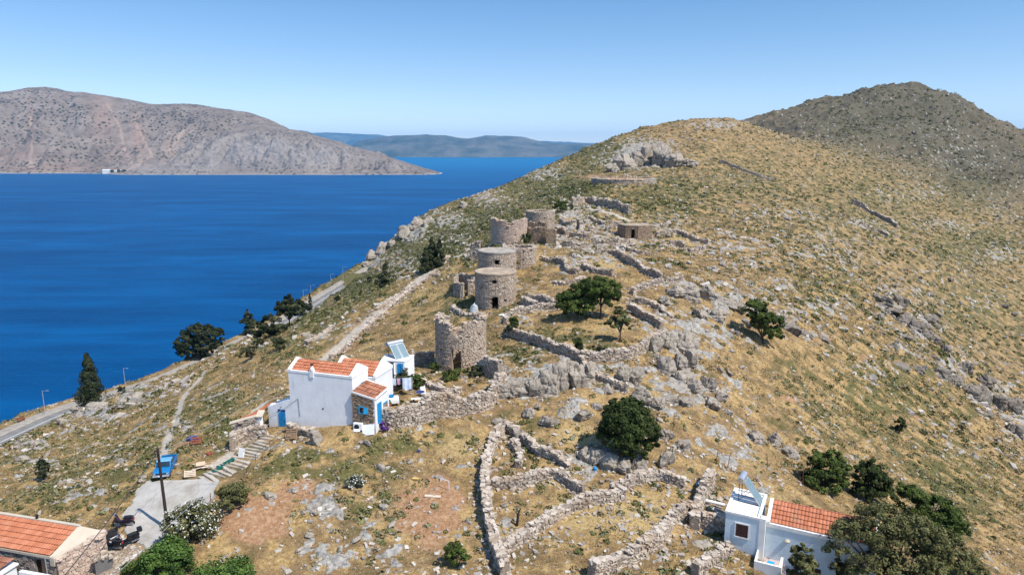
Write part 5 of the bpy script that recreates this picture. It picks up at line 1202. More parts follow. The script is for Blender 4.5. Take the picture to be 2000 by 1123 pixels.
def tree(name, label, cat, u, v, lobes, mat, nleaf=9000, size=.13, ncl=None, cr=.24, trunk=.16, fork=None, group=None, P=None, sc=1.0):
    P = at(u, v) if P is None else P
    root = empty(name, tuple(P), 0, label, cat, group)
    L = [tuple(np.array(l) * sc) for l in lobes]
    (V, F, r), cc = crown(L, ncl or max(24, nleaf // 90), nleaf, size, cr)
    np_mesh("crown", V, F, mat, root, attrs={'rnd': r})
    h = min(l[2] - l[5] for l in L); fk = fork or (0, 0, max(.3, h * .9 + .25))
    pts = [fk] + [tuple(cc[i]) for i in rng.choice(len(cc), min(9, len(cc)), replace=False)]
    trunk_mesh("trunk", None, pts, trunk * sc ** .5, root)
    return root
def conifer(name, label, u, v, h, w, mat=None, group=None, cat="conifer", nleaf=6000, size=.15, lean=0, ragged=.3, P=None):
    P = at(u, v) if P is None else P; root = empty(name, tuple(P), 0, label, cat, group)
    n = max(30, nleaf // 60); z = rng.random(n) ** 1.15; ph = rng.uniform(0, 6.28, n)
    rad = w / 2 * (1 - z) ** .75 * np.minimum(1, (z + .06) * 6) * (1 + ragged * rng.normal(0, .6, n)).clip(.35, 1.5) * rng.uniform(.5, 1, n)
    cc = np.stack([np.cos(ph) * rad + lean * z * h, np.sin(ph) * rad, h * (.05 + .95 * z)], 1)
    j = rng.integers(0, n, nleaf); t = rng.random(nleaf); dd = rand_dirs(nleaf)
    cr = w * .13 * (1.15 - z[j] * .7)
    C = cc[j] + dd * cr[:, None] * [1, 1, 1.25]; C[:, 2] = np.minimum(C[:, 2], h * 1.02)
    out = np.stack([np.cos(ph[j]), np.sin(ph[j]), .5 + 0 * t], 1) + dd * .6
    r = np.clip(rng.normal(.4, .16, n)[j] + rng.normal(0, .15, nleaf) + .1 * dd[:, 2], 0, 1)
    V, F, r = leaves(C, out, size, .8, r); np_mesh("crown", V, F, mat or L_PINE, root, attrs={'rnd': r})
    b = B(); b.tube((0, 0, -.3), (lean * h, 0, h * .93), max(.06, h * .018), 7, .02); b.build("trunk", BARK, root)
    return root
def bush(name, label, u, v, w, h, mat, nleaf=1800, size=.09, group=None, cat="bush", flowers=0, P=None, nl=4):
    P = at(u, v) if P is None else P; root = empty(name, tuple(P), 0, label, cat, group)
    L = [(rng.uniform(-.28, .28) * w, rng.uniform(-.2, .2) * w, h * rng.uniform(.38, .5), w * .32, w * .30, h * .5) for _ in range(nl)]; L.append((0, 0, h * .42, w * .42, w * .36, h * .52))
    (V, F, r), cc = crown(L, max(14, nleaf // 60), nleaf, size, .3)
    np_mesh("foliage", V, F, mat, root, attrs={'rnd': r})
    if flowers:
        C = V.reshape(-1, 4, 3).mean(1); o = C - np.array([0, 0, h * .4]); k = rng.choice(len(C), min(flowers, len(C)), replace=False); o = o[k] / (np.linalg.norm(o[k], axis=1)[:, None] + 1e-6)
        C = C[k] + o * .08; cl = np.repeat(C, 2, 0) + rng.normal(0, .04, (2 * len(C), 3))
        V, F, r = leaves(cl, np.repeat(o, 2, 0) + [0, 0, .5], .055, 1.6); np_mesh("flowers", V, F, FLOWER, root, attrs={'rnd': r})
    b = B()
    for q in range(5): t = rng.uniform(-.25, .25, 2) * w; b.tube((t[0] * .2, t[1] * .2, -.2), (t[0], t[1], h * .55), .035, 5, .012)
    b.build("stem", BARK, root); return root
def build_trees():
    tree("spreading_tree", "dark left tree of the big pair in the walled meadow, trunk hidden", "tree", 1128, 622,
         [(-1.2, 0, 2.3, 1.8, 1.7, 1.5), (.5, .3, 3.0, 1.9, 1.8, 1.7), (1.0, -.3, 1.7, 1.6, 1.5, 1.2), (-.6, -.4, 1.3, 1.8, 1.3, 1.0)], L_MID, 15000, .13)
    tree("spreading_tree", "brighter right tree of the big pair in the walled meadow, bare trunk showing", "tree", 1173, 622,
         [(-.6, 0, 4.2, 2.0, 1.8, 1.4), (1.0, .2, 3.6, 1.9, 1.8, 1.6), (-1.5, .5, 3.6, 1.6, 1.6, 1.5), (1.6, 0, 2.6, 1.3, 1.3, 1.1), (0, 0, 2.8, 1.6, 1.5, 1.2)], L_MID, 16000, .13, fork=(0, 0, 1.6))
    tree("slender_tree", "small slender grey-green tree with a thin bare trunk below the big pair", "tree", 1211, 668, [(-.2, 0, 3.0, 1.25, 1.1, 1.1), (-.7, 0, 2.3, 1.2, 1.0, .8), (.4, .2, 2.2, 1.1, 1.0, .9), (-.1, 0, 3.8, .7, .7, .6)], L_OLIVE, 7500, .11, trunk=.11, fork=(0, 0, 1.1))
    tree("round_bush_tree", "big round dense evergreen standing alone above the drystone terraces", "tree", 1222, 892, [(0, 0, 2.7, 2.55, 2.3, 2.4), (-.7, -.4, 1.9, 2.0, 1.8, 1.6), (1.0, 0, 2.1, 1.9, 1.8, 1.7), (.7, -.3, 1.0, 1.6, 1.4, 1.0), (-.6, 0, 4.0, 1.6, 1.5, 1.3), (.3, 0, 4.3, 1.4, 1.3, 1.1)], L_DARK, 26000, .11, ncl=420, cr=.19)
    tree("carob_tree", "two-lobed green tree alone on the straw slope right of the boulder field", "tree", 1492, 672, [(-1.3, 0, 4.2, 1.6, 1.5, 1.4), (.6, 0, 2.4, 1.7, 1.5, 1.6), (-.9, 0, 2.8, 1.1, 1.0, .9), (1.0, 0, 1.3, 1.3, 1.2, 1.0), (-.2, 0, 3.3, 1.3, 1.2, 1.1)], L_MID, 13000, .14, trunk=.14, fork=(-.3, 0, 1.0), sc=1.15)
    tree("fig_tree", "bright green bushy tree left of the dark one above the blue-white house", "tree", 1612, 956, [(0, 0, 2.1, 1.5, 1.4, 1.2), (1.1, .2, 1.5, 1.1, 1.1, .9), (-.9, 0, 2.7, .9, .9, .8), (-.4, -.2, .9, 1.9, 1.4, .8), (.9, -.2, .6, 1.3, 1.1, .6), (.3, 0, 3.1, .7, .7, .6)], L_MID, 13000, .115, sc=1.12)
    tree("dark_bush_tree", "very dark bushy tree between the two brighter green ones above the blue-white house", "tree", 1692, 976, [(0, 0, 2.3, 1.3, 1.2, 1.3), (.8, 0, 1.3, 1.4, 1.2, 1.2), (-.8, 0, 2.2, .9, .9, .9), (1.5, 0, .6, 1.1, 1.1, .6), (-.5, 0, .8, 1.4, 1.2, .8), (.3, 0, 3.3, .7, .7, .7)], L_DARK, 12000, .115, sc=1.12)
    tree("green_tree", "fresh green tree behind the huge olive-grey crown, at its upper right", "tree", 1798, 1052, [(-.9, 0, 3.4, 1.3, 1.3, 1.1), (.9, 0, 2.6, 1.5, 1.4, 1.3), (2.1, 0, 1.7, 1.3, 1.1, 1.1), (-1.9, 0, 4.1, .9, .9, .7), (0, 0, 1.4, 2.2, 1.6, 1.1), (2.6, 0, .7, 1.3, 1.1, .7)], L_MID, 17000, .115, sc=1.12)
    P = at(1738, 1185); tree("olive_tree", "huge dusty olive-grey tree filling the lower right corner in front of the blue-white house", "tree", 0, 0,
         [(-2.6, 0, 4.2, 1.8, 1.6, 1.7), (-1.0, .3, 5.1, 1.9, 1.8, 1.6), (.8, 0, 4.5, 2.0, 1.8, 1.8), (2.4, 0, 3.6, 1.8, 1.7, 1.6), (3.9, .3, 2.6, 1.6, 1.5, 1.4), (5.0, .3, 1.8, 1.2, 1.2, 1.2), (-1.4, -.5, 2.8, 1.8, 1.6, 1.6), (1.2, -.6, 2.4, 2.0, 1.7, 1.8), (3.0, -.4, 1.6, 1.7, 1.5, 1.5), (-2.8, -.4, 2.4, 1.2, 1.2, 1.2)], L_OLIVE, 40000, .09, ncl=560, cr=.17, P=P, trunk=.2, fork=(0, 0, 1.2), sc=1.12)
    P = at(1562, 1165); tree("olive_tree", "smaller dusty olive tree hiding the stair front of the blue-white house", "tree", 0, 0, [(0, 0, 2.9, .85, .8, 1.0), (.2, 0, 1.9, 1.1, 1.0, 1.0), (-.2, 0, 1.0, .9, .9, .8)], L_OLIVE, 8500, .085, ncl=120, cr=.18, P=P, trunk=.08)
    # seaward slope
    conifer("cypress_tree", "tall pointed dark cypress standing alone beside the coast road", 181, 791, 10.0, 4.9, nleaf=9000, size=.2, group=None, ragged=.35)
    pine = [("broad", [(-3.6, 0, 4.6, 2.6, 2.2, 2.6), (-1.2, .4, 6.4, 2.7, 2.4, 2.6), (1.6, 0, 6.8, 2.6, 2.4, 2.4), (4.2, 0, 6.0, 2.5, 2.3, 2.4), (-4.4, 0, 2.8, 2.0, 2.0, 2.0), (-1.5, 0, 3.2, 2.8, 2.4, 2.2), (1.6, 0, 4.0, 2.8, 2.4, 2.2), (-3.4, 0, 1.4, 2.4, 2.0, 1.4), (3.6, 0, 4.2, 2.0, 2.0, 1.6), (-.6, 0, 1.5, 2.8, 2.0, 1.5), (2.2, 0, 2.4, 2.4, 2.0, 1.6), (-3.9, 0, 7.2, .9, .9, .9), (.2, 0, 9.0, .9, .9, .9), (3.2, 0, 8.6, 1.0, 1.0, .9), (5.6, 0, 7.2, 1.1, 1.1, 1.2), (-5.6, 0, 4.0, 1.3, 1.2, 1.2)])]
    tree("pine_tree", "very broad ragged dark pine clump rising against the sea", "pine tree", 392, 703, pine[0][1], L_PINE, 32000, .22, ncl=480, trunk=.3, sc=1.1)
    tree("pine_tree", "upright dark pine with stepped crown, right of the broad pine clump", "pine tree", 487, 655, [(0, 0, 5.6, 1.6, 1.5, 2.0), (-.9, 0, 3.8, 2.1, 1.8, 1.8), (1.0, 0, 3.8, 1.9, 1.7, 1.6), (0, 0, 7.4, .8, .8, 1.1), (.3, 0, 2.0, 1.9, 1.5, 1.4), (-.4, 0, .8, 1.8, 1.4, 1.0)], L_PINE, 9000, .22, trunk=.2)
    tree("pine_tree", "low dark pine bunch between the upright pine and the far roadside pines", "pine tree", 523, 662, [(-1.8, 0, 2.3, 1.8, 1.6, 1.7), (.6, 0, 2.8, 2.0, 1.7, 1.8), (2.2, 0, 1.6, 1.7, 1.4, 1.3), (0, 0, .8, 2.8, 1.6, 1.0)], L_PINE, 8000, .2)
    tree("pine_tree", "dark pine with sloping outline beside the coast road, left of the pair", "pine tree", 566, 640, [(-.8, 0, 3.6, 1.8, 1.6, 2.2), (1.2, 0, 3.4, 2.0, 1.8, 1.9), (0, 0, 5.2, 1.1, 1.0, 1.3)], L_PINE, 8000, .22)
    tree("pine_tree", "dark pine farthest right in the row along the coast road", "pine tree", 592, 617, [(0, 0, 2.8, 2.0, 1.8, 1.8), (1.4, 0, 2.4, 1.6, 1.5, 1.6), (-.6, 0, 4.4, 1.0, 1.0, 1.2)], L_PINE, 7000, .22)
    conifer("cypress_tree", "thin pointed cypress tip at the right end of the roadside pines", 606, 606, 6.0, 2.0, nleaf=2500, size=.2)
    for i, (u, v, w, h, lb) in enumerate([(488, 704, 2.6, 2.4, "round dark lentisk ball, lower of the two on the slope behind the white house"), (547, 684, 3.0, 2.2, "round dark lentisk ball, upper of the two on the slope behind the white house"), (509, 676, 2.0, 1.4, "small dark shrub below the low pine bunch"),
                                       (238, 772, 1.2, 2.0, "small dark roadside shrub right of the tall cypress"), (85, 936, 1.7, 2.2, "lone small dark shrub tree on the grassy slope above the left roof"), (893, 1104, 2.0, 1.75, "dense round dark bush near the bottom edge right of the bare brown soil"),
                                       (1757, 846, 1.9, 2.6, "lone dark shrub on the wide straw slope at the right"), (1003, 656, 2.3, 1.6, "dark green shrub at the left end of the meadow wall"), (1000, 640, 1.6, 1.5, "shrub on top of the meadow wall corner"), (1126, 690, 1.5, 2.0, "leafy sapling growing inside the middle enclosure"), (1164, 694, 2.4, 1.2, "low dark green shrub beside the sapling in the middle enclosure"),
                                       (1096, 414, 4.0, 3.0, "dark round bush beside the farthest round tower"), (1018, 474, 3.6, 1.8, "low wide bush between the pinkish broken tower and the brown ruin"),
                                       (785, 762, 1.9, 2.4, "leafy garden shrub beside the washing line of the white house"), (812, 760, 1.8, 1.8, "darker garden shrub in the middle of the laundry yard"), (848, 728, 1.8, 1.2, "shrub at the left foot of the nearest ruined tower"), (930, 735, 2.0, 1.3, "shrub at the right foot of the nearest ruined tower"), (884, 740, 2.4, 1.0, "brownish shrub in front of the broken doorway"), (660, 590, 1.6, 1.8, "little conical dark shrub near the road bend"), (722, 552, 1.6, 2.0, "small dark shrub left of the slanted conifer")]):
        bush("evergreen_bush", lb, u, v, w, h, [L_DARK, L_PINE, L_MID][i % 3] if i > 3 else L_PINE, 1700 if w < 3 else 2400, .1 if v > 640 else .17, cat="bush")
    conifer("conifer", "left tree of the three dark conifers below the hill track", 832, 532, 4.6, 2.6, nleaf=3200, size=.2)
    conifer("conifer", "middle and tallest of the three dark conifers below the hill track", 844, 524, 5.7, 2.7, nleaf=3600, size=.2)
    conifer("conifer", "right tree of the three dark conifers below the hill track", 859, 520, 4.8, 2.8, nleaf=3400, size=.2)
    conifer("conifer", "single dark conifer slanting on the seaward slope", 749, 562, 4.6, 2.8, nleaf=2600, size=.18, lean=.12)
    conifer("conifer", "small dark conifer growing in front of the pinkish broken tower", 976, 478, 3.8, 2.2, nleaf=2600, size=.14)
    conifer("conifer", "shorter dark conifer beside the one at the pinkish broken tower", 967, 478, 2.6, 1.6, nleaf=1600, size=.14)
    # foreground shrubs
    bush("oleander_bush", "large oleander covered in white flowers beside the concrete parking place", 388, 1052, 3.6, 2.9, L_OLIVE, 7000, .09, cat="flowering bush", flowers=900)
    bush("oleander_bush", "small white-flowering oleander left of the large one, below the utility pole", 345, 1060, 2.0, 1.5, L_OLIVE, 2600, .09, cat="flowering bush", flowers=260)
    bush("brown_bush", "olive-brown bush at the right corner of the concrete parking place", 455, 990, 2.6, 2.0, L_OLIVE, 5000, .08)
    bush("green_bush", "large bright green shrub right of the cobbled lane at the bottom edge", 322, 1128, 3.8, 2.7, L_BRIGHT, 8000, .10)
    bush("green_bush", "dark green feathery shrub left of the large bright shrub at the bottom edge", 262, 1130, 2.0, 1.6, L_MID, 3000, .10)
    bush("green_bush", "bright green bush touching the bottom edge below the bare brown soil", 425, 1146, 4.4, 1.8, L_BRIGHT, 6000, .09)
    bush("flowering_shrub", "pale yellow-flowered cushion shrub beside the flat grey slabs", 689, 950, 2.0, .9, L_GREY, 1800, .07, flowers=160)
    bush("purple_flowered_shrub", "small shrub with purple flowers against the garden wall", 752, 842, .9, .9, leaf_mat("purple_flowers", (.04, .01, .09), (.10, .03, .22), (.2, .08, .4)), 900, .07)
# ------------------------------------------------------------------ ground cover
def free_ground(x, y, z):
    u, v = proj(x, y, z); ok = np.ones(len(x), bool)
    for P in ([(283, 935), (345, 938), (400, 928), (440, 915), (500, 870), (530, 845), (560, 845), (520, 890), (470, 935), (430, 960), (418, 980), (372, 1010), (350, 1032), (320, 1070), (285, 1085), (250, 1108), (205, 1130), (110, 1130), (112, 1090), (150, 1060), (190, 1035), (243, 1030), (232, 1010), (250, 985), (262, 965)],
              [(566, 740), (690, 730), (735, 750), (735, 800), (735, 836), (566, 836)]):
        ok &= ~poly_mask(u, v, P)
    m = (y < 420) & (x < -15); d, zz, sg = road_d(x, y); ok &= ~(m & (sg > -3.6) & (sg < 6.0))
    for pts, w in PATHW: ok &= line_dist(x, y, pts) > w * .9
    return ok, u, v
def sample(n, r0, r1, a0=-43, a1=43, pw=1.0):
    t = rng.random(n) ** pw; r = r0 * (r1 / r0) ** t; a = R(a0) + R(a1 - a0) * rng.random(n)
    x, y = r * np.sin(a), r * np.cos(a); return x, y, H(x, y), r
def ground_cover():
    # dry grass
    x, y, z, r = sample(330000, 38, 210); ok, u, v = free_ground(x, y, z); rk, gr, so_ = masks(x, y, z)
    p = .30 + .55 * sstep(-.25, .45, fbm(x / 5, y / 5, 3, 90)); p *= (1 - .85 * np.clip(so_, 0, 1)) * (1 - .45 * np.clip(rk, 0, 1)); ok &= rng.random(len(x)) < p
    x, y, z, r, gr = [q[ok] for q in (x, y, z, r, gr)]; n = len(x); nb = 5
    hgt = rng.uniform(.07, .20, n) * np.clip(r / 80, .75, 1.7) * (1 + .5 * sstep(.1, .7, fbm(x / 9, y / 9, 2, 95)))
    X = np.repeat(np.stack([x, y, z - .03], 1), nb, 0); an = rng.uniform(0, 6.28, n * nb); hh = np.repeat(hgt, nb) * rng.uniform(.6, 1.2, n * nb)
    off = np.stack([np.cos(an), np.sin(an), 0 * an], 1); X = X + off * (rng.random(n * nb) * np.repeat(hgt, nb) * .7)[:, None]
    side = np.stack([-np.sin(an), np.cos(an), 0 * an], 1) * (hh * .16)[:, None]; tip = X + off * (hh * .45)[:, None] + np.stack([0 * an, 0 * an, hh], 1)
    V = np.stack([X - side, X + side, tip], 1).reshape(-1, 3); g = sstep(.35, .75, gr * .5 + .5 * (gn(x / 3, y / 3, 77) + .5) + rng.normal(0, .12, n))
    uu, vv = proj(x, y, z); st = blobs(uu, vv, STRAWB); g = g * (1 - .7 * st); rn = np.clip(rng.normal(.58, .16, n) + .22 * st, .34, 1) * (1 - g) + g * rng.uniform(.0, .26, n)
    m = N("dry_grass"); c = m.ramp(m.attr('rnd', 'Fac'), [(0, (.055, .06, .022)), (.28, (.17, .155, .06)), (.36, (.17, .12, .05)), (.62, (.34, .245, .105)), (1, (.52, .40, .20))]); m.done(c, .9, .1)
    tag(np_mesh("dry_grass", V, np.arange(len(V)).reshape(-1, 3), m.m, attrs={'rnd': np.repeat(rn, nb * 3)}), kind='stuff')
    # cushions of thyme, sage and spurge
    sets = []
    for (n0, r0, r1, s0, s1, pw) in ((52000, 40, 150, .12, .42, 1.0), (150000, 120, 950, .32, .80, .8)):
        x, y, z, r = sample(n0, r0, r1, pw=pw); ok, u, v = free_ground(x, y, z); rk, gr, so_ = masks(x, y, z)
        pn = sstep(-.15, .5, fbm(x / 7, y / 7, 2, 120) * .7 + .5 * gn(x / 30, y / 30, 121)); far = sstep(110, 220, r)
        p = (.04 + .125 * far) * (.10 + .5 * far + 2.2 * pn ** 3) + gr * .75 * (.45 + .55 * pn); p *= 1 - .85 * np.clip(so_, 0, 1)
        ok &= rng.random(n0) < p; sets.append([q[ok] for q in (x, y, z, r, gr)] + [rng.uniform(s0, s1, ok.sum()) * np.where(r[ok] > 300, 1.0 + (r[ok] - 300) / 420, 1.0)])
    x, y, z, r, gr, s = [np.concatenate(q) for q in zip(*sets)]; n = len(x); nb = 18
    d = rand_dirs(n * nb); d[:, 2] = np.abs(d[:, 2]) * .9; ss = np.repeat(s, nb)
    C = np.repeat(np.stack([x, y, z - .02], 1), nb, 0) + d * ss[:, None] * np.array([1, 1, .75]) * rng.uniform(.7, 1.05, n * nb)[:, None]
    kind = np.clip(.5 + .45 * gn(x / 25, y / 25, 131) + rng.normal(0, .22, n), 0, 1); kind[gr > .55] = np.clip(kind[gr > .55] - .12, 0, 1)
    V, F, rr = leaves(C, d, ss * .36, 1.3, np.clip(np.repeat(kind, nb) + rng.normal(0, .06, n * nb), 0, 1), .5)
    m = N("hill_scrub"); c = m.ramp(m.attr('rnd', 'Fac'), [(0, (.05, .06, .022)), (.25, (.095, .105, .036)), (.45, (.145, .14, .048)), (.62, (.22, .215, .12)), (.78, (.19, .135, .07)), (1, (.34, .25, .14))]); m.done(c, .9, .1)
    tag(np_mesh("scrub_cushions", V, F, m.m, attrs={'rnd': rr}), kind='stuff')
    # bigger mounds of thorny burnet, in drifts
    x, y, z, r = sample(26000, 42, 260); ok, u, v = free_ground(x, y, z); rk, gr, so_ = masks(x, y, z)
    dr = sstep(.05, .55, fbm(x / 11, y / 11, 3, 160)); ok &= rng.random(len(x)) < (.05 + .35 * dr + .35 * gr) * (1 - .9 * np.clip(so_, 0, 1)) * .55
    x, y, z, r, gr = [q[ok] for q in (x, y, z, r, gr)]; n = len(x); nb = 44; s = rng.uniform(.22, .62, n) * np.clip(r / 90, .7, 1.6); ss = np.repeat(s, nb)
    d = rand_dirs(n * nb); d[:, 2] = np.abs(d[:, 2]); sq = np.repeat(np.stack([rng.uniform(.8, 1.4, n), rng.uniform(.8, 1.3, n), rng.uniform(.45, .8, n)], 1), nb, 0)
    C = np.repeat(np.stack([x, y, z - .03], 1), nb, 0) + d * sq * ss[:, None] * rng.uniform(.75, 1.05, n * nb)[:, None]
    kind = np.clip(.42 + .45 * gn(x / 16, y / 16, 171) + rng.normal(0, .2, n), 0, 1)
    V, F, rr = leaves(C, d, ss * .24, 1.2, np.clip(np.repeat(kind, nb) + rng.normal(0, .07, n * nb), 0, 1), .6)
    tag(np_mesh("thorny_mounds", V, F, m.m, attrs={'rnd': rr}), kind='stuff')
    # loose limestone
    sets = []
    for (n0, r0, r1, s0, s1, pw) in ((170000, 38, 170, .05, .28, 1.0), (150000, 110, 950, .22, .85, .8)):
        x, y, z, r = sample(n0, r0, r1, pw=pw); ok, u, v = free_ground(x, y, z); rk, gr, so_ = masks(x, y, z)
        pat = sstep(-.1, .7, fbm(x / 3.5, y / 3.5, 3, 77) * .6 + fbm(x / 14, y / 14, 2, 79) * .5)
        p = .03 + .12 * pat + np.clip(rk, 0, 1) * .6 * (.35 + pat)
        ok &= rng.random(n0) < p; q = rng.random(ok.sum()) ** 3
        sets.append([t[ok] for t in (x, y, z, r)] + [(s0 + (s1 - s0) * q) * np.where(r[ok] > 300, 1 + (r[ok] - 300) / 400, 1)])
    x, y, z, r, s = [np.concatenate(q) for q in zip(*sets)]; n = len(x)
    an = rng.uniform(0, 6.28, n); T = np.stack([np.cos(an), np.sin(an), rng.normal(0, .25, n)], 1); T /= np.linalg.norm(T, axis=1)[:, None]
    U = np.stack([rng.normal(0, .3, n), rng.normal(0, .3, n), np.ones(n)], 1); Nn = np.cross(U, T); Nn /= np.linalg.norm(Nn, axis=1)[:, None]; U = np.cross(T, Nn)
    sz = np.stack([s * rng.uniform(.9, 2.0, n), s * rng.uniform(.6, 1.3, n), s * rng.uniform(.45, 1.0, n)], 1)
    a = Acc(); boxes(a, np.stack([x, y, z + s * .12], 1), T, Nn, U, sz, .2)
    m = N("loose_limestone"); c = m.ramp(m.attr('rnd', 'Fac'), [(0, (.21, .165, .125)), (.5, (.40, .335, .27)), (1, (.60, .53, .445))]); f = m.noise(4, 4, .7); c = m.mix(.4, c, m.ramp(f, [(.3, (.2, .18, .16)), (.7, (.55, .52, .47))])); m.done(c, .95, .08)
    tag(a.build("loose_stones", m.m), kind='stuff')
# ------------------------------------------------------------------ limestone blocks and crags
def rock_mat(name, k):
    m = N(name); p = m.obj(); geo = m.pos()
    a = m.noise(.9, 7, .72, geo); b_ = m.noise(4.5, 5, .7, geo); v = m.voro(.55, m.scale(geo, (1, 1, .6)), 'DISTANCE_TO_EDGE'); st = m.noise(1.3, 5, .7, m.scale(geo, (.5, .5, 3.2)))
    c = m.ramp(a, [(.26, (.17, .155, .135)), (.45, (.35, .325, .29)), (.6, (.48, .45, .40)), (.78, (.62, .59, .53))])
    c = m.mix(.4, c, m.ramp(b_, [(.3, (.16, .15, .14)), (.7, (.58, .56, .52))]))
    c = m.mix(m.math('MULTIPLY', m.step(m.math('ADD', v, m.math('MULTIPLY', m.math('SUBTRACT', a, .5), .6)), .03, -.03), .65), c, (.09, .08, .07))
    c = m.mix(m.math('MULTIPLY', m.step(st, .55, .72), .55), c, (.40, .29, .19))
    c = m.mix(1.0, c, (k * 1.10, k * 1.0, k * .89), 'MULTIPLY')
    h = m.math('ADD', m.math('MULTIPLY', m.step(v, 0, .1), .3), m.math('ADD', b_, m.math('MULTIPLY', st, .8)))
    m.bump(h, .8, .16); return m.done(c, .95, .08)
ROCKM = rock_mat('grey_limestone', .80)
ROCKD = rock_mat('shade_darkened_limestone', .52)  # same limestone, with the shade on rib and ledge faces put into its colour
def ico(sub):
    t = (1 + 5 ** .5) / 2
    V = [(-1, t, 0), (1, t, 0), (-1, -t, 0), (1, -t, 0), (0, -1, t), (0, 1, t), (0, -1, -t), (0, 1, -t), (t, 0, -1), (t, 0, 1), (-t, 0, -1), (-t, 0, 1)]
    F = [(0, 11, 5), (0, 5, 1), (0, 1, 7), (0, 7, 10), (0, 10, 11), (1, 5, 9), (5, 11, 4), (11, 10, 2), (10, 7, 6), (7, 1, 8), (3, 9, 4), (3, 4, 2), (3, 2, 6), (3, 6, 8), (3, 8, 9), (4, 9, 5), (2, 4, 11), (6, 2, 10), (8, 6, 7), (9, 8, 1)]
    V = [np.array(v, float) / np.linalg.norm(v) for v in V]
    for _ in range(sub):
        c = {}; NF = []
        def mid(a, b):
            k = (min(a, b), max(a, b))
            if k not in c: m_ = V[a] + V[b]; V.append(m_ / np.linalg.norm(m_)); c[k] = len(V) - 1
            return c[k]
        for a, b, d in F: x, y, z = mid(a, b), mid(b, d), mid(d, a); NF += [(a, x, z), (b, y, x), (d, z, y), (x, y, z)]
        F = NF
    return np.array(V), np.array(F)
ICO = {k: ico(k) for k in (2, 3, 4)}
def rock_mesh(name, sx, sy, sz, sub=3, cuts=13, seed=0, mat=None):
    g = np.random.default_rng(seed); V, F = ICO[sub]; V = V / ((np.abs(V) ** 4.5).sum(1) ** (1 / 4.5))[:, None]; a_ = g.uniform(0, 1.57); V = V @ np.array([[math.cos(a_), math.sin(a_), 0], [-math.sin(a_), math.cos(a_), 0], [0, 0, 1]]) * .92
    for _ in range(cuts):
        n = g.normal(size=3); n[2] *= .8; n /= np.linalg.norm(n); d = g.uniform(.55, .95); s = V @ n - d; V = V - np.where(s > 0, s, 0)[:, None] * n
    for ax in (0, 1):      # vertical joints in the beds
        for _ in range(2):
            c = g.uniform(-.5, .5); w = g.uniform(.03, .06); w *= .7; f = np.exp(-((V[:, ax] - c - .15 * V[:, 2]) / w) ** 2); V = V * (1 - .20 * f)[:, None]
    for _ in range(2):
        c = g.uniform(-.3, .5); f = np.exp(-((V[:, 2] - c) / .05) ** 2); V[:, :2] *= (1 - .10 * f)[:, None]
    cp_ = g.normal(size=(26, 3)); cp_ /= np.linalg.norm(cp_, axis=1)[:, None]; vn = V / np.linalg.norm(V, axis=1)[:, None]
    q_ = vn + .10 * np.stack([gn(vn[:, 1] * 4, vn[:, 2] * 4, 1), gn(vn[:, 0] * 4, vn[:, 2] * 4, 2), gn(vn[:, 0] * 4, vn[:, 1] * 4, 3)], 1)
    ci = np.argmax(q_ @ cp_.T, 1); V = V * g.uniform(.80, 1.06, 26)[ci][:, None]
    V = V * (1 + .05 * gn(V[:, 0] * 3 + V[:, 2] * 2, V[:, 1] * 3 - V[:, 2] * 2, seed % 50) + .03 * gn(V[:, 0] * 8 + V[:, 2] * 6, V[:, 1] * 8, seed % 40))[:, None]
    V = V * np.array([sx, sy, sz]) * .62
    me = bpy.data.meshes.new(name); me.vertices.add(len(V)); me.vertices.foreach_set('co', V.astype(np.float32).ravel()); me.loops.add(F.size); me.loops.foreach_set('vertex_index', F.astype(np.int32).ravel())
    me.polygons.add(len(F)); me.polygons.foreach_set('loop_start', np.arange(0, F.size, 3, dtype=np.int32)); me.polygons.foreach_set('loop_total', np.full(len(F), 3, np.int32)); me.update(calc_edges=True)
    me.materials.append(mat or ROCKM); return me
ORD = ["leftmost", "second from the left", "third from the left", "fourth from the left", "fifth from the left", "sixth from the left", "seventh from the left", "eighth from the left", "ninth from the left", "tenth from the left", "eleventh from the left", "twelfth from the left"]
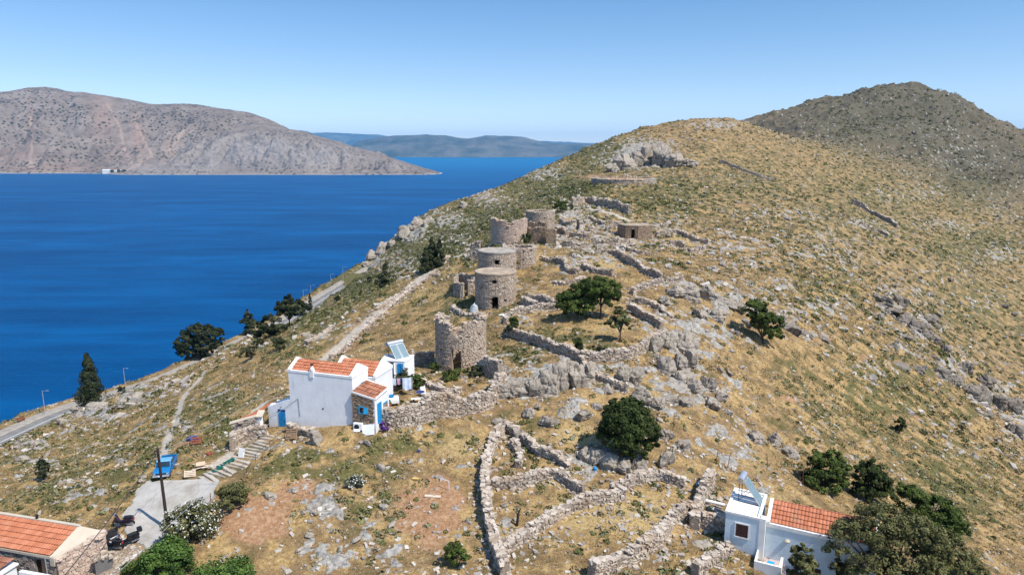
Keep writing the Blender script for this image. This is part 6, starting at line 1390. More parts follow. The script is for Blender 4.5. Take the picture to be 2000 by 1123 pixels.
# zone: (where, group, [(u, v foot, width px, height px)])
ZONES = [
 ("in the pale crag near the ridge top", "blocks of the pale ridge crag", [(1198, 336, 34, 22), (1222, 332, 44, 36), (1247, 328, 46, 46), (1270, 322, 48, 54), (1295, 324, 44, 52), (1318, 328, 38, 34), (1345, 326, 40, 22)], "crag block"),
 ("in the grey cliff below the walled meadow", "blocks of the cliff", [(985, 778, 40, 40), (1012, 776, 44, 48), (1042, 776, 42, 52), (1072, 772, 50, 62), (1098, 766, 46, 66), (1126, 758, 46, 66), (1150, 742, 30, 40)], "cliff block"),
 ("among the pointed rocks above the big round bush", "pointed rocks", [(1187, 770, 30, 22), (1216, 756, 34, 50), (1238, 752, 36, 44), (1256, 790, 40, 46), (1282, 800, 36, 30)], "rock"),
 ("right of the meadow walls", "overhanging rocks", [(1280, 690, 26, 46), (1308, 684, 50, 42), (1340, 690, 52, 46), (1300, 730, 34, 40), (1330, 728, 34, 42), (1352, 722, 34, 46)], "boulder"),
 ("in the boulder field below the bending sunlit wall", "upper boulder field", [(1300, 596, 30, 20), (1322, 582, 44, 26), (1352, 590, 46, 34), (1382, 586, 50, 32), (1372, 622, 34, 24), (1402, 628, 46, 30), (1424, 604, 42, 22), (1448, 612, 34, 22), (1460, 640, 30, 20)], "boulder"),
 ("in the broken rock pile right of the pointed rocks", "lower boulder field", [(1312, 792, 30, 24), (1336, 748, 40, 34), (1340, 796, 38, 26), (1362, 772, 46, 34), (1386, 764, 34, 32), (1392, 800, 34, 24), (1412, 786, 34, 24)], "boulder"),
 ("on the straw terrace above the drystone corner", "terrace boulders", [(970, 830, 26, 14), (1032, 818, 26, 24), (1014, 862, 26, 30), (1074, 836, 38, 26), (1104, 808, 28, 20), (1140, 824, 40, 28), (1166, 800, 20, 16), (1050, 800, 16, 14)], "boulder"),
 ("in the shaded cliff under the big round bush", "cliff under the bush", [(1140, 902, 30, 36), (1164, 908, 40, 42), (1190, 918, 44, 38), (1216, 922, 42, 30), (1250, 922, 40, 26)], "cliff block"),
 ("in the slabs right of the big round bush", "upright slabs", [(1293, 916, 22, 48), (1310, 908, 20, 44), (1304, 860, 36, 26), (1336, 880, 40, 26)], "slab"),
 ("in the tawny trio above the fig tree", "tawny boulders", [(1484, 868, 42, 28), (1516, 872, 30, 32), (1546, 896, 36, 26)], "boulder"),
 ("of the loose stones on the grass below the garden wall", "stones on the grass", [(719, 872, 14, 18), (744, 922, 20, 16), (800, 908, 14, 12), (572, 962, 18, 14), (526, 976, 24, 12), (749, 996, 20, 13), (617, 870, 24, 34)], "stone"),
 ("in the rocky skyline above the coast road bend", "skyline rocks above the road", [(716, 522, 18, 18), (726, 508, 26, 26), (746, 494, 26, 26), (766, 482, 22, 18), (790, 462, 24, 24), (812, 448, 30, 28), (838, 436, 24, 18), (905, 406, 18, 16)], "rock"),
 ("in the upper dark rock rib crossing the right slope", "dark rock rib, upper part", [(1716, 590, 30, 22), (1738, 602, 34, 24), (1764, 600, 30, 28), (1772, 636, 40, 30), (1796, 650, 40, 30), (1818, 634, 28, 18), (1826, 672, 40, 26), (1850, 690, 34, 24)], "rock"),
 ("in the lower dark rock rib crossing the right slope", "dark rock rib, lower part", [(1846, 742, 40, 26), (1870, 756, 40, 30), (1890, 728, 36, 26), (1902, 778, 44, 34), (1928, 798, 44, 34), (1930, 758, 36, 28), (1956, 802, 44, 36), (1984, 812, 46, 44), (1984, 850, 36, 26)], "rock"),
 ("of the dark ledges on the open straw slope", "dark ledges", [(1762, 722, 44, 14), (1795, 730, 44, 16), (1545, 650, 44, 22), (1575, 660, 40, 18), (1610, 668, 34, 14), (1735, 612, 60, 14)], "ledge"),
 ("of the flat pale outcrops beside the coast road", "pale outcrops beside the road", [(66, 872, 26, 10), (118, 830, 26, 18), (148, 806, 30, 14), (190, 800, 40, 14), (235, 792, 34, 14), (262, 780, 34, 12), (40, 900, 24, 9)], "outcrop"),
]
def build_rocks():
    sd = 100
    for where, grp, items, kind in ZONES:
        items = sorted(items)
        for k, (u, v, w, h) in enumerate(items):
            P = at(u, v); t = P[1] * cp - (P[2] - CAMZ) * sp; W_ = w * t / FOC * 1.0; Hh = h * t / FOC * .92
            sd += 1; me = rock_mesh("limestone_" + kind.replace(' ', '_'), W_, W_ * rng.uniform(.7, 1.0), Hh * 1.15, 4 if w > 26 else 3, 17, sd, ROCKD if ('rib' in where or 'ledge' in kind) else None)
            o = bpy.data.objects.new("limestone_" + kind.replace(' ', '_'), me); COL.objects.link(o); o.location = (P[0], P[1] + W_ * .3, P[2] + Hh * .24); o.rotation_euler = (rng.normal(0, .14), rng.normal(.12, .14), rng.uniform(-.6, .6))
            lb = "%s %s %s" % (ORD[k], kind, where)
            tag(o, lb, kind if kind != "crag block" else "rock", grp)
    # smaller boulders that nothing tells apart
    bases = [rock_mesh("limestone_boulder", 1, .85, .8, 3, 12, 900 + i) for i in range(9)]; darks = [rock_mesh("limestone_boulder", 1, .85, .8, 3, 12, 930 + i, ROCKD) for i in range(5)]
    spots = [("grey limestone boulder strewn through the rocky ground around the meadow walls", "boulders around the meadow walls", 62, (1180, 560, 1460, 830), .5),
             ("small grey boulder on the upper rocky slope behind the ruined towers", "boulders on the upper slope", 36, (1120, 380, 1560, 540), .45),
             ("dark grey boulder along the rock rib on the right slope", "boulders along the rock rib", 46, (1680, 540, 2000, 860), .7),
             ("pale boulder on the green seaward slope", "boulders on the seaward slope", 36, (620, 430, 980, 640), .4),
             ("pale stone block on the grassy slope between the white house and the coast road", "blocks on the left slope", 30, (60, 720, 560, 960), .35),
             ("pale stone lying in the dry terraces at the bottom of the photo", "stones in the dry terraces", 36, (560, 900, 1420, 1110), .35)]
    for lb, grp, n, (u0, v0, u1, v1), thr in spots:
        k = tries = 0
        while k < n and tries < n * 60:
            tries += 1; u, v = rng.uniform(u0, u1), rng.uniform(v0, v1); rk = float(blobs(np.array(u), np.array(v), ROCKB))
            if rng.random() > max(.04, rk) : continue
            P = at(u, v, 30, 700)
            if P[2] < 20: continue
            ok, _, _ = free_ground(np.array([P[0]]), np.array([P[1]]), np.array([P[2]]))
            if not ok[0]: continue
            t = np.hypot(P[0], P[1]); s = rng.uniform(.45, 1.3) * (thr + .35) * (t / 90) ** .6
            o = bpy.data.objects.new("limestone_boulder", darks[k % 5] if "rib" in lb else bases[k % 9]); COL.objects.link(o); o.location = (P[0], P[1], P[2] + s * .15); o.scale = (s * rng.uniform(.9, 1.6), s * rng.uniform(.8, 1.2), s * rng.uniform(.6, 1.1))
            o.rotation_euler = (rng.normal(0, .2), rng.normal(0, .2), rng.uniform(0, 6.28)); tag(o, lb, "boulder", grp); k += 1
# ------------------------------------------------------------------ coast road
def build_road():
    P = smooth_path(road_pts, 3); s, Q = resample(P, 1.0); T = np.gradient(Q[:, :2], axis=0); T /= np.hypot(*T.T)[:, None]; NN = np.stack([-T[:, 1], T[:, 0]], 1)
    def ribbon(name, prof, mat, kind='structure'):
        rows = [np.stack([Q[:, 0] + NN[:, 0] * o, Q[:, 1] + NN[:, 1] * o, Q[:, 2] + h], 1) for o, h in prof]
        V = np.stack(rows, 1).reshape(-1, 3); F = grid_faces(len(Q), len(prof)); o = np_mesh(name, V, F[:, ::-1], mat); o['kind'] = kind; return o
    asph = plain("worn_asphalt", (0.19, 0.18, 0.165), .9, .2, var=.2, sc=.6); pav = plain("pavement_slabs", (0.30, 0.265, 0.22), .95, .1, var=.2, sc=1.2)
    ribbon("coast_road", [(2.4, .06), (-2.9, .06), (-3.1, -.4)], asph)
    ribbon("road_marking", [(-.35, .066), (-.5, .066)], plain("road_paint", (.75, .74, .7), .8, .2))
    ribbon("kerb", [(2.42, -.1), (2.4, .2), (2.15, .21), (2.14, .0)][::-1], CONC)
    ribbon("pavement", [(4.9, -.3), (4.88, .19), (2.42, .19)], pav)
    m = plain("verge_straw", (0.44, 0.31, 0.15), .95, .1, var=.3, sc=2)
    for (u, v, lb) in [(92, 810, "street lamp nearest the left edge of the coast road"), (246, 757, "street lamp between the tall cypress and the broad pine clump"), (593, 600, "street lamp showing just above the roadside pines"), (608, 598, "street lamp beside the thin cypress tip"), (645, 570, "street lamp at the road bend, left of the last one"), (671, 556, "farthest street lamp where the road vanishes behind the rocks")]:
        a, dy, dz = ray(u, v); i = int(np.argmin(np.abs(proj(Q[:, 0] + NN[:, 0] * 2.9, Q[:, 1] + NN[:, 1] * 2.9, Q[:, 2])[0] - u)))
        p = (Q[i, 0] + NN[i, 0] * 2.9, Q[i, 1] + NN[i, 1] * 2.9, Q[i, 2] + .19)
        root = empty("street_lamp", p, math.atan2(-NN[i, 1], -NN[i, 0]), lb, "street lamp", "street lamps along the coast road")
        b = B(); b.lathe([(.16, 0), (.16, .1), (.07, .14), (.06, 5.6), (.0, 5.62)], 8); b.build("pole", METAL, root)
        b = B(); b.tube((0, 0, 5.5), (1.25, 0, 5.75), .04, 6); b.build("arm", METAL, root)
        b = B(); b.obox((1.5, 0, 5.75), (.65, .24, .1), 0, 0, R(-8)); b.build("lamp_head", METAL, root)
    # bench
    i = int(np.argmin(np.abs(proj(Q[:, 0] + NN[:, 0] * 4.6, Q[:, 1] + NN[:, 1] * 4.6, Q[:, 2])[0] - 46))); p = (Q[i, 0] + NN[i, 0] * 4.6, Q[i, 1] + NN[i, 1] * 4.6, Q[i, 2] + .19)
    root = empty("bench", p, math.atan2(T[i, 1], T[i, 0]), "brown bench facing the sea on the coast road pavement", "bench")
    b = B(); [b.box(-.9, .9, -.22 + k * .15, -.10 + k * .15, .42, .46) for k in range(3)]; b.build("seat", RUST, root)
    b = B(); [b.box(-.9, .9, .26, .30, .55 + k * .14, .65 + k * .14) for k in range(3)]; b.build("backrest", RUST, root)
    for x in (-.7, .7): b = B(); b.box(x - .04, x + .04, -.22, .26, 0, .42); b.box(x - .03, x + .03, .20, .26, .42, .95); b.build("leg", RUST, root)
# ------------------------------------------------------------------ vehicles
def wheel(root, x, y, r, w, axis='x'):
    d = (w / 2, 0, 0) if axis == 'x' else (0, w / 2, 0); p = Vector((x, y, r))
    b = B(); b.tube(p - Vector(d), p + Vector(d), r, 18); o = b.build("wheel", RUBBER, root)
    b = B(); e = Vector(d) * 1.06; b.tube(p - e, p + e, r * .58, 14); b.build("rim", METAL, o)
def pickup():
    P = at(314, 930); root = empty("pickup_truck", (P[0], P[1] + .9, P[2]), R(14), "small bright blue pickup with pale roof and open bed, nose towards the concrete", "pickup truck")
    bl = plain("blue_car_paint", (0.010, 0.16, 0.38), .3, .5, var=.12, sc=2); rf = plain("faded_roof_paint", (0.14, 0.34, 0.52), .3, .5, var=.15, sc=3); root.scale = (.8, .8, .8); gl = plain("dark_car_glass", (0.02, 0.035, 0.045), .1, .6)
    w = .78
    b = B(); b.prismx([(-2.0, .32), (2.1, .32), (2.1, .62), (-2.0, .62)], -w, w)
    b.prismx([(-2.0, .62), (-1.15, .62), (-1.15, .98), (-1.85, .88), (-2.0, .78)], -w, w); b.build("body", bl, root, bevel=.04)
    b = B(); b.prismx([(-1.15, .62), (.35, .62), (.35, .95), (-1.15, .98)], -w + .01, w - .01); b.prismx([(-.95, .98), (.34, .96), (.28, 1.42), (-.6, 1.42)], -w + .05, w - .05); cab = b.build("cab", bl, root, bevel=.03)
    b = B(); b.prismx([(-.66, 1.42), (.32, 1.42), (.26, 1.52), (-.55, 1.52)], -w + .07, w - .07); b.build("roof", rf, cab, bevel=.03)
    b = B(); b.poly([(-w + .12, -1.0, 1.01), (w - .12, -1.0, 1.01), (w - .18, -.66, 1.40), (-w + .18, -.66, 1.40)], [(0, 1, 2, 3)]); b.build("windscreen", gl, cab)
    for sx in (-1, 1): b = B(); b.poly([(sx * (w - .045), -.78, 1.02), (sx * (w - .045), .22, 1.02), (sx * (w - .045), .18, 1.38), (sx * (w - .045), -.52, 1.38)], [(0, 1, 2, 3) if sx > 0 else (3, 2, 1, 0)]); b.build("side_window", gl, cab)
    for (x0, x1, y0, y1) in ((-w, -w + .06, .36, 2.1), (w - .06, w, .36, 2.1), (-w + .06, w - .06, 2.04, 2.1)): b = B(); b.box(x0, x1, y0, y1, .62, 1.0); b.build("bed_side", bl, root)
    b = B(); b.obox((.2, 1.3, .78), (.9, .8, .3), .2); b.build("load", NAVY, root)
    b = B(); b.box(-w - .02, w + .02, -2.1, -1.98, .38, .55); b.build("bumper", METAL, root)
    b = B(); b.box(-.5, .5, -2.03, -2.0, .62, .76); b.build("grille", BLACKM, root)
    b = B(); b.box(-.24, .24, -2.13, -2.10, .40, .52); b.build("number_plate", WHITEP, root)
    for sx in (-1, 1): b = B(); b.box(sx * .62 - .1, sx * .62 + .1, -2.03, -2.0, .62, .76); b.build("headlight", CHROME, root)
    for sx in (-1, 1): b = B(); b.box(sx * (w + .06) - .06, sx * (w + .06) + .06, -.85, -.78, 1.0, 1.12); b.build("mirror", BLACKM, root)
    for x in (-w + .06, w - .06):
        for y in (-1.35, 1.3): wheel(root, x, y, .29, .2)
def scooter(label, P, rz, body, top_case=True, lean=R(9)):
    root = empty("scooter", tuple(P), rz, label, "scooter", "parked scooters"); root.rotation_euler = (lean, 0, rz)
    for x in (-.62, .62):
        b = B(); b.tube((x, -.055, .23), (x, .055, .23), .23, 16); o = b.build("wheel", RUBBER, root); b = B(); b.tube((x, -.06, .23), (x, .06, .23), .13, 12); b.build("rim", METAL, o)
    b = B(); b.prism([(-.55, .30), (-.15, .26), (.42, .26), (.80, .42), (.86, .62), (.55, .72), (.12, .70), (.02, .42), (-.30, .36), (-.42, .82), (-.52, .84), (-.66, .48)], -.17, .17); b.build("body", body, root, bevel=.05)
    b = B(); b.box(-.40, .05, -.2, .2, .24, .33); b.build("floor_board", BLACKM, root)
    b = B(); b.prism([(.05, .70), (.80, .74), (.82, .82), (.50, .84), (.10, .78)], -.15, .15); b.build("seat", BLACKM, root, bevel=.03)
    b = B(); b.tube((-.47, 0, .8), (-.42, 0, 1.02), .035, 8); b.tube((-.40, -.34, 1.05), (-.40, .34, 1.05), .018, 6); b.tube((-.62, 0, .25), (-.5, 0, .82), .03, 6); b.build("handlebar", BLACKM, root)
    for sy in (-1, 1): b = B(); b.tube((-.42, sy * .24, 1.05), (-.44, sy * .30, 1.26), .01, 5); b.obox((-.45, sy * .31, 1.28), (.03, .12, .07)); b.build("mirror", BLACKM, root)
    b = B(); b.prism([(-.66, .42), (-.46, .42), (-.40, .56), (-.72, .48)], -.09, .09); b.build("front_mudguard", body, root)
    b = B(); b.obox((-.53, 0, .92), (.10, .2, .13), 0, 0, R(-15)); b.build("headlight", CHROME, root)
    b = B(); b.box(.84, .88, -.08, .08, .56, .66); b.build("tail_light", plain("red_lens", (.4, .02, .02), .3, .5), root)
    b = B(); b.tube((.3, -.17, .22), (.85, -.19, .30), .05, 8); b.build("exhaust", CHROME, root)
    if top_case: b = B(); b.box(.72, 1.06, -.19, .19, .86, 1.14); b.build("top_case", body, root, bevel=.05)
def vehicles():
    pickup()
    blk = plain("black_scooter_paint", (0.010, 0.012, 0.018), .25, .5); pur = plain("dark_plum_paint", (0.03, 0.018, 0.035), .35, .4); sil = plain("black_silver_paint", (.03, .032, .036), .25, .5)
    a = at(243, 1027) + [0, 0, .1]; scooter("dark plum scooter parked alone at the edge of the concrete", a, R(0), pur, False)
    a = at(222, 1074) + [0, 0, .14]; scooter("black scooter with silver trim, front one of the three parked together", a, R(-8), blk, False)
    a = at(206, 1062) + [0, 0, .14]; scooter("dark scooter hidden behind the others beside the plaster wall, left one of the three together", a, R(50), sil, True)
    a = at(248, 1066) + [0, 0, .14]; scooter("black scooter with top case, right one of the three parked together", a, R(38), blk, True)
# ------------------------------------------------------------------ pole and wires
def catenary(p, q, sag, n=14): p, q = np.array(p), np.array(q); t = np.linspace(0, 1, n)[:, None]; return [tuple(x) for x in p * (1 - t) + q * t - np.array([0, 0, 1]) * 4 * sag * t * (1 - t)]
def pole_and_wires():
    P = at(328, 1034); t = P[1] * cp - (P[2] - CAMZ) * sp; h = 153 * t / FOC / .90
    root = empty("utility_pole", tuple(P), 0, "dark wooden utility pole standing at the edge of the concrete parking place", "utility pole")
    b = B(); b.tube((0, 0, -.3), (-.12, 0, h), .13, 10, .09); b.build("pole", plain("tarred_wood", (.05, .035, .03), .9, .1), root)
    b = B()
    for k in range(5): b.tube((-.12, 0, h - .25 - k * .22), (-.30 + .3 * (k % 2), -.12, h - .22 - k * .22), .03, 6)
    b.build("bracket", BLACKM, root)
    b = B()
    for k in range(5): b.lathe([(.03, 0), (.05, .03), (.03, .08), (0, .1)], 8, (-.30 + .3 * (k % 2), -.12, h - .22 - k * .22))
    b.build("insulator", BLACKM, root)
    top = np.array(P) + [-.2, -.1, h - .4]
    x, y, z = pix(95, 1160, 37); end = np.array((x, y, z)); c = np.array(catenary(top, end, .25)); B().path([tuple(q - top) for q in c], .03, 5).build("cable", BLACKM, root, loc=tuple(top - np.array(P)))
    w = empty("overhead_wire", tuple(top), 0, "thin pale overhead wire sloping from the bottom left up to the white house", "wire")
    s = np.array(pix(205, 1140, 36)); e = np.array(local(at(572, 833), R(-14), .1, -.05, 2.9)); B().path([tuple(q - top) for q in catenary(s, e, .5, 22)], .014, 5).build("wire", METAL, w)
    w2 = empty("overhead_wire", tuple(top), 0, "overhead wire crossing the left slope from the pole", "wire")
    e = np.array(at(540, 800)) + [0, 0, 2.5]; B().path([tuple(q - top) for q in catenary(top, e, .3, 16)], .012, 5).build("wire", METAL, w2)
# ------------------------------------------------------------------ yard and oddments
def slat_thing(name, label, cat, P, rot, L, W_, n, mat, group=None, cross=2):
    root = empty(name, tuple(P), 0, label, cat, group); root.rotation_euler = rot
    for k in range(n): y = -W_ / 2 + W_ * (k + .5) / n; B().box(-L / 2, L / 2, y - W_ / n * .33, y + W_ / n * .33, .09, .11).build("plank", mat, root)
    for k in range(cross): x = -L / 2 + .05 + (L - .1) * k / max(1, cross - 1); B().box(x - .04, x + .04, -W_ / 2, W_ / 2, 0, .088).build("bearer", mat, root)
    return root
def post(u, v, h, label, tilt=0, mat=None, r=.03, group=None):
    P = at(u, v); o = B().tube((0, 0, -.2), (tilt * h, 0, h), r, 6, r * .8).build("fence_post", mat or RUST, None); o.location = P; tag(o, label, "post", group)
def oddments():
    # pallet, crates and scrap
    P = at(571, 858); slat_thing("pallet", "brown wooden pallet leaning on the stone footing right of the blue door", "pallet", P + [0, 0, .55], (R(62), R(-12), R(-20)), 1.2, 1.0, 5, WOOD, cross=3)
    P = at(384, 868); slat_thing("iron_frame", "rusty reddish frame lying on the slope above the parked pickup", "frame", P + [0, 0, .4], (R(50), 0, R(15)), .9, .7, 3, RUST)
    P = at(360, 872); slat_thing("pallet", "weathered pallet flat on the grass above the parked pickup", "pallet", P + [0, 0, .15], (R(12), 0, R(10)), 1.0, .8, 5, WOOD, cross=3)
    P = at(371, 932); slat_thing("broken_pallet", "broken white pallet standing in the grass right of the pickup", "pallet", P + [0, 0, .35], (R(70), R(10), R(35)), .9, .55, 4, PALEW)
    P = at(397, 916); r_ = empty("plank_pile", tuple(P), 0, "pile of peach coloured planks and board left of the green mats", "plank pile")
    for k in range(7): B().obox((rng.uniform(-.5, .5), rng.uniform(-.3, .3), .12 + k * .05), (rng.uniform(.7, 1.3), .12, .03), rng.uniform(-.4, 1.0), rng.normal(0, .1)).build("plank", PALEW, r_)
    B().obox((-.2, 0, .5), (.7, .5, .04), .4, .25).build("board", plain("peach_board", (.62, .42, .28)), r_)
    for (u, v, lb) in ((441, 906, "upper green mat along the left side of the concrete steps"), (418, 922, "lower green mat along the left side of the concrete steps")):
        P = at(u, v); o = B().box(-.75, .75, -.28, .28, 0, .05).build("green_mat", GREENT); o.location = P + [0, 0, .1]; o.rotation_euler = (R(-6), R(-14), R(42)); tag(o, lb, "mat", "green mats beside the steps")
    P = at(374, 864); a = Acc(); V, F = ICO[2]; o = np_mesh("tarpaulin", V * [.55, .35, .4] * (1 + .3 * gn(V[:, 0] * 2, V[:, 1] * 2 + V[:, 2]))[:, None], F, NAVY); o.location = P + [0, .2, .2]; tag(o, "bundle of dark tarpaulin on the slope above the pickup", "tarpaulin")
    P = at(408, 888); a = Acc(); o = np_mesh("red_sack", V * [.3, .2, .18] * (1 + .3 * gn(V[:, 0] * 2, V[:, 1] * 2))[:, None], F, RUST); o.location = P + [0, 0, .1]; tag(o, "small reddish sack in the shrubs above the plank pile", "sack")
    P = np.array(local(at(572, 833), R(-14), -2.35, -1.0, -.75)); P[2] = max(P[2], hz(P[0], P[1]) + .25); r_ = empty("bucket", tuple(P), 0, "black bucket at the foot of the white pier by the steps", "bucket")
    B().lathe([(0, 0), (.17, 0), (.2, .32), (.18, .32), (.16, .05), (0, .05)], 12).build("body", BLACKM, r_)
    # air conditioner in front of a pale sheet
    hp = at(572, 833); P = np.array(local(hp, R(-14), 7.3, -1.0, 0)); P[2] = hz(P[0], P[1]); r_ = empty("air_conditioner", tuple(P), R(-10), "white air conditioner unit with round fan leaning below the stone annex", "air conditioner")
    B().box(-.42, .42, -.16, .16, .08, .70).build("casing", WHITEP, r_, bevel=.02); B().tube((-.08, -.165, .38), (-.08, -.19, .38), .24, 18).build("fan_grille", BLACKM, r_)
    P2 = np.array(local(hp, R(-14), 8.3, -1.05, 0)); P2[2] = hz(P2[0], P2[1]); o = B().obox((0, 0, .4), (1.2, .04, .95), R(-15), R(-25), R(-12)).build("pale_panel", WHITEP); o.location = P2; tag(o, "dented pale sheet panel beside the air conditioner", "panel")
    P = at(697, 840); r_ = empty("dish", tuple(P), 0, "upturned white round basin lying on the ground below the annex", "basin"); B().lathe([(0, .2), (.25, .18), (.36, .05), (.38, 0), (.33, 0)], 16).build("bowl", WHITEP, r_)
    # laundry yard: two lines, table, pots
    P = at(762, 790); z = P[2]
    def line(name, lb, a, b_, hgt):
        a = np.array(a); b_ = np.array(b_); r_ = empty(name, tuple(a), 0, lb, "washing line")
        for q in (a, b_): B().tube(tuple(q - a - [0, 0, .2]), tuple(q - a + [0, 0, hgt]), .03, 6).build("post", METAL, r_)
        B().path([tuple(q - a) for q in catenary(a + [0, 0, hgt], b_ + [0, 0, hgt], .06)], .01, 4).build("line", WHITEP, r_)
        return a + [0, 0, hgt], b_ + [0, 0, hgt]
    A = at(752, 775); Bq = at(806, 772); a0, b0 = line("washing_line", "front washing line with sheets across the laundry yard", A, Bq, 1.9)
    its = [("bed_sheet", "white sheet hanging leftmost on the front washing line", .02, .30, 1.15, CLOTH), ("towel", "pale towel hanging between the two sheets on the front washing line", .31, .42, .7, CLOTHL), ("garment", "pink shirt hanging at the middle of the front washing line", .46, .56, .65, PINK), ("garment", "navy top hanging right of the pink shirt", .57, .64, .5, NAVY), ("bed_sheet", "bluish sheet hanging rightmost on the front washing line", .65, .97, 1.25, CLOTHL)]
    for k, (nm, lb, t0, t1, dr, m) in enumerate(its): sheet(nm, lb, "laundry", a0 + (b0 - a0) * t0, a0 + (b0 - a0) * t1, dr, m, "laundry on the lines", 2, None, .05, k)
    A = at(757, 757); Bq = at(781, 736); a0, b0 = line("washing_line", "rear washing line slanting up to the flat white room", A, Bq, 2.0)
    for k, (nm, lb, t0, t1, dr, m) in enumerate([("bed_sheet", "long white sheet hanging lowest on the rear washing line", .05, .38, 1.5, CLOTH), ("garment", "dark narrow trousers on the rear washing line", .42, .50, .95, NAVY), ("bed_sheet", "white sheet hanging highest on the rear washing line", .55, .95, 1.3, CLOTH)]): sheet(nm, lb, "laundry", a0 + (b0 - a0) * t0, a0 + (b0 - a0) * t1, dr, m, "laundry on the lines", 2, None, .06, k + 9)
    P = at(763, 790); r_ = empty("table", tuple(P), R(12), "table covered by a white cloth in front of the washing line", "table")
    B().box(-.75, .75, -.42, .42, .70, .74).build("tabletop", PALEW, r_)
    for sx in (-1, 1):
        for sy in (-1, 1): B().tube((sx * .66, sy * .34, 0), (sx * .66, sy * .34, .70), .03, 6).build("leg", METAL, r_)
    tc = empty("tablecloth", tuple(P + [0, 0, .745]), R(12), "white cloth draped over the yard table", "tablecloth")
    X, Y = np.meshgrid(np.linspace(-1.0, 1.0, 30), np.linspace(-.66, .66, 22)); ex = np.maximum(np.abs(X) - .76, 0); ey = np.maximum(np.abs(Y) - .43, 0); dz = -np.minimum(.5, (ex + ey) * 2.4) + .03 * gn(X * 5, Y * 5) * (ex + ey > 0)
    np_mesh("cloth", np.stack([np.clip(X, -.8, .8), np.clip(Y, -.47, .47), dz + .01], -1).reshape(-1, 3), grid_faces(22, 30), CLOTH, tc, smooth=True)
    r_ = empty("basin", tuple(P + [.1, 0, .765]), 0, "blue washing basin standing on the yard table", "basin"); B().lathe([(0, 0), (.22, 0), (.3, .2), (.27, .2), (.2, .03), (0, .03)], 14).build("bowl", BLUE, r_)
    for (u, v, m, lb, s) in ((759, 795, TERRA, "long terracotta trough at the left end of the yard wall", 1.2), (786, 797, CREAM, "pale plant pot on the yard terrace in the middle of the wall", 1.0), (808, 795, METAL, "grey plant pot near the right of the laundry yard", .9)):
        P = at(u, v); r_ = empty("plant_pot", tuple(P), 0, lb, "plant pot"); B().lathe([(0, 0), (.18 * s, 0), (.27 * s, .36), (.29 * s, .36), (.29 * s, .41), (.24 * s, .41), (.2 * s, .3), (0, .3)], 14).build("pot", m, r_)
        (V, F, r), cc = crown([(0, 0, .55, .28, .28, .25)], 10, 260, .06); np_mesh("plant", V, F, L_MID, r_, attrs={'rnd': r})
    P = at(822, 800) ; P[2] += 1.75; r_ = empty("parabolic_lid", tuple(P), 0, "dark blue oval lid lying on the top of the garden wall", "lid"); b = B().lathe([(0, .0), (.3, .02), (.42, .08), (.44, .06), (.3, 0), (0, -.02)], 18); b.build("lid", NAVY, r_)
    P = at(829, 778); r_ = empty("deck_chair", tuple(P), R(30), "white folding chair near the garden wall in the laundry yard", "chair")
    B().obox((0, 0, .42), (.5, .5, .04), 0, R(-5)).build("seat", WHITEP, r_); B().obox((0, .3, .78), (.5, .04, .75), 0, R(-18)).build("backrest", WHITEP, r_)
    for sx in (-1, 1):
        for sy in (-1, 1): B().tube((sx * .22, sy * .22, 0), (sx * .22, sy * .18, .42), .02, 5).build("leg", METAL, r_)
    P = at(815, 786); r_ = empty("low_bench", tuple(P), R(10), "low white stone bench beside the folding chair", "bench"); B().box(-.6, .6, -.2, .2, .36, .44).build("seat", TRIM, r_)
    for sx in (-1, 1): B().box(sx * .45 - .08, sx * .45 + .08, -.18, .18, 0, .36).build("leg", TRIM, r_)
    # things around the towers
    P = at(925, 612); r_ = empty("boat_hull", tuple(P), R(-20), "pale fibreglass boat hull propped upright against the first roofed tower", "boat hull"); r_.scale = (.85, .85, .75)
    n = 14; k = 9; V = []
    for i in range(n):
        t = i / (n - 1); w = .95 * (1 - t ** 3.2) ** .6 * (0.9 + .1 * t) + .02
        for j in range(k): s = -1 + 2 * j / (k - 1); V.append((w * s * .85, -.35 * (1 - abs(s) ** 1.6) * (1 - t * .5) + .5 * t, 1.75 * t))
    F = grid_faces(n, k); V = np.array(V); n0 = len(V); V2 = V + [0, .05, 0]; np_mesh("hull", np.concatenate([V, V2]), np.concatenate([F, F[:, ::-1] + n0]), plain("pale_fibreglass", (.40, .42, .40), .4, .4), r_, smooth=True)
    B().tube((0, -.1, 1.65), (.05, .4, 2.0), .05, 6).build("keel", WHITEP, r_)
    P = at(984, 616); V, F = ICO[2]; o = np_mesh("plastic_sheet", V * [.7, .5, .1] * (1 + .6 * gn(V[:, 0] * 2, V[:, 1] * 2))[:, None], F, WHITEP); o.location = P + [0, 0, .08]; tag(o, "crumpled white plastic sheet on the ground right of the first roofed tower", "plastic sheet")
    P = at(902, 584); r_ = empty("ladder", tuple(P), 0, "pale wooden ladder leaning on the small roofless shed", "ladder")
    for sx in (-.2, .2): B().tube((sx, -.5, 0), (sx + .15, .1, 2.1), .03, 5).build("rail", PALEW, r_)
    for k in range(6): t = (k + 1) / 7; B().tube((-.2 + .15 * t, -.5 + .6 * t, 2.1 * t), (.2 + .15 * t, -.5 + .6 * t, 2.1 * t), .02, 5).build("rung", PALEW, r_)
    post(881, 622, 2.6, "tall thin grey post at the corner of the tower terrace", 0, METAL, .03)
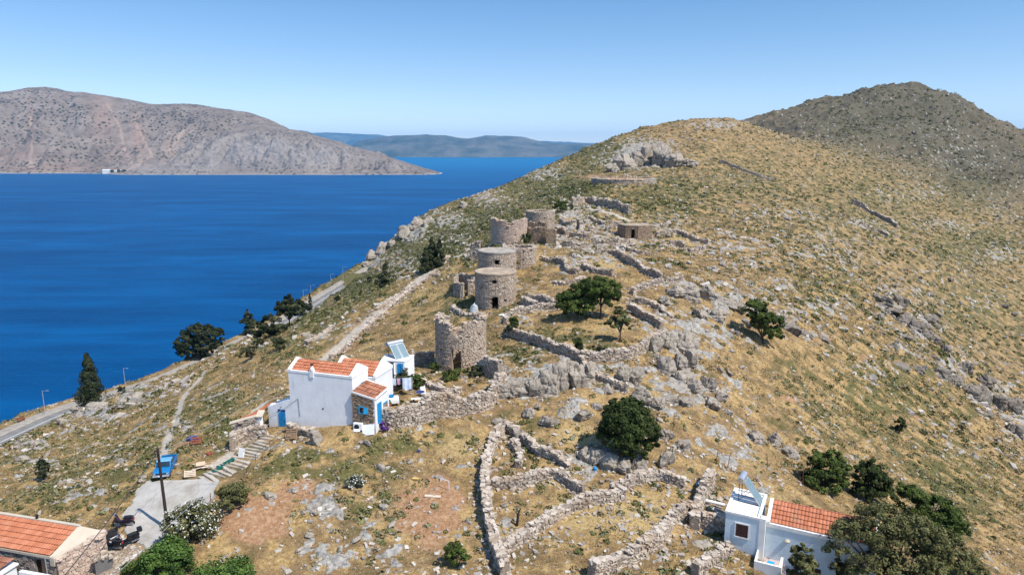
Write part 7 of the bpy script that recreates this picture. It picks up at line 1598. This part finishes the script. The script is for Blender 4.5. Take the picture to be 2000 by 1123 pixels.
    for (u, v, h, lb) in ((1316, 835, 1.5, "leaning rusty post right of the big round bush"), (1164, 575, 1.6, "thin post behind the crown of the big green tree"), (1201, 552, 1.4, "thin post at the top of the meadow wall"), (1317, 650, 1.5, "rusty post above the square overhanging rock"), (1350, 660, 1.3, "rusty post right of the square overhanging rock"), (1398, 905, 1.4, "left post of the three on the slab slope above the water pipe"), (1420, 915, 1.5, "middle post of the three on the slab slope above the water pipe"), (1500, 915, 1.5, "right post of the three on the slab slope above the water pipe"), (1568, 945, 1.6, "dark post left of the fig tree"), (1352, 560, 1.4, "thin post in the upper boulder field"), (412, 990, 1.2, "iron rail stub at the right edge of the concrete")):
        post(u, v, h, lb, rng.uniform(-.15, .2), RUST, .035, "rusty posts on the hillside")
    P = at(1009, 1026); r_ = empty("tree_stump", tuple(P), 0, "forked dead dark stump in the narrow dry terrace", "tree stump"); B().tube((0, 0, -.2), (.12, 0, 1.0), .12, 7, .09).tube((.12, 0, .95), (.30, .1, 1.35), .08, 6, .04).tube((.1, 0, .8), (-.08, .1, 1.1), .05, 6, .03).build("trunk", plain("charred_wood", (.04, .035, .03), .95, .05), r_)
    P = at(1355, 822); B_ = B().obox((0, 0, .12), (2.4, .12, .05), R(-20), 0, R(8)); o = B_.build("drift_board", WOOD); o.location = P; tag(o, "brown bent board lying beside the leaning rusty post", "board")
    P = at(1392, 990); r_ = empty("water_pipe", tuple(P), 0, "short thick white water pipe between the walls left of the blue-white house", "pipe"); B().tube((-.6, .1, .55), (.9, -.2, .30), .12, 12).build("pipe", WHITEP, r_)
    P = at(1364, 956); r_ = empty("water_valve", tuple(P), 0, "bright blue water valve standing among the walls above the white pipe", "valve"); B().tube((0, 0, -.1), (0, 0, .5), .06, 8).tube((-.2, 0, .5), (.2, 0, .5), .07, 8).build("valve_body", BLUE2, r_); B().tube((0, 0, .5), (0, 0, .7), .14, 10).build("hand_wheel", BLUE2, r_)
    P = at(1162, 919); r_ = empty("blue_drum", tuple(P), 0, "small blue container under the big round bush", "container"); B().lathe([(0, 0), (.15, 0), (.16, .3), (.1, .36), (0, .36)], 10).build("body", BLUE, r_)
    P = at(877, 958); r_ = empty("goal_frame", tuple(P), R(-5), "thin white rod frame standing at the corner of the bare brown soil", "frame")
    B().tube((0, 0, 0), (0, 0, .85), .025, 6).build("post", WHITEP, r_); B().tube((-.6, .3, .85), (0, 0, .85), .025, 6).build("crossbar", WHITEP, r_)
    for (u, v, m, sz, lb) in ((812, 935, plain("yellow_board", (.62, .42, .14)), (.55, .3, .04), "small yellow board on the upper edge of the brown soil"), (862, 935, METAL, (.5, .12, .03), "short metal strip on the upper edge of the brown soil"), (845, 970, PALEW, (1.3, .3, .08), "weathered plank at the corner of the sunken brown soil"), (817, 882, NAVY, (.25, .2, .12), "small dark object lying in the grass under the garden wall")):
        P = at(u, v); o = B().obox((0, 0, .06), sz, R(-8), 0, 0).build("board", m); o.location = P; tag(o, lb, "board")
    P = at(472, 893); o = B().obox((0, 0, .4), (.55, .10, .85), R(-20), R(-14)).build("stone_slab", TRIM); o.location = P; tag(o, "upright pale slab at the left of the concrete steps", "slab")
    P = at(205, 1112); r_ = empty("gate_pillar", tuple(P), R(25), "low dark gate box with rubble top at the bottom edge of the cobbled lane", "gate pillar"); B().box(-.5, .5, -.35, .35, -.3, 1.0).build("box", plain("grey_meter_box", (.16, .15, .14)), r_)
    a = Acc(); n = 22; boxes(a, np.stack([rng.uniform(-.55, .55, n), rng.uniform(-.4, .4, n), rng.uniform(1.02, 1.15, n)], 1), np.tile([1., 0, 0], (n, 1)), np.tile([0, 1., 0], (n, 1)), np.tile([0, 0, 1.], (n, 1)), rng.uniform(.15, .34, (n, 3)) * [1, 1, .5], .2); a.build("rubble_top", M_DRY, r_)
    # settlement on the far shore
    for k, (u, w, h, lb) in enumerate([(208, 16, 6, "leftmost white house of the hamlet on the far shore"), (222, 9, 7, "second white house of the far shore hamlet"), (232, 7, 5, "small third white building of the far shore hamlet"), (243, 8, 5, "rightmost white building of the far shore hamlet")]):
        a, dy, dz = ray(u, 337.5); t = (5 - CAMZ) / dz; x, y = a * t, dy * t; ww = w * t / FOC; hh = h * t / FOC
        r_ = empty("far_house", (x, y, 3), 0, lb, "house", "hamlet on the far shore"); B().box(-ww / 2, ww / 2, 0, 9, -3, hh).build("wall", WHITE, r_); B().prismx([(-.3, hh), (9.3, hh), (4.5, hh + 2.5)], -ww / 2 - .3, ww / 2 + .3).build("roof", TERRA if k % 2 else TRIM, r_)
    for u, lb in ((214, "left dark tree among the far shore houses"), (228, "middle dark tree among the far shore houses"), (238, "right dark tree among the far shore houses")):
        a, dy, dz = ray(u, 336.5); t = (8 - CAMZ) / dz; tree("far_tree", lb, "tree", 0, 0, [(0, 0, 8, 8, 6, 6), (6, 0, 6, 6, 5, 5)], L_DARK, 900, 1.6, P=np.array((a * t, dy * t + 14, 4)), trunk=.6, group="trees at the far shore hamlet")
build_terrain()
build_sea()
build_far_land()
build_road()
build_walls()
build_towers()
house_white(); flat_room(); house_blue(); house_low(); steps_and_pavement()
vehicles(); pole_and_wires(); oddments()
build_rocks()
build_trees()
ground_cover()
build_haze()
